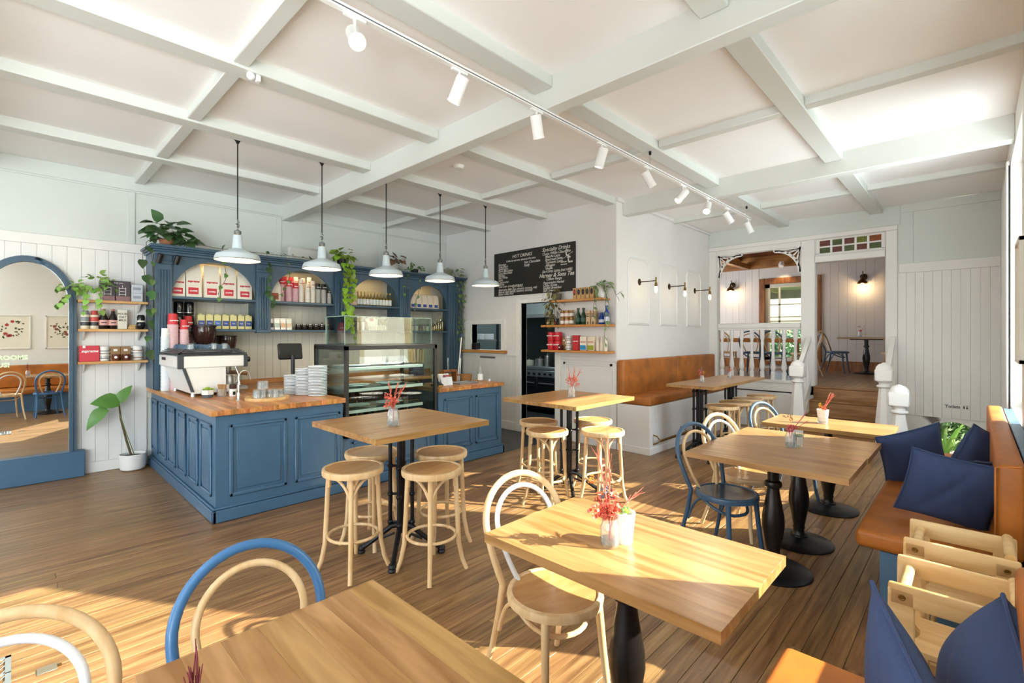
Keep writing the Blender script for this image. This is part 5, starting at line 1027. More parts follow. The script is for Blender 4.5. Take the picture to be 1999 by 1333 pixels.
for k in range(8): MB().lathe([(0.025, 0), (0.022, -0.03)], 12, (-0.03, 0.52 - 0.14 * k, 0.785), axis='X').build('knob', BLACK, t)
for y0, y1 in ((-0.1, 0.6), (-0.6, -0.12)):
    o = MB().box(-0.02, 0, y0, y1, 0.12, 0.7, 0.006).build('oven_door', KD, t); MB().cyl((-0.05, y0 + 0.05, 0.6), (-0.05, y1 - 0.05, 0.6), 0.012).build('handle', STEEL, o)
for k, (y_, r, h, m_) in enumerate(((0.35, 0.12, 0.1, mat('tub', '#c9c9b8', 0.4)), (0.05, 0.1, 0.15, STEEL), (-0.15, 0.06, 0.22, STEEL), (-0.35, 0.1, 0.12, BLACK))):
    o = thing('pot', ('pale tub on the kitchen range', 'wide steel pot on the kitchen range', 'tall steel pot on the kitchen range', 'black pan on the kitchen range')[k], 'pot', (7.55, 6.40 + y_, 0.92)); MB().lathe([(r * .95, 0), (r, 0.01), (r, h), (r * .95, h)], 18).build('body', m_, o); MB().lathe([(r * 1.02, h), (0.01, h + 0.02), (0.012, h + 0.04)], 18).build('lid', m_, o)
t = thing('range_hood', 'grey steel range hood above the kitchen oven', 'hood', (7.2, 6.35, 1.95)); MB().prism([(0, 0), (0.9, 0), (0.9, 0.6), (0.35, 0.6)], 'Y', -0.8, 0.8).build('canopy', KS, t); MB().box(0.0, 0.02, -0.8, 0.8, -0.05, 0.02).build('lip', STEEL, t)
t = thing('steamer', 'tall grey steel cabinet oven in the kitchen', 'oven', (7.35, 5.46, 0)); MB().box(0, 0.6, -0.3, 0.22, 0.3, 1.75, 0.01).build('body', KS, t); MB().box(-0.02, 0, -0.25, 0.2, 0.95, 1.7, 0.01).build('door', KD, t); MB().box(0.0, 0.6, -0.3, 0.2, 0, 0.3).build('stand', KD, t)
t = thing('kitchen_shelf', 'steel kitchen shelf with plates seen through the hatch', 'shelf', (6.05, 6.65, 0)); MB().box(0, 0.35, -0.45, 0.45, 1.44, 1.47).build('shelf_board', KS, t); MB().box(0, 0.35, -0.45, 0.45, 0.9, 0.94).build('bench', KS, t)
for y_ in (-0.45, 0.42): MB().box(0.02, 0.06, y_, y_ + 0.03, 0, 1.8).build('post', KD, t)
for i_, y_ in enumerate((6.80, 6.55)):
    for k in range(7): tag(obj('plate', pm, None, (6.2, y_, 1.4705 + 0.0155 * k)), 'plate in the %s stack on the kitchen shelf, %s from the bottom' % (('left', 'right')[i_], ORD[k]), 'plate', 'plates on the kitchen shelf')
light('kitchen_light', 'AREA', (6.6, 5.9, 3.15), 30, (0.85, 0.95, 1.0), 1.0, 0.3, to=(0, 0, -1))
# ============================================================ arched mirror
mr = thing('arched_mirror', 'tall arched blue framed mirror standing on a blue plinth by the left wall', 'mirror', (0.12, YL - 0.03, 0))
mw = 0.378; zs = 1.88; rise = 0.50
def archpts(wd, z0, zs_, rs_, n=28): return [(wd, z0)] + [(wd * math.cos(a), zs_ + rs_ * math.sin(a)) for a in [math.pi * i / n for i in range(n + 1)]] + [(-wd, z0)]
MIR = mat('mirror_silver', '#eef0ee', 0.01, 1.0)
MB().prism(archpts(mw - 0.06, 0.285, zs, rise - 0.06), 'Y', -0.035, -0.03).build('mirror_glass', MIR, mr)
b = MB(); o_ = archpts(mw, 0.28, zs, rise); i_ = archpts(mw - 0.062, 0.28, zs, rise - 0.062)
for p, q, r_, s_ in zip(o_, o_[1:], i_[1:], i_): b.prism([p, q, r_, s_], 'Y', -0.06, 0.01)
b.build('frame', BLUED, mr)
b = MB(); o2 = archpts(mw - 0.03, 0.28, zs, rise - 0.03)
for p, q, r_, s_ in zip(o2, o2[1:], i_[1:], i_): b.prism([p, q, r_, s_], 'Y', -0.072, -0.06)
b.build('inner_bead', BLUED, mr)
MB().box(-1.2, 0.445, -0.10, 0.01, 0, 0.285, 0.006).build('plinth', BLUE, mr)
o = obj('lettering', letters('E_TEAROOMS', 0.062, mat('sticker', '#d8ecc0', 0.5), 0, 0.003, 'RIGHT'), mr, (-0.0, -0.037, 1.30), FACE); obj('lettering', letters('US!', 0.062, MATS['sticker'], 0, 0.003, 'RIGHT'), mr, (-0.13, -0.037, 1.225), FACE)
# prints on the right wall, seen in the mirror
def botanical(x, label, col):
    t = thing('framed_print', label, 'picture', (x, YR, 1.62), R(180), 'botanical prints'); b = MB()
    for q in ((-0.27, 0.27, -0.36, -0.335), (-0.27, 0.27, 0.335, 0.36), (-0.27, -0.245, -0.36, 0.36), (0.245, 0.27, -0.36, 0.36)): b.box(q[0], q[1], -0.025, 0, q[2], q[3], 0.003)
    b.build('frame', mat('frame_white', '#e6e2d8', 0.5), t); MB().box(-0.245, 0.245, -0.01, 0, -0.335, 0.335).build('sheet', mat('print_paper', '#e8e0cc', 0.7), t)
    g = random.Random(int(x * 100))
    b = MB()
    for k in range(26):
        a = g.uniform(0, 6.28); r_ = g.uniform(0.03, 0.2); c_ = (r_ * math.cos(a), 0.03 + 1.2 * r_ * math.sin(a)); a2 = g.uniform(0, 6.28); l = 0.05
        d = Vector((math.cos(a2), math.sin(a2))) * l; n_ = Vector((-d.y, d.x)) * 0.3
        b.prism([(c_[0], c_[1]), (c_[0] + d.x / 2 + n_.x, c_[1] + d.y / 2 + n_.y), (c_[0] + d.x, c_[1] + d.y), (c_[0] + d.x / 2 - n_.x, c_[1] + d.y / 2 - n_.y)], 'Y', -0.012, -0.01)
    b.build('printed_leaves', mat('print_green', '#4a5638', 0.7), t)
    for k in range(5): MB().lathe([(0.03, -0.012), (0.03, -0.0135)], 10, (g.uniform(-.13, .13), 0, g.uniform(-.1, .24)), axis='Y').build('printed_flower', mat('print_' + col, col, 0.7), t)
botanical(0.02, 'botanical print with red flowers, right wall, seen in the arched mirror', '#b03a30'); botanical(0.78, 'botanical print with small fruits, right wall, seen in the arched mirror', '#8a4a38')
t = thing('framed_print', 'white framed picture on the right wall at the picture edge', 'picture', (4.78, YR, 1.78), R(180)); b = MB()
for q in ((-0.22, 0.22, -0.42, -0.39), (-0.22, 0.22, 0.39, 0.42), (-0.22, -0.19, -0.42, 0.42), (0.19, 0.22, -0.42, 0.42)): b.box(q[0], q[1], -0.04, 0, q[2], q[3], 0.003)
b.build('frame', MATS['frame_white'], t); MB().box(-0.19, 0.19, -0.012, 0, -0.39, 0.39).build('sheet', MATS['print_paper'], t)
# ============================================================ lamps
def pendant(loc, label):
    t = thing('pendant_lamp', label, 'pendant lamp', loc, 0, 'enamel pendant lamps over the bar')
    z0 = 2.25 - loc[2]
    MB().lathe([(0.06, 0), (0.06, -0.012), (0.045, -0.03), (0.02, -0.055), (0.012, -0.075), (0.006, -0.08)], 18).build('ceiling_rose', IRON, t)
    MB().cyl((0, 0, -0.07), (0, 0, z0 + 0.38), 0.006, segs=8).build('flex', BLACK, t)
    b = MB(); b.lathe([(0.018, z0 + 0.235), (0.032, z0 + 0.25), (0.03, z0 + 0.275), (0.014, z0 + 0.285)], 16)
    for k in range(3): b.tube([(0.014 * math.cos(a) * (1 if k % 2 else .35), 0.014 * math.cos(a) * (.35 if k % 2 else 1), z0 + 0.30 + 0.027 * k + 0.019 * math.sin(a)) for a in [2 * math.pi * i / 12 for i in range(12)]], 0.0045, 6, closed=True)
    b.tube([(0.0, 0, z0 + 0.38), (0.02, 0.01, z0 + 0.36), (-0.015, 0, z0 + 0.34), (0.01, 0, z0 + 0.32)], 0.005, 6); b.build('gallery', mat('aged_steel', '#8f9496', 0.3, 0.9), t)
    MB().lathe([(0.192, z0), (0.195, z0 + 0.004), (0.182, z0 + 0.045), (0.175, z0 + 0.055), (0.10, z0 + 0.085), (0.048, z0 + 0.11), (0.046, z0 + 0.12), (0.036, z0 + 0.235)], 40, cap=False).build('lamp_shade', ENAMEL, t)
    MB().lathe([(0.1915, z0 + 0.001), (0.179, z0 + 0.043), (0.172, z0 + 0.052), (0.098, z0 + 0.08), (0.046, z0 + 0.105), (0.03, z0 + 0.12)], 40, cap=False).build('shade_lining', ENAMELW, t)
    MB().lathe([(0.1935, z0 + 0.003), (0.196, z0), (0.1935, z0 - 0.003), (0.191, z0)], 40, cap=False).build('rim', IRON, t)
    MB().sphere((0, 0, z0 + 0.065), 0.032, (1, 1, 1.2)).build('bulb', mat('pendant_bulb', '#fff0d0', 0.3, emit=10, ecol='#ffe2b0'), t)
    light('pendant_light', 'POINT', (loc[0], loc[1], 2.25 + 0.015), 4.0, (1, 0.82, 0.55), radius=0.03)
for k, x in enumerate((1.468, 2.275, 3.045, 3.835, 4.635)): pendant((x, 4.97, ZC if abs(4.97 - 4.79) > 0.065 else 3.335), '%s white enamel pendant lamp from the left above the bar' % ORD[k])
# track with nine spots
tk = thing('light_track', 'long white ceiling light track running towards the stairs', 'light track', (0, 2.27, 3.17))
MB().box(-0.4, 7.2, -0.018, 0.018, 0, 0.03, 0.002).build('rail', TRIM, tk); MB().box(-0.39, 7.19, -0.0195, -0.018, 0.008, 0.014).build('slot', mat('slot_grey', '#55585a', 0.5), tk)
for x in (0.3, 4.3, 7.05): MB().cyl((x, 0, 0.03), (x, 0, 0.165), 0.003).build('wire', STEEL, tk); 
for x in (0.3, 4.3, 7.05): MB().lathe([(0.012, 0.13), (0.014, 0.165)], 10, (x, 0, 0)).build('anchor', IRON, tk)
SPOTS = [(1.21, (-0.25, -0.75, -0.75), 1), (1.90, (-0.1, 0.5, -0.9), 0), (2.62, (0.35, 0.1, -0.9), 0), (3.46, (-0.05, 0.3, -0.95), 0), (4.25, (0.45, -0.25, -0.75), 0), (5.03, (-0.55, 0.35, -0.7), 0), (5.70, (-0.5, -0.1, -0.55), 1), (6.33, (0.45, -0.3, -0.7), 0), (7.12, (0.25, -0.3, -0.9), 0)]
for k, (x, d, on) in enumerate(SPOTS):
    t = thing('track_spot', '%s white cylinder spotlight along the ceiling track from the camera' % ORD[k], 'spotlight', (x, 2.27, 3.17), 0, 'white spotlights on the ceiling track')
    MB().box(-0.06, 0.06, -0.012, 0.012, -0.015, 0, 0.003).build('adaptor', TRIM, t); MB().cyl((0, 0, -0.015), (0, 0, -0.075), 0.008).build('stem', TRIM, t)
    q = Vector(d).normalized().to_track_quat('-Z', 'Y').to_euler()
    o = MB().lathe([(0.036, 0.06), (0.04, 0.055), (0.04, -0.085), (0.043, -0.09), (0.043, -0.10), (0.036, -0.10), (0.034, -0.085)], 22).build('housing', TRIM, t, (0, 0, -0.10), q)
    MB().lathe([(0.0, -0.088), (0.034, -0.088)], 22, cap=False).build('lens', mat('lens_on' if on else 'lens', '#fff4e0', 0.3, emit=30 if on else 2.0, ecol='#ffefd8'), o)
    dv = Vector(d).normalized(); p = Vector((x, 2.27, 3.07)) + dv * 0.12
    light('track_spot_light', 'SPOT', p, 18, (1, 0.9, 0.75), to=dv, spot=R(62), radius=0.03)
# wall sconces with bare bulbs
def sconce(x, label):
    t = thing('sconce_lamp', label, 'wall sconce', (x, YS, 2.32), 0, 'bronze sconces with bare bulbs')
    MB().lathe([(0.055, 0), (0.055, -0.012), (0.03, -0.022)], 20, axis='Y').build('back_plate', BRONZE, t)
    MB().tube([(0, -0.02, 0), (0, -0.27, 0)], 0.0075, 8).build('arm', BRONZE, t)
    MB().lathe([(0.009, 0.05), (0.011, 0.03), (0.009, -0.02), (0.018, -0.03), (0.02, -0.075), (0.024, -0.08)], 14, (0, -0.27, 0)).build('lamp_holder', BRASS, t)
    MB().lathe([(0.014, -0.08), (0.018, -0.10), (0.022, -0.13), (0.019, -0.155), (0.008, -0.17), (0.0, -0.172)], 16, (0, -0.27, 0)).build('bulb', mat('sconce_bulb', '#fff0d8', 0.2, emit=5, ecol='#ffe0b0'), t)
    light('sconce_light', 'POINT', (x, YS - 0.27, 2.32 - 0.13), 2.2, (1, 0.75, 0.45), radius=0.03)
for k, x in enumerate((6.29, 7.23, 8.20)): sconce(x, '%s bronze wall sconce with a bare bulb above the tan bench' % ('left', 'middle', 'right')[k])
t = thing('smoke_alarm', 'round white smoke alarm on the ceiling beyond the bar beam', 'smoke alarm', (3.42, 4.1, ZC)); MB().lathe([(0.06, 0), (0.06, -0.012), (0.045, -0.035), (0.0, -0.038)], 24).build('case', TRIM, t)
t = thing('sensor', 'white security sensor at the crossing of the ceiling battens', 'sensor', (1.13, 3.55, 3.335)); MB().sphere((0, 0, -0.02), 0.028).build('dome', TRIM, t); MB().box(0.03, 0.06, -0.02, 0.02, -0.045, 0, 0.005).build('box', TRIM, t)
# ============================================================ tables
def planks_table(t, sx, sy, z, th, along, n, m):
    if along == 'Y':
        wd = sx / n; me = MB().box(0, wd, 0, sy, 0, th, 0.0005).mesh('plank', m)
        for k in range(n): obj('plank', me, t, (-sx / 2 + k * wd, -sy / 2, z - th))
    else:
        wd = sy / n; me = MB().box(0, sx, 0, wd, 0, th, 0.0005).mesh('plank', m)
        for k in range(n): obj('plank', me, t, (-sx / 2, -sy / 2 + k * wd, z - th))
PEDW = mat('black_stained_wood', '#17120f', 0.3, ns=8, na=0.2)
def dining_table(loc, label):
    t = thing('dining_table', label, 'table', loc, 0, 'timber dining tables with black pedestals')
    planks_table(t, 0.612, 0.925, 0.76, 0.036, 'Y', 7, TABLEW)
    b = MB(); b.box(-0.05, 0.05, -0.28, 0.28, 0.70, 0.723, 0.004); b.build('top_plate', IRON, t)
    b = MB(); b.lathe([(0.06, 0.03), (0.05, 0.05), (0.038, 0.075), (0.036, 0.10), (0.042, 0.115), (0.038, 0.13), (0.045, 0.16), (0.068, 0.30), (0.066, 0.36), (0.048, 0.46), (0.037, 0.53), (0.036, 0.545), (0.05, 0.555), (0.053, 0.57), (0.05, 0.585), (0.034, 0.595), (0.036, 0.70)], 24); b.build('pedestal', PEDW, t)
    b = MB(); b.lathe([(0.225, 0), (0.228, 0.008), (0.222, 0.014), (0.15, 0.028), (0.06, 0.05), (0.058, 0.06)], 40); b.build('base', IRON, t)
    return t
T0 = dining_table((0.505, 0.94, 0), 'nearest timber dining table, bottom left corner, with its chairs pulled back')
T1 = dup(T0, (1.615, 0.948, 0), 0, 'sunlit timber dining table with dried coral flowers and a white cup')
T2 = dup(T0, (3.487, 0.957, 0), 0, 'shaded timber dining table with a blue chair, nearer of the joined pair')
T3 = dup(T0, (4.10, 0.950, 0), 0, 'shaded timber dining table joined to the far side of the one with the blue chair')
T4 = dup(T0, (5.06, 0.94, 0), 0, 'sunlit far timber dining table in front of the stairs')
def iron_leg(t, x, y, rot, h):
    """cast iron column: four rods round a post, on four curved feet"""
    b = MB(); b.cyl((x, y, 0.15), (x, y, h), 0.027); b.build('column', IRON, t)
    for k in range(4):
        a = rot + k * math.pi / 2; dx, dy = math.cos(a), math.sin(a); px_, py_ = x + 0.078 * dx, y + 0.078 * dy
        b = MB(); b.cyl((px_, py_, 0.20), (px_, py_, h - 0.02), 0.014, segs=10)
        for z in (0.22, 0.42, 0.62, h - 0.06): b.sphere((px_, py_, z), 0.021, segs=10, rings=6); b.cyl((x, y, z), (px_, py_, z), 0.009, segs=6)
        b.build('rod', IRON, t)
        b = MB(); b.tube([(x + 0.02 * dx, y + 0.02 * dy, 0.20), (x + 0.07 * dx, y + 0.07 * dy, 0.19), (x + 0.16 * dx, y + 0.16 * dy, 0.12), (x + 0.24 * dx, y + 0.24 * dy, 0.06), (x + 0.285 * dx, y + 0.285 * dy, 0.035)], [0.02, 0.02, 0.017, 0.017, 0.02], 8)
        b.tube([(x + 0.05 * dx, y + 0.05 * dy, 0.14), (x + 0.15 * dx, y + 0.15 * dy, 0.10)], 0.009, 6)
        b.lathe([(0.026, 0), (0.03, 0.01), (0.024, 0.022), (0.03, 0.034), (0.022, 0.05)], 12, (x + 0.285 * dx, y + 0.285 * dy, 0)); b.build('foot', IRON, t)
    b = MB(); b.box(x - 0.09, x + 0.09, y - 0.09, y + 0.09, h - 0.02, h, 0.004); b.build('top_plate', IRON, t)
def high_table(loc, sx, sy, label, legs, n=9, rot=R(45)):
    t = thing('high_table', label, 'high table', loc, 0, 'timber high tables on cast iron legs'); planks_table(t, sx, sy, 0.94, 0.036, 'X', n, TABLEWX)
    for (x, y) in legs: iron_leg(t, x, y, rot, 0.904)
    return t
high_table((1.93, 2.95, 0), 0.91, 0.86, 'square timber high table nearest the blue counter, with four stools', [(0, 0)])
high_table((3.815, 2.88, 0), 0.97, 0.88, 'square timber high table before the kitchen doorway, half in sun', [(0, 0)])
high_table((6.65, 2.50, 0), 1.88, 0.60, 'long timber high table along the tan leather bench', [(-0.62, 0), (0.45, 0)], 6)
# ============================================================ stools
def make_stool():
    t = thing('bar_stool', '', 'stool', (0, 0, 0), 0, 'bentwood bar stools'); H_ = 0.68
    b = MB(); b.lathe([(0.182, H_ - 0.045), (0.195, H_ - 0.04), (0.198, H_ - 0.02), (0.195, H_ - 0.002), (0.178, H_), (0.172, H_ - 0.008)], 32, cap=False); b.build('seat_rim', BEECH, t)
    b = MB(); b.lathe([(0.0, H_ - 0.012), (0.09, H_ - 0.009), (0.174, H_ - 0.006), (0.175, H_ - 0.03), (0.0, H_ - 0.03)], 32); b.build('seat', BEECHS, t)
    for k in range(4):
        a = R(45) + k * math.pi / 2; dx, dy = math.cos(a), math.sin(a)
        b = MB(); b.tube([(0.155 * dx, 0.155 * dy, H_ - 0.03), (0.165 * dx, 0.165 * dy, 0.42), (0.178 * dx, 0.178 * dy, 0.18), (0.20 * dx, 0.20 * dy, 0.07), (0.228 * dx, 0.228 * dy, 0.0)], [0.016, 0.016, 0.0155, 0.015, 0.0145], 10); b.build('leg', BEECH, t)
        a2 = a + math.pi / 2; ex, ey = math.cos(a2), math.sin(a2); mx, my = (dx + ex) / 2, (dy + ey) / 2
        for sg_ in (1, -1):
            if k % 2: continue
            a2 = a + sg_ * math.pi / 2; B_ = Vector((0.160 * math.cos(a2), 0.160 * math.sin(a2), 0)); A_ = Vector((0.163 * dx, 0.163 * dy, 0)); D_ = B_ - A_
            p1 = bez(A_ + D_ * 0.03 + Vector((0, 0, H_ - 0.175)), A_ + D_ * 0.30 + Vector((0, 0, H_ - 0.05)), A_ + D_ * 0.86 + Vector((0, 0, H_ - 0.058)), 9)
            p2 = bez(p1[-1], A_ + D_ * 0.95 + Vector((0, 0, H_ - 0.06)), A_ + D_ * 0.93 + Vector((0, 0, H_ - 0.125)), 4)[1:]
            b = MB(); b.tube(p1 + p2, 0.0105, 8); b.build('brace', BEECH, t)
    b = MB(); b.tube([(0.158 * math.cos(a), 0.158 * math.sin(a), 0.235) for a in [2 * math.pi * i / 32 for i in range(32)]], 0.0105, 8, closed=True); b.build('foot_ring', BEECH, t)
    return t
stool = make_stool()
ST = [(1.575, 2.975, 12, 'front left bentwood stool at the high table nearest the counter'), (1.925, 2.585, 5, 'front right bentwood stool at the high table nearest the counter'), (2.25, 2.905, -8, 'rear right bentwood stool at the high table nearest the counter'), (1.89, 3.285, 20, 'rear left bentwood stool at the high table nearest the counter'),
      (3.435, 2.85, 8, 'front left bentwood stool at the high table before the kitchen doorway'), (3.745, 3.22, -5, 'rear left bentwood stool at the high table before the kitchen doorway'), (3.79, 2.475, 0, 'front right bentwood stool at the high table before the kitchen doorway'), (4.185, 2.855, 15, 'rear right bentwood stool at the high table before the kitchen doorway'),
      (6.15, 2.27, 5, 'nearest bentwood stool of the row along the long high table'), (6.61, 2.27, -10, 'second bentwood stool of the row along the long high table'), (7.07, 2.26, 12, 'third bentwood stool of the row along the long high table'), (7.57, 2.23, 0, 'farthest bentwood stool of the row along the long high table')]
for k, (x, y_, r_, lb) in enumerate(ST):
    if k == 0: stool.location = (x, y_, 0); stool.rotation_euler = (0, 0, R(r_)); stool['label'] = lb
    else: dup(stool, (x, y_, 0), R(r_), lb)
# ============================================================ bentwood chairs
def make_chair(mo, mi, ms, ml, mp):
    """mo outer hoop with rear legs, mi inner hoop, ms seat rim, ml front legs and ring, mp seat panel; back to +Y"""
    t = thing('bentwood_chair', '', 'chair', (0, 0, 0), 0, 'bentwood cafe chairs'); Z_ = 0.46
    b = MB(); b.lathe([(0.188, Z_ - 0.042), (0.205, Z_ - 0.036), (0.208, Z_ - 0.018), (0.204, Z_ - 0.003), (0.186, Z_), (0.18, Z_ - 0.009)], 36, cap=False); b.build('seat_rim', ms, t)
    b = MB(); b.lathe([(0.0, Z_ - 0.016), (0.1, Z_ - 0.012), (0.182, Z_ - 0.006), (0.183, Z_ - 0.032), (0.0, Z_ - 0.034)], 36); o = b.build('seat', mp, t)
    b = MB()
    for k in range(26):
        a = 2 * math.pi * k / 26 + .1; b.cyl((0.018 * math.cos(a), 0.018 * math.sin(a), Z_ - 0.0165), (0.085 * math.cos(a), 0.085 * math.sin(a), Z_ - 0.0132), 0.0012, segs=4)
    b.build('embossing', mp, o)
    def hoop(wt, wb, zt, zb, yb, lean, r_, bulge):
        pts = []
        n = 22
        for i in range(n + 1):
            s_ = i / n; a = math.pi * s_
            x = -wt * math.cos(a) if True else 0
            zz = zt - wt * 0.98 + wt * 0.98 * math.sin(a)
            pts.append((x, zz))
        left = [(-wb + (wb - wt) * (1 - (1 - q) ** 1.6) * 1.0, zb + (zt - wt * 0.98 - zb) * q) for q in (0, 0.2, 0.4, 0.6, 0.8)]
        right = [(-x, z) for x, z in reversed(left)]
        al = left + pts + right
        return [(x, yb + lean * max(0, (z - zb)) / (zt - zb), z) for x, z in al]
    ho = hoop(0.205, 0.165, 0.88, 0.45, 0.165, 0.15, 0, 0)
    legL = [(-0.205, 0.275, 0.0), (-0.185, 0.225, 0.15), (-0.172, 0.185, 0.32)]
    legR = [(-x, y_, z) for x, y_, z in reversed(legL)]
    b = MB(); pts = legL + ho + legR; n = len(pts); b.tube(pts, [0.0135 if (i < 2 or i > n - 3) else 0.0155 for i in range(n)], 12); b.build('back_hoop', mo, t)
    hi = hoop(0.150, 0.088, 0.828, 0.45, 0.16, 0.132, 0, 0); b = MB(); b.tube(hi, 0.0115, 12); b.build('inner_hoop', mi, t)
    for s_ in (-1, 1):
        b = MB(); b.tube([(0.135 * s_, -0.125, Z_ - 0.03), (0.145 * s_, -0.14, 0.25), (0.155 * s_, -0.155, 0.10), (0.17 * s_, -0.178, 0.0)], [0.0175, 0.016, 0.0145, 0.013], 12); b.build('leg', ml, t)
        b = MB(); b.tube(bez((0.172 * s_, 0.185, 0.24), (0.175 * s_, 0.12, 0.43), (0.168 * s_, 0.03, Z_ - 0.045), 8), 0.0095, 8); b.build('brace', ml, t)
    ring = [(0.165 * s_[0], 0.165 * s_[1], Z_ - 0.095) for s_ in [(math.cos(a), math.sin(a)) for a in [math.pi * (1.0 + i / 16) for i in range(17)]]]
    ring = bez((-0.165, 0.05, Z_ - 0.05), (-0.15, -0.11, Z_ - 0.14), (0, -0.13, Z_ - 0.125), 8) + bez((0, -0.13, Z_ - 0.125), (0.15, -0.11, Z_ - 0.14), (0.165, 0.05, Z_ - 0.05), 8)[1:]
    b = MB(); b.tube(ring, 0.0105, 8); b.build('stretcher', ml, t)
    return t
chA = make_chair(BEECH, CHAIRWHITE, BEECH, BEECH, BEECHS)
chB = make_chair(CHAIRBLUEB, BEECH, CHAIRBLUEB, CHAIRBLUEB, mat('seat_dark_blue', '#33475c', 0.25))
chB2 = make_chair(CHAIRBLUE, BEECH, CHAIRBLUE, CHAIRBLUE, mat('seat_navy', '#2c3a4a', 0.22))
def place(o, x, y_, r_, lb, z=0): o.location = (x, y_, z); o.rotation_euler = (0, 0, R(r_)); o['label'] = lb
place(chA, 1.62, 1.30, -16, 'natural bentwood chair with a white inner hoop at the sunlit table')
place(chB, 0.49, 1.36, -6, 'bright blue bentwood chair with a natural inner hoop at the nearest table')
place(chB2, 3.47, 1.25, -20, 'blue bentwood chair at the shaded pair of tables')
dup(chA, (-0.055, 1.36, 0), R(-8), 'natural bentwood chair with a white inner hoop cut by the bottom left corner')
dup(chA, (4.03, 1.29, 0), R(-22), 'natural bentwood chair with a white inner hoop, behind the blue chair')
dup(chB2, (5.05, 1.25, 0), R(-22), 'blue bentwood chair with a natural inner hoop at the far sunlit table')
# upstairs furniture
UZ = ZU
dup(chB2, (12.2, 2.10, UZ), R(-6), 'dark blue chair upstairs seen side on through the stair opening')
dup(chA, (10.75, 2.42, UZ), R(172), 'natural and white chair upstairs just inside the stair opening')
dup(chA, (12.25, 1.16, UZ), R(180), 'natural bentwood chair upstairs right of the black pedestal table')
dup(T0, (12.35, 1.62, UZ), 0, 'timber pedestal table upstairs with a vase of dried flowers')
tU = thing('dining_table', 'long honey timber table upstairs behind the balustrade', 'table', (11.35, 3.6, UZ)); planks_table(tU, 0.7, 2.3, 0.74, 0.09, 'Y', 6, wood('honey', '#a8651f', '#c9873a', 'Y', 2, .35, .05, 10, .04))
for x in (-0.28, 0.28):
    for y_ in (-1.0, 1.0): MB().box(x - 0.035, x + 0.035, y_ - 0.035, y_ + 0.035, 0, 0.65).build('leg', RIMU, tU)
for k, (x, y_, r_, o) in enumerate(((10.75, 4.40, 95, chB2), (10.72, 3.86, 84, chA), (10.72, 3.32, 92, chB2), (10.75, 2.90, 88, chB2))): dup(o, (x, y_, UZ), R(r_), '%s chair from the left at the long table upstairs, behind the balusters' % ORD[k])
# ============================================================ benches and cushions
def soft_box(b, x0, x1, y0, y1, z0, z1, r=0.03, n=4):
    """rounded box"""
    V = []; F = []; N = 2 * n
    def axis_pts(a0, a1): return [(a0 + r, -math.cos(math.pi / 2 * i / n)) if 0 else None for i in range(n)]
    bm = bmesh.new(); bmesh.ops.create_cube(bm, size=1.0)
    for v in bm.verts: v.co = Vector(((x0 if v.co.x < 0 else x1), (y0 if v.co.y < 0 else y1), (z0 if v.co.z < 0 else z1)))
    bmesh.ops.bevel(bm, geom=list(bm.edges), offset=min(r, (x1 - x0) * .45, (y1 - y0) * .45, (z1 - z0) * .45), segments=n, profile=0.5, affect='EDGES')
    bm.verts.index_update(); b.add([v.co.copy() for v in bm.verts], [[v.index for v in f.verts] for f in bm.faces]); bm.free(); return b
# bench under the sconces
bs = thing('bench_seat', 'tan leather upholstered bench on a white plinth under the wall sconces', 'bench', (XK, YS, 0))
MB().box(0.0, 3.13, -0.49, -0.012, 0, 0.63, 0.004).build('plinth', WALLW, bs); MB().box(-0.012, 3.13, -0.502, -0.0125, 0, 0.09, 0.004).build('skirting', WALLW, bs)
for x0, x1 in ((0.0, 1.62), (1.625, 3.13)): soft_box(MB(), x0, x1, -0.50, -0.05, 0.632, 0.745, 0.035).build('seat_cushion', LEATHERD, bs)
for x0, x1 in ((-0.02, 1.62), (1.625, 3.14)): soft_box(MB(), x0, x1, -0.12, -0.012, 0.72, 1.215, 0.03).build('back_cushion', LEATHERD, bs)
MB().box(0.16, 0.22, -0.494, -0.49, 0.42, 0.47, 0.002).build('socket_plate', WHITE, bs)
fr_ = thing('foot_rail', 'brass foot rail along the white plinth of the tan bench', 'foot rail', (XK, YS - 0.49, 0)); MB().tube([(0.10, -0.10, 0.19), (2.7, -0.10, 0.19)], 0.016, 10).build('rail', BRASS, fr_)
for x in (0.10, 0.9, 1.8, 2.65):
    o = MB().tube([(x, 0, 0.25), (x, -0.05, 0.24), (x, -0.10, 0.19), (x, -0.05, 0.15), (x, 0, 0.13)], 0.009, 8).build('bracket', BRASS, fr_)
# long bench by the right wall, two runs with a gap between
def wall_bench(x0, x1, label, zb):
    t = thing('banquette', label, 'bench', (x0, YR + 0.006, 0), 0, 'tan benches along the right wall'); L = x1 - x0
    MB().box(0.02, L - 0.0, 0.02, 0.62, 0, 0.36, 0.003).build('plinth', BENCHBLUE, t); MB().box(0.02, L, 0.0, 0.06, 0.36, zb - 0.02, 0.003).build('back_board', BENCHBLUE, t)
    n = max(1, round(L / 1.45))
    soft_box(MB(), 0, L, 0.08, 0.73, 0.362, 0.462, 0.03).build('seat_cushion', LEATHER, t)
    soft_box(MB(), 0.0, L, 0.065, 0.165, 0.47, zb, 0.025).build('back_cushion', LEATHER, t, rot=(0, 0, 0))
    b = MB(); b.tube([(0.004, 0.17, 0.48), (0.004, 0.17, zb - 0.02), (0.004, 0.08, zb - 0.004)], 0.004, 6); b.build('piping', LEATHER, t)
    return t
wall_bench(3.30, 6.02, 'tan leather wall bench beyond the stacked high chairs, with navy cushions', 0.93)
wall_bench(-1.6, 1.90, 'tan leather wall bench nearest the camera, bottom right corner', 0.93)
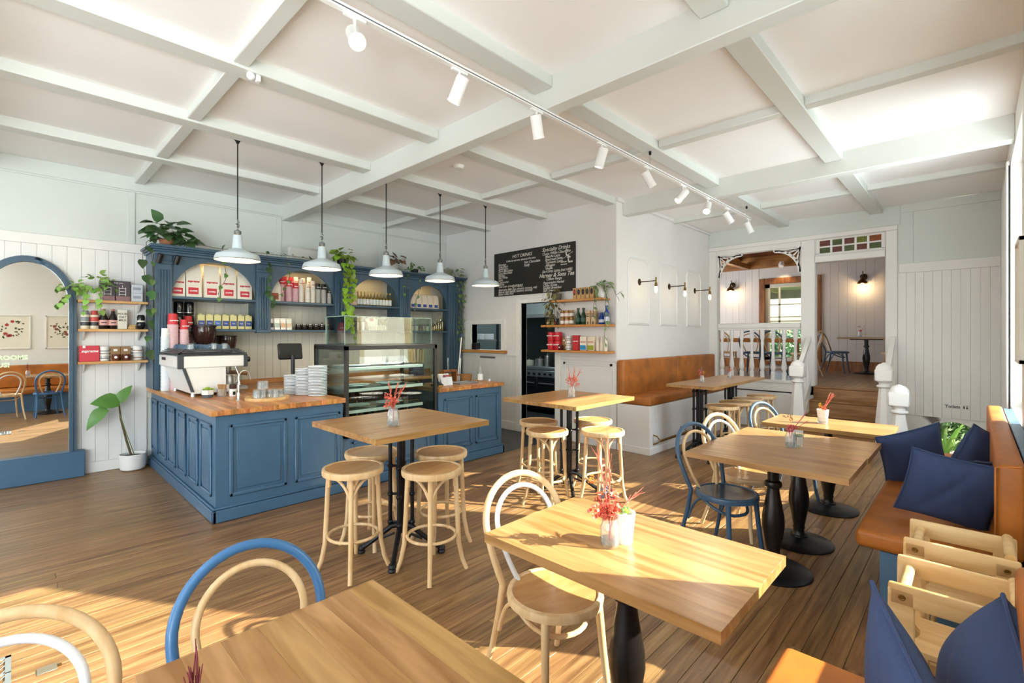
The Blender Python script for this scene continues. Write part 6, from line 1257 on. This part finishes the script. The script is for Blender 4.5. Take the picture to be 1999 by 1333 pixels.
def cushion(loc, s, rot, label, th=0.075, seed=1):
    t = thing('cushion', label, 'cushion', loc, 0, 'navy linen cushions'); t.rotation_euler = rot
    n = 26; g = random.Random(seed); ph = [g.uniform(0, 6) for _ in range(6)]
    V = []; F = []
    for side in (1, -1):
        for i in range(n + 1):
            for j in range(n + 1):
                u, v = 2 * i / n - 1, 2 * j / n - 1
                pin = 1 - 0.07 * (1 - u * u) * abs(v) ** 3 * 1.0; pin2 = 1 - 0.07 * (1 - v * v) * abs(u) ** 3
                h = th * max(0.0, (1 - abs(u) ** 2.6) * (1 - abs(v) ** 2.6)) ** 0.55
                h += 0.006 * math.sin(5 * u + 3 * v + ph[0]) * (1 - u * u) * (1 - v * v) + 0.012 * math.exp(-((u - v * .6 + .2) / .12) ** 2) * (1 - v * v) * math.sin(ph[1]) + 0.01 * math.exp(-((u + v * .8 - .3) / .1) ** 2) * (1 - u * u) * math.sin(ph[2])
                V.append((u * s * pin2, side * max(h, 0.0), v * s * pin))
    m = (n + 1) * (n + 1)
    for k in (0, 1):
        for i in range(n):
            for j in range(n):
                a = k * m + i * (n + 1) + j; F.append((a, a + n + 1, a + n + 2, a + 1))
    b = MB(); b.add(V, F); b.build('cover', NAVY, t, ang=80)
    edge = [(u * s * (1 - 0.07 * (1 - v * v) * abs(u) ** 3), 0, v * s * (1 - 0.07 * (1 - u * u) * abs(v) ** 3)) for u, v in [(-1 + 2 * i / 16, -1) for i in range(16)] + [(1, -1 + 2 * i / 16) for i in range(16)] + [(1 - 2 * i / 16, 1) for i in range(16)] + [(-1, 1 - 2 * i / 16) for i in range(16)]]
    b = MB(); b.tube(edge, 0.0055, 6, closed=True); b.build('piping', NAVY, t)
    return t
# far bench
cushion((3.68, 0.10, 0.675), 0.21, (R(18), R(10), R(-78)), 'large navy cushion facing the camera on the far wall bench', 0.08, 1)
cushion((4.62, 0.33, 0.665), 0.21, (R(16), R(-18), R(-60)), 'navy cushion with a raised corner at the left end of the far bench group', 0.075, 2)
cushion((4.85, -0.02, 0.66), 0.21, (R(14), R(20), R(-30)), 'dark navy cushion leaning on the bench back, farthest of the four', 0.08, 3)
cushion((4.15, -0.02, 0.63), 0.18, (R(30), R(4), R(-40)), 'low navy cushion tucked behind the large one against the bench back', 0.075, 4)
# near bench
cushion((1.37, 0.075, 0.60), 0.265, (R(-8), R(-13), R(24)), 'navy cushion with one corner up at the bottom right, left of its pair', 0.07, 5)
cushion((1.66, -0.06, 0.62), 0.21, (R(4), R(-8), R(6)), 'navy cushion pinched in the middle at the right edge', 0.13, 6)
# ============================================================ wooden high chairs
def high_chair(loc, label, h=0.665):
    t = thing('high_chair', label, 'high chair', loc, 0, 'pale timber high chairs'); wd, dp = 0.315, 0.36
    for x in (0, wd - 0.022):
        b = MB(); b.box(x, x + 0.022, dp - 0.075, dp, 0, h - 0.02, 0.004); o = b.build('front_post', PLYW, t)
        b = MB(); b.box(x, x + 0.022, 0, 0.075, 0, h - 0.02, 0.004); b.build('rear_post', PLYW, t)
        soft_box(MB(), x, x + 0.022, 0, dp, h - 0.08, h, 0.01, 2).build('side_rail', PLYW, t)
        MB().box(x, x + 0.022, 0.07, dp - 0.07, 0.10, 0.15, 0.004).build('lower_rail', PLYW, t)
        for y_ in (dp - 0.04, 0.04):
            b = MB(); xs = x - 0.002 if x == 0 else x + 0.022; b.lathe([(0.011, 0), (0.011, 0.003)], 14, (xs, y_, h - 0.045), axis='X'); b.tube([(xs, y_ + 0.0085 * math.cos(a), h - 0.045 + 0.0085 * math.sin(a)) for a in [2 * math.pi * i / 12 for i in range(12)]], 0.002, 4, closed=True); b.build('bolt', BRASS, t)
    MB().cyl((0.02, dp - 0.04, h - 0.045), (wd - 0.02, dp - 0.04, h - 0.045), 0.018, segs=16).build('front_bar', PLYW, t); MB().cyl((0.02, 0.03, h + 0.0), (wd - 0.02, 0.03, h + 0.0), 0.018, segs=16).build('rear_bar', PLYW, t)
    MB().cyl((0.02, 0.03, h - 0.1), (wd - 0.02, 0.03, h - 0.1), 0.014, segs=14).build('rear_bar', PLYW, t)
    n = 20; prof = [(0.03 + (dp - 0.06) * i / n, 0.0) for i in range(n + 1)]
    b = MB(); pts = [(0.022, 0.05)] + [(0.022 + (wd - 0.044) * i / n, dp - 0.06 + 0.02 * math.cos(2 * math.pi * i / n)) for i in range(n + 1)] + [(wd - 0.022, 0.05)]
    b.prism(pts, 'Z', 0.42, 0.438); b.build('seat', PLYW, t); MB().box(0.022, wd - 0.022, 0.04, 0.055, 0.44, 0.58, 0.003).build('backrest', PLYW, t)
    MB().box(0.022, wd - 0.022, dp - 0.10, dp - 0.085, 0.20, 0.29, 0.004).build('foot_board', PLYW, t)
    return t
hc = high_chair((2.19, -0.135, 0), 'pale timber high chair nearest the camera, beside the wall bench')
dup(hc, (2.715, -0.135, 0), 0, 'pale timber high chair farther from the camera, next to the tan bench end')
# ============================================================ flowers on the tables
def vase_glass(t, r, h, neck=0.8):
    MB().lathe([(r * .9, 0.0), (r, 0.006), (r, h * .72), (r * neck, h * .85), (r * neck, h), (r * neck * .92, h), (r * neck * .92, h * .86), (r * .93, h * .72), (r * .92, 0.012), (0, 0.01)], 20, cap=False).build('vase', GLASSJ, t)
    MB().lathe([(0, 0.012), (r * .9, 0.012), (r * .9, h * .3), (0, h * .3)], 16).build('water', glass('water', '#dfe8e6', 0.3, 0.05), t)
CORAL = mat('coral_petal', '#d8674f', 0.6, var=0.2); ORNG = mat('orange_petal', '#e08a20', 0.6); PINK = mat('rose_petal', '#c0485a', 0.6, var=0.2); DRYG = mat('dry_grey', '#6a6a78', 0.7); RUST = mat('rust_stem', '#b5604e', 0.6); YEL = mat('yellow_petal', '#d8b02a', 0.6)
def puff(t, name, c, r, m, n, g):
    b = MB()
    for _ in range(n):
        d = Vector((g.gauss(0, 1), g.gauss(0, 1), g.gauss(0, 1))).normalized() * r * g.uniform(0.5, 1); a = Vector((g.gauss(0, 1), g.gauss(0, 1), g.gauss(0, 1))).normalized(); p = a.orthogonal().normalized(); s = r * 0.32
        b.add([Vector(c) + d - a * s, Vector(c) + d + p * s * .7, Vector(c) + d + a * s, Vector(c) + d - p * s * .7], [(0, 1, 2, 3)])
    return b.build(name, m, t)
def plume(t, p0, d, l, m, g, spread=0.25):
    p0 = Vector(p0); d = Vector(d).normalized(); b = MB(); b.tube([p0, p0 + d * l * .5, p0 + d * l], [0.003, 0.0025, 0.001], 5)
    for k in range(10):
        q = p0 + d * l * (0.35 + 0.06 * k); e = (d + Vector((g.gauss(0, spread), g.gauss(0, spread), g.gauss(0, spread * .5)))).normalized(); b.tube([q, q + e * l * .3], [0.0018, 0.0008], 4)
    return b.build('plume', m, t)
def flowers(loc, kind, label, seed, sc=1.0, r=0.035, h=0.105):
    t = thing('flower_vase', label, 'vase', loc, 0); g = random.Random(seed); vase_glass(t, r * sc, h * sc)
    H = h * sc
    for k in range(5): MB().tube(bez((g.uniform(-.01, .01), g.uniform(-.01, .01), 0.015), (0, 0, H * .7), (g.uniform(-.03, .03), g.uniform(-.03, .03), H * 1.35), 5), 0.0018, 5).build('stem', RUST, t)
    if kind == 'tall':
        for k in range(9): puff(t, 'flower', (-0.01 + g.gauss(0, .03), -0.0 + g.gauss(0, .03), H + 0.04 + g.uniform(-.03, .04)), 0.028, CORAL, 34, g)
        plume(t, (0, 0, H * .8), (0.02, 0.03, 1), 0.30, mat('coral_plume', '#d0705c', 0.6), g, 0.16); plume(t, (0, 0, H), (-0.1, 0.15, 1), 0.26, MATS['coral_plume'], g, 0.3); plume(t, (0.01, 0, H), (0.75, -0.3, 0.5), 0.15, MATS['coral_plume'], g, 0.3)
        puff(t, 'flower', (-0.035, 0.06, H + 0.14), 0.018, ORNG, 26, g); puff(t, 'thistle', (0.01, 0.02, H + 0.09), 0.032, DRYG, 26, g)
    elif kind == 'coral':
        for k in range(9): puff(t, 'flower', (g.gauss(0, .03), g.gauss(0, .03), H + 0.03 + g.uniform(-.02, .05)), 0.026, CORAL, 26, g)
        for q in range(3): plume(t, (0, 0, H), (0.25 * (q - .5), -0.25 * (q - .5), 1), 0.17, CORAL, g, 0.25)
    elif kind == 'orange':
        puff(t, 'flower', (-0.02, 0.01, H + 0.02), 0.024, ORNG, 26, g); puff(t, 'flower', (0.0, -0.01, H + 0.015), 0.024, CORAL, 26, g); puff(t, 'flower', (-0.015, 0.02, H + 0.05), 0.016, YEL, 22, g)
        for k in range(5): plume(t, (0.01, 0, H), (0.45 + g.gauss(0, .1), -0.5 + g.gauss(0, .1), 1), 0.15, MATS['coral_plume'], g, 0.2)
    elif kind == 'plumes':
        for k in range(3): plume(t, (0, 0, H * .6), (-0.12 + 0.05 * k, 0.05, 1), 0.13 + 0.02 * k, mat('maroon', '#7a2f38', 0.7), g, 0.10)
    elif kind == 'rose':
        for k in range(4): puff(t, 'flower', (g.gauss(0, .012), g.gauss(0, .012), H + 0.02 + g.uniform(-.01, .02)), 0.02, PINK, 24, g)
        plume(t, (0, 0, H), (0.5, -0.45, 0.8), 0.16, PINK, g, 0.06); plume(t, (0, 0, H), (0.55, -0.5, 0.45), 0.13, PINK, g, 0.06); puff(t, 'flower', (0.005, 0.0, H + 0.09), 0.018, mat('ochre_petal', '#b8862e', 0.6), 26, g)
        for k in range(4): puff(t, 'seed_head', (-0.05 + 0.025 * k, 0.03 - 0.01 * k, H + 0.11), 0.012, BLACK, 14, g)
    else:
        for k in range(3): puff(t, 'flower', (g.gauss(0, .015), g.gauss(0, .015), H + 0.015 + 0.02 * k), 0.022, (CORAL, ORNG, PINK)[k], 24, g)
        plume(t, (0, 0, H), (0.1, 0.1, 1), 0.1, DRYG, g, 0.3)
    return t
flowers((1.555, 0.985, 0.76), 'tall', 'clear glass vase of tall coral dried flowers on the sunlit table', 1, 1.0)
t = thing('paper_cup_plant', 'white pleated cup with a small green succulent beside the coral flowers', 'pot plant', (1.625, 0.965, 0.76)); MB().lathe([(0.030, 0), (0.042, 0.115), (0.038, 0.115), (0.036, 0.1), (0.0, 0.1)], 20).build('cup', mat('bright_white', '#f2f1ee', 0.5), t)
g = random.Random(8)
for k in range(14): a = g.uniform(0, 6.28); q = g.uniform(0, .026); MB().sphere((q * math.cos(a), q * math.sin(a), 0.113 + g.uniform(0, .012)), 0.012, (1, 1, .8), 8, 5).build('leaf', (LEAF2, LEAF3, CERAM)[k % 3], t)
flowers((1.78, 2.82, 0.94), 'coral', 'clear glass vase of coral flowers on the high table nearest the counter', 2, 1.15)
flowers((3.80, 2.84, 0.94), 'coral', 'clear glass vase of coral flowers on the high table before the kitchen', 3, 1.05)
flowers((6.15, 2.52, 0.94), 'mix', 'little vase of orange and pink flowers on the near end of the long high table', 4, 0.9)
flowers((7.05, 2.50, 0.94), 'mix', 'little vase of orange flowers on the far end of the long high table', 5, 0.9)
flowers((3.80, 0.93, 0.76), 'rose', 'clear glass vase of rose coloured dried stems on the joined tables', 6, 1.05)
t = thing('paper_cup', 'empty ribbed clear cup beside the rose coloured dried stems', 'cup', (3.875, 0.905, 0.76)); MB().lathe([(0.0, 0.004), (0.03, 0.004), (0.04, 0.09), (0.038, 0.09), (0.028, 0.008)], 18, cap=False).build('cup', GLASSJ, t); MB().lathe([(0.03, 0.07), (0.034, 0.085)], 12).build('moss', LEAF3, t)
t = flowers((5.05, 0.98, 0.76), 'orange', 'white cup of bright orange dried flowers on the far sunlit table', 7, 1.15)
MB().lathe([(0.034, 0), (0.048, 0.125), (0.045, 0.125), (0.032, 0.004)], 20, cap=False).build('sleeve', MATS['bright_white'], t)
flowers((0.225, 0.96, 0.76), 'plumes', 'dark red feathery stem tip at the bottom edge of the nearest table', 8, 1.0)
flowers((12.3, 1.72, UZ + 0.76), 'rose', 'vase of dried dark flowers on the pedestal table upstairs', 9, 1.1)
# ============================================================ floor grille
fg = thing('floor_grille', 'ornate cast iron floor grille at the bottom left', 'grille', (-0.10, 3.19, 0.0))
b = MB(); 
for q in ((-0.3, 0.10, -0.02, 0.0), (-0.3, 0.10, 0.30, 0.32), (0.08, 0.10, -0.02, 0.32), (-0.3, 0.1, 0.148, 0.156)): b.box(q[0], q[1], q[2] - 0.15, q[3] - 0.15, 0.0005, 0.006)
b.build('frame', mat('grille_grey', '#8d9494', 0.45, 0.5), fg)
b = MB()
for i in range(5):
    for j in range(6):
        cx_, cy_ = -0.26 + 0.075 * i, -0.13 + 0.05 * j
        b.tube([(cx_ + 0.021 * math.cos(a) * (1 - .35 * a / 9), cy_ + 0.021 * math.sin(a) * (1 - .35 * a / 9), 0.004) for a in [q * .6 for q in range(15)]], 0.0035, 5); b.tube([(cx_ + 0.02, cy_ - 0.02, 0.004), (cx_ + 0.045, cy_ + 0.02, 0.004)], 0.003, 5)
b.build('scrollwork', MATS['grille_grey'], fg)
t = thing('floor_socket', 'small grey floor socket cover beside the grille', 'socket', (0.115, 3.10, 0)); MB().box(-0.035, 0.035, -0.03, 0.03, 0.0003, 0.005, 0.002).build('cover', mat('socket_grey', '#7a7264', 0.4, 0.4), t); MB().box(0.035, 0.05, -0.012, 0.012, 0.0003, 0.004).build('hinge', BRASS, t)
# ============================================================ plants
def leaf_mesh(name, m, L=0.07, wd=0.055, heart=True, fold=0.25, droop=0.2):
    n = 6; V = []; F = []
    prof = [0.0, 0.72, 1.0, 0.92, 0.7, 0.38, 0.0] if heart else [0.0, 0.5, 0.85, 1.0, 0.85, 0.5, 0.0]
    for i in range(n + 1):
        t_ = i / n; y_ = L * t_; z = -droop * L * t_ * t_; wv = wd / 2 * prof[i]
        V += [(-wv, y_ - (0.12 * L if (heart and i == 1) else 0), z + fold * wv), (0, y_, z), (wv, y_ - (0.12 * L if (heart and i == 1) else 0), z + fold * wv)]
    for i in range(n):
        a = 3 * i; F += [(a, a + 1, a + 4, a + 3), (a + 1, a + 2, a + 5, a + 4)]
    b = MB(); b.add(V, F); return b.mesh(name, m, 80)
LF = {1: leaf_mesh('leaf', LEAF1, 0.125, 0.10), 2: leaf_mesh('leaf', LEAF2, 0.085, 0.07), 3: leaf_mesh('leaf', LEAF3, 0.075, 0.06), 4: leaf_mesh('leaf', LEAF4, 0.05, 0.028, False), 5: leaf_mesh('leaf', mat('leaf_variegated', '#7a935f', 0.45, var=0.3, hue=0.015), 0.07, 0.04, False)}
def orient(d, nrm):
    y_ = Vector(d).normalized(); z = Vector(nrm); z = (z - y_ * z.dot(y_)).normalized(); x = y_.cross(z)
    return Matrix(((x.x, y_.x, z.x), (x.y, y_.y, z.y), (x.z, y_.z, z.z))).to_euler()
def leaf_at(t, me, p, out, g, s=1.0, hang=0.0):
    o_ = Vector(out).normalized(); d = o_ * (1 - 0.6 * hang) + Vector((g.gauss(0, .35), g.gauss(0, .25), -1.6 * hang + g.gauss(0, .2))); nr = o_ * (0.4 + hang) + Vector((g.gauss(0, .3), g.gauss(0, .3) - .3, 0.9 - hang * .7))
    o = obj('leaf', me, t, p); o.rotation_euler = orient(d, nr); k = s * g.uniform(0.7, 1.25); o.scale = (k, k, k); return o
def vine(t, pts, me, g, every=0.055, s=1.0, out=(0, -1, 0.1), r=0.003, hang=0.6):
    pts = [Vector(p) for p in pts]; sm = []
    for a, b_ in zip(pts, pts[1:]):
        for k in range(4): sm.append(a.lerp(b_, k / 4) + Vector((g.gauss(0, .006), g.gauss(0, .006), g.gauss(0, .004))))
    sm.append(pts[-1]); MB().tube(sm, r, 5).build('vine', STEM if me is not LF[2] else LEAF3, t)
    acc = 0
    for a, b_ in zip(sm, sm[1:]):
        acc += (b_ - a).length
        if acc > every: acc = 0; leaf_at(t, me, b_, (out[0] + g.gauss(0, .5), out[1] + g.gauss(0, .3), out[2]), g, s, hang)
def bush(t, c, rad, me, n, g, s=1.0, up=0.5, sq=(1, 1, .7)):
    for k in range(n):
        d = Vector((g.gauss(0, 1) * sq[0], g.gauss(0, 1) * sq[1], abs(g.gauss(0, 1)) * sq[2] * (1 if up > 0 else -1))); d = d.normalized() * rad * g.uniform(.45, 1)
        leaf_at(t, me, Vector(c) + d, (d.x, d.y - 0.05, d.z * .4 + .02), g, s, 0.25)
def pot(t, r, h, m=TERRA): MB().lathe([(r * .75, 0), (r * .8, 0.005), (r, h), (r * .92, h), (r * .75, h * .8)], 22).build('pot', m, t); MB().lathe([(0, h * .85), (r * .86, h * .85)], 20).build('soil', SOIL, t)
gp_ = random.Random(21)
# big pothos on the cabinet corner, trailing left and along the cornice
t = thing('trailing_plant', 'dark green trailing plant on the left corner of the blue cabinet', 'plant', (1.27, 6.85, 2.575)); pot(t, 0.08, 0.10, mat('terracotta', '#b0714e', 0.7))
bush(t, (-0.02, -0.06, 0.12), 0.21, LF[1], 52, gp_, 1.1); bush(t, (0.18, -0.12, 0.04), 0.12, LF[1], 14, gp_, 0.9)
vine(t, [(-0.02, -0.1, 0.1), (-0.2, -0.16, 0.05), (-0.26, -0.2, -0.12), (-0.24, -0.2, -0.35), (-0.2, -0.2, -0.6), (-0.19, -0.16, -0.85), (-0.2, -0.14, -1.1), (-0.17, -0.14, -1.28)], LF[1], gp_, 0.13, 0.85)
vine(t, [(-0.1, -0.12, 0.08), (-0.18, -0.2, -0.1), (-0.16, -0.22, -0.5), (-0.15, -0.22, -0.8)], LF[3], gp_, 0.12, 0.8)
vine(t, [(0.1, -0.12, 0.05), (0.4, -0.27, 0.03), (0.8, -0.28, 0.02), (1.25, -0.27, 0.03), (1.7, -0.27, 0.03)], LF[1], gp_, 0.10, 0.55, hang=0.1, out=(0, -1, .5))
vine(t, [(0.5, -0.29, 0.02), (0.52, -0.31, -0.15), (0.55, -0.3, -0.32), (0.47, -0.3, -0.46), (0.46, -0.3, -0.6)], LF[3], gp_, 0.14, 0.8)
vine(t, [(1.0, -0.29, 0.02), (1.03, -0.30, -0.2), (1.02, -0.3, -0.4), (1.08, -0.3, -0.62)], LF[1], gp_, 0.055, 0.65)
vine(t, [(1.25, -0.29, 0.02), (1.25, -0.30, -0.1), (1.3, -0.3, -0.25), (1.22, -0.3, -0.45), (1.1, -0.3, -0.55)], LF[3], gp_, 0.09, 0.7)
# lime pothos on the third pilaster
t = thing('trailing_plant', 'bright lime green trailing plant hanging down the middle pilaster', 'plant', (3.36, 6.70, 2.575)); pot(t, 0.07, 0.09, BLACK)
bush(t, (0, -0.08, 0.1), 0.15, LF[2], 44, gp_, 1.15)
for k in range(4): vine(t, [(-0.05 + .04 * k, -0.15, 0.08), (-0.06 + .05 * k, -0.2, -0.2), (-0.04 + .04 * k, -0.18, -0.5), (-0.03 + .035 * k, -0.17, -0.75 - .06 * k)], LF[2], gp_, 0.032, 1.05)
vine(t, [(0.05, -0.18, -0.6), (0.06, -0.2, -0.9), (0.1, -0.2, -1.05), (0.13, -0.2, -1.2)], LF[2], gp_, 0.13, 0.9)
# dry plant and green plant on the cabinet, right part
t = thing('dry_plant', 'brown dried leaf plant in a pale pot on top of the cabinet', 'plant', (4.33, 6.86, 2.575)); pot(t, 0.085, 0.12, TERRA); lfb = leaf_mesh('leaf', mat('leaf_brown', '#7d5f4a', 0.6, var=.3), 0.11, 0.09); bush(t, (0.05, -0.03, 0.16), 0.15, lfb, 24, gp_, 1.0)
t = thing('trailing_plant', 'green trailing plant between the brown plant and the grey pot on the cabinet', 'plant', (4.72, 6.82, 2.575)); pot(t, 0.07, 0.09, BLACK); bush(t, (0, -0.04, 0.07), 0.15, LF[3], 30, gp_, 0.9); vine(t, [(-0.2, -0.2, 0.03), (-0.35, -0.26, -0.1), (-0.36, -0.24, -0.35)], LF[3], gp_, 0.1, 0.7)
vine(t, [(-0.06, -0.25, 0.02), (-0.08, -0.26, -0.25), (-0.14, -0.24, -0.5), (-0.16, -0.24, -0.62)], LF[3], gp_, 0.09, 0.7)
t = thing('trailing_plant', 'variegated plant in a grey pot at the right end of the cabinet', 'plant', (5.38, 6.78, 2.575)); pot(t, 0.12, 0.14, mat('grey_pot', '#8f8a80', 0.7)); bush(t, (0.12, -0.1, 0.0), 0.2, LF[5], 36, gp_, 1.1)
for k in range(3): vine(t, [(0.05 + .08 * k, -0.15, 0.08), (0.1 + .07 * k, -0.22, -0.2), (0.12 + .05 * k, -0.2, -0.6), (0.1 + .06 * k, -0.18, -0.95 - .12 * k)], LF[3], gp_, 0.075, 0.85)
# plants on the lower bar shelves
t = thing('pot_plant', 'spiky small plant on the third bay lower shelf', 'plant', (4.14, 6.82, LW)); pot(t, 0.05, 0.07)
for k in range(16): a = gp_.uniform(0, 6.28); MB().tube(bez((0, 0, 0.06), (0.03 * math.cos(a), 0.03 * math.sin(a), 0.14), (0.1 * math.cos(a), 0.1 * math.sin(a), 0.15 + gp_.uniform(0, .06)), 4), [0.006, 0.008, 0.008, 0.005, 0.001], 4, flat=.2).build('blade', LEAF3, t)
t = thing('dry_plant', 'brown dried sprig on the shelf edge between the third and fourth bays', 'plant', (4.44, 6.60, 1.6)); 
MB().lathe([(0.03, 0), (0.035, 0.05)], 14).build('pot', TERRA, t); bush(t, (0, -0.0, 0.08), 0.08, lfb, 12, gp_, 0.6); t.location = (4.58, 6.78, LW)
# plant on the shelf beside the mirror
t = thing('pot_plant', 'bright green leafy plant in a white pot on the top shelf by the mirror', 'plant', (0.655, 7.05, 1.9405)); pot(t, 0.065, 0.10)
lfi = leaf_mesh('leaf', mat('leaf_fresh', '#7ea548', 0.45, var=.3, hue=.02), 0.06, 0.055); bush(t, (0, -0.05, 0.13), 0.17, lfi, 44, gp_, 1.0, sq=(1.3, .8, .9)); bush(t, (-0.2, -0.06, 0.08), 0.13, lfi, 22, gp_, 1.0)
for k, e in enumerate(((-0.3, -0.12, -0.05), (-0.12, -0.18, -0.14), (0.02, -0.2, -0.12))): vine(t, [(0, -0.05, 0.1), (e[0] * .6, e[1], 0.12), e], lfi, gp_, 0.05, 1.0)
# rubber plant on the floor
t = thing('potted_plant', 'tall leaning plant with three large leaves in a white floor pot', 'plant', (0.975, 7.02, 0)); MB().lathe([(0.085, 0), (0.115, 0.015), (0.125, 0.05), (0.128, 0.18), (0.12, 0.185), (0.115, 0.16)], 30, cap=False).build('pot', CERAM, t); MB().lathe([(0, 0.15), (0.116, 0.15)], 24).build('soil', SOIL, t)
MB().tube([(-0.01, 0, 0.14), (-0.06, 0, 0.35), (-0.11, 0, 0.6), (-0.13, -0.02, 0.80)], [0.012, 0.011, 0.01, 0.007], 8).build('stem', STEM, t); MB().tube([(0.02, -0.02, 0.14), (-0.06, -0.02, 0.42), (-0.12, -0.01, 0.66)], 0.005, 6).build('stem', mat('stem_green', '#6d7a3c', 0.5), t)
def bigleaf(L, wd, droop): 
    me = leaf_mesh('leaf', mat('leaf_big', '#4f7d33', 0.35, ns=8, na=.15), L, wd, True, 0.22, droop); return me
obj('leaf', bigleaf(0.25, 0.20, 0.25), t, (-0.12, -0.02, 0.80), orient((-1, -0.15, 0.12), (0.1, -0.8, 0.6)))
obj('leaf', bigleaf(0.27, 0.15, 0.45), t, (-0.24, -0.05, 0.74), orient((-0.75, -0.15, -0.62), (-0.5, -0.8, 0.5)))
obj('leaf', bigleaf(0.22, 0.13, 0.2), t, (-0.13, -0.02, 0.79), orient((0.45, -0.1, 0.9), (-0.6, -0.8, 0.3)))
MB().tube(bez((-0.125, -0.02, 0.75), (-0.2, -0.04, 0.80), (-0.24, -0.05, 0.74), 5), 0.004, 6).build('stem', STEM, t)
# plants on the kitchen wall shelves
t = thing('hanging_plant', 'dry olive coloured hanging plant at the left end of the top shelf by the doorway', 'plant', (XK - 0.13, 4.42, 2.0605)); pot(t, 0.07, 0.10, mat('olive_pot', '#6d6a55', 0.7))
for k in range(90):
    a = gp_.uniform(0, 6.28); r_ = gp_.uniform(.03, .17); zz = gp_.uniform(-.38, .2); w_ = 1 if zz > -0.1 else 0.55
    p = Vector((r_ * math.cos(a) * w_ * .8 - .03, r_ * math.sin(a) * w_ + .06, zz)); leaf_at(t, LF[4], p, (math.cos(a), math.sin(a), 0.1), gp_, 1.5, 0.5)
for k in range(6): MB().tube([(0, 0, .09), (-0.06, .03 * k - .05, .14), (-0.08, .035 * k - .02, -.1), (-.08, .03 * k, -.32)], 0.003, 5).build('vine', STEM, t)
t = thing('hanging_plant', 'green trailing plant spilling from the white pot at the right end of the top shelf', 'plant', (KX, 3.69, 2.0605 + 0.135))
bush(t, (-0.04, -0.04, 0.0), 0.12, LF[5], 22, gp_, 1.2)
vine(t, [(0, 0, 0), (-0.1, -0.02, 0.06), (-0.14, 0.0, -0.15), (-0.13, 0.02, -0.38)], LF[5], gp_, 0.05, 1.2); vine(t, [(0, 0, 0), (-0.08, -0.12, 0.08), (-0.12, -0.17, -0.1), (-0.12, -0.16, -0.4), (-0.12, -0.15, -0.65), (-0.12, -0.16, -0.78)], LF[5], gp_, 0.07, 1.2); vine(t, [(0, 0, 0), (-0.06, -0.2, 0.03), (-0.1, -0.32, -0.12), (-0.1, -0.40, -0.08)], LF[5], gp_, 0.07, 1.2); vine(t, [(-0.05, -0.1, 0), (-0.12, -0.22, -0.25), (-0.12, -0.2, -0.45)], LF[5], gp_, 0.09, 1.1)
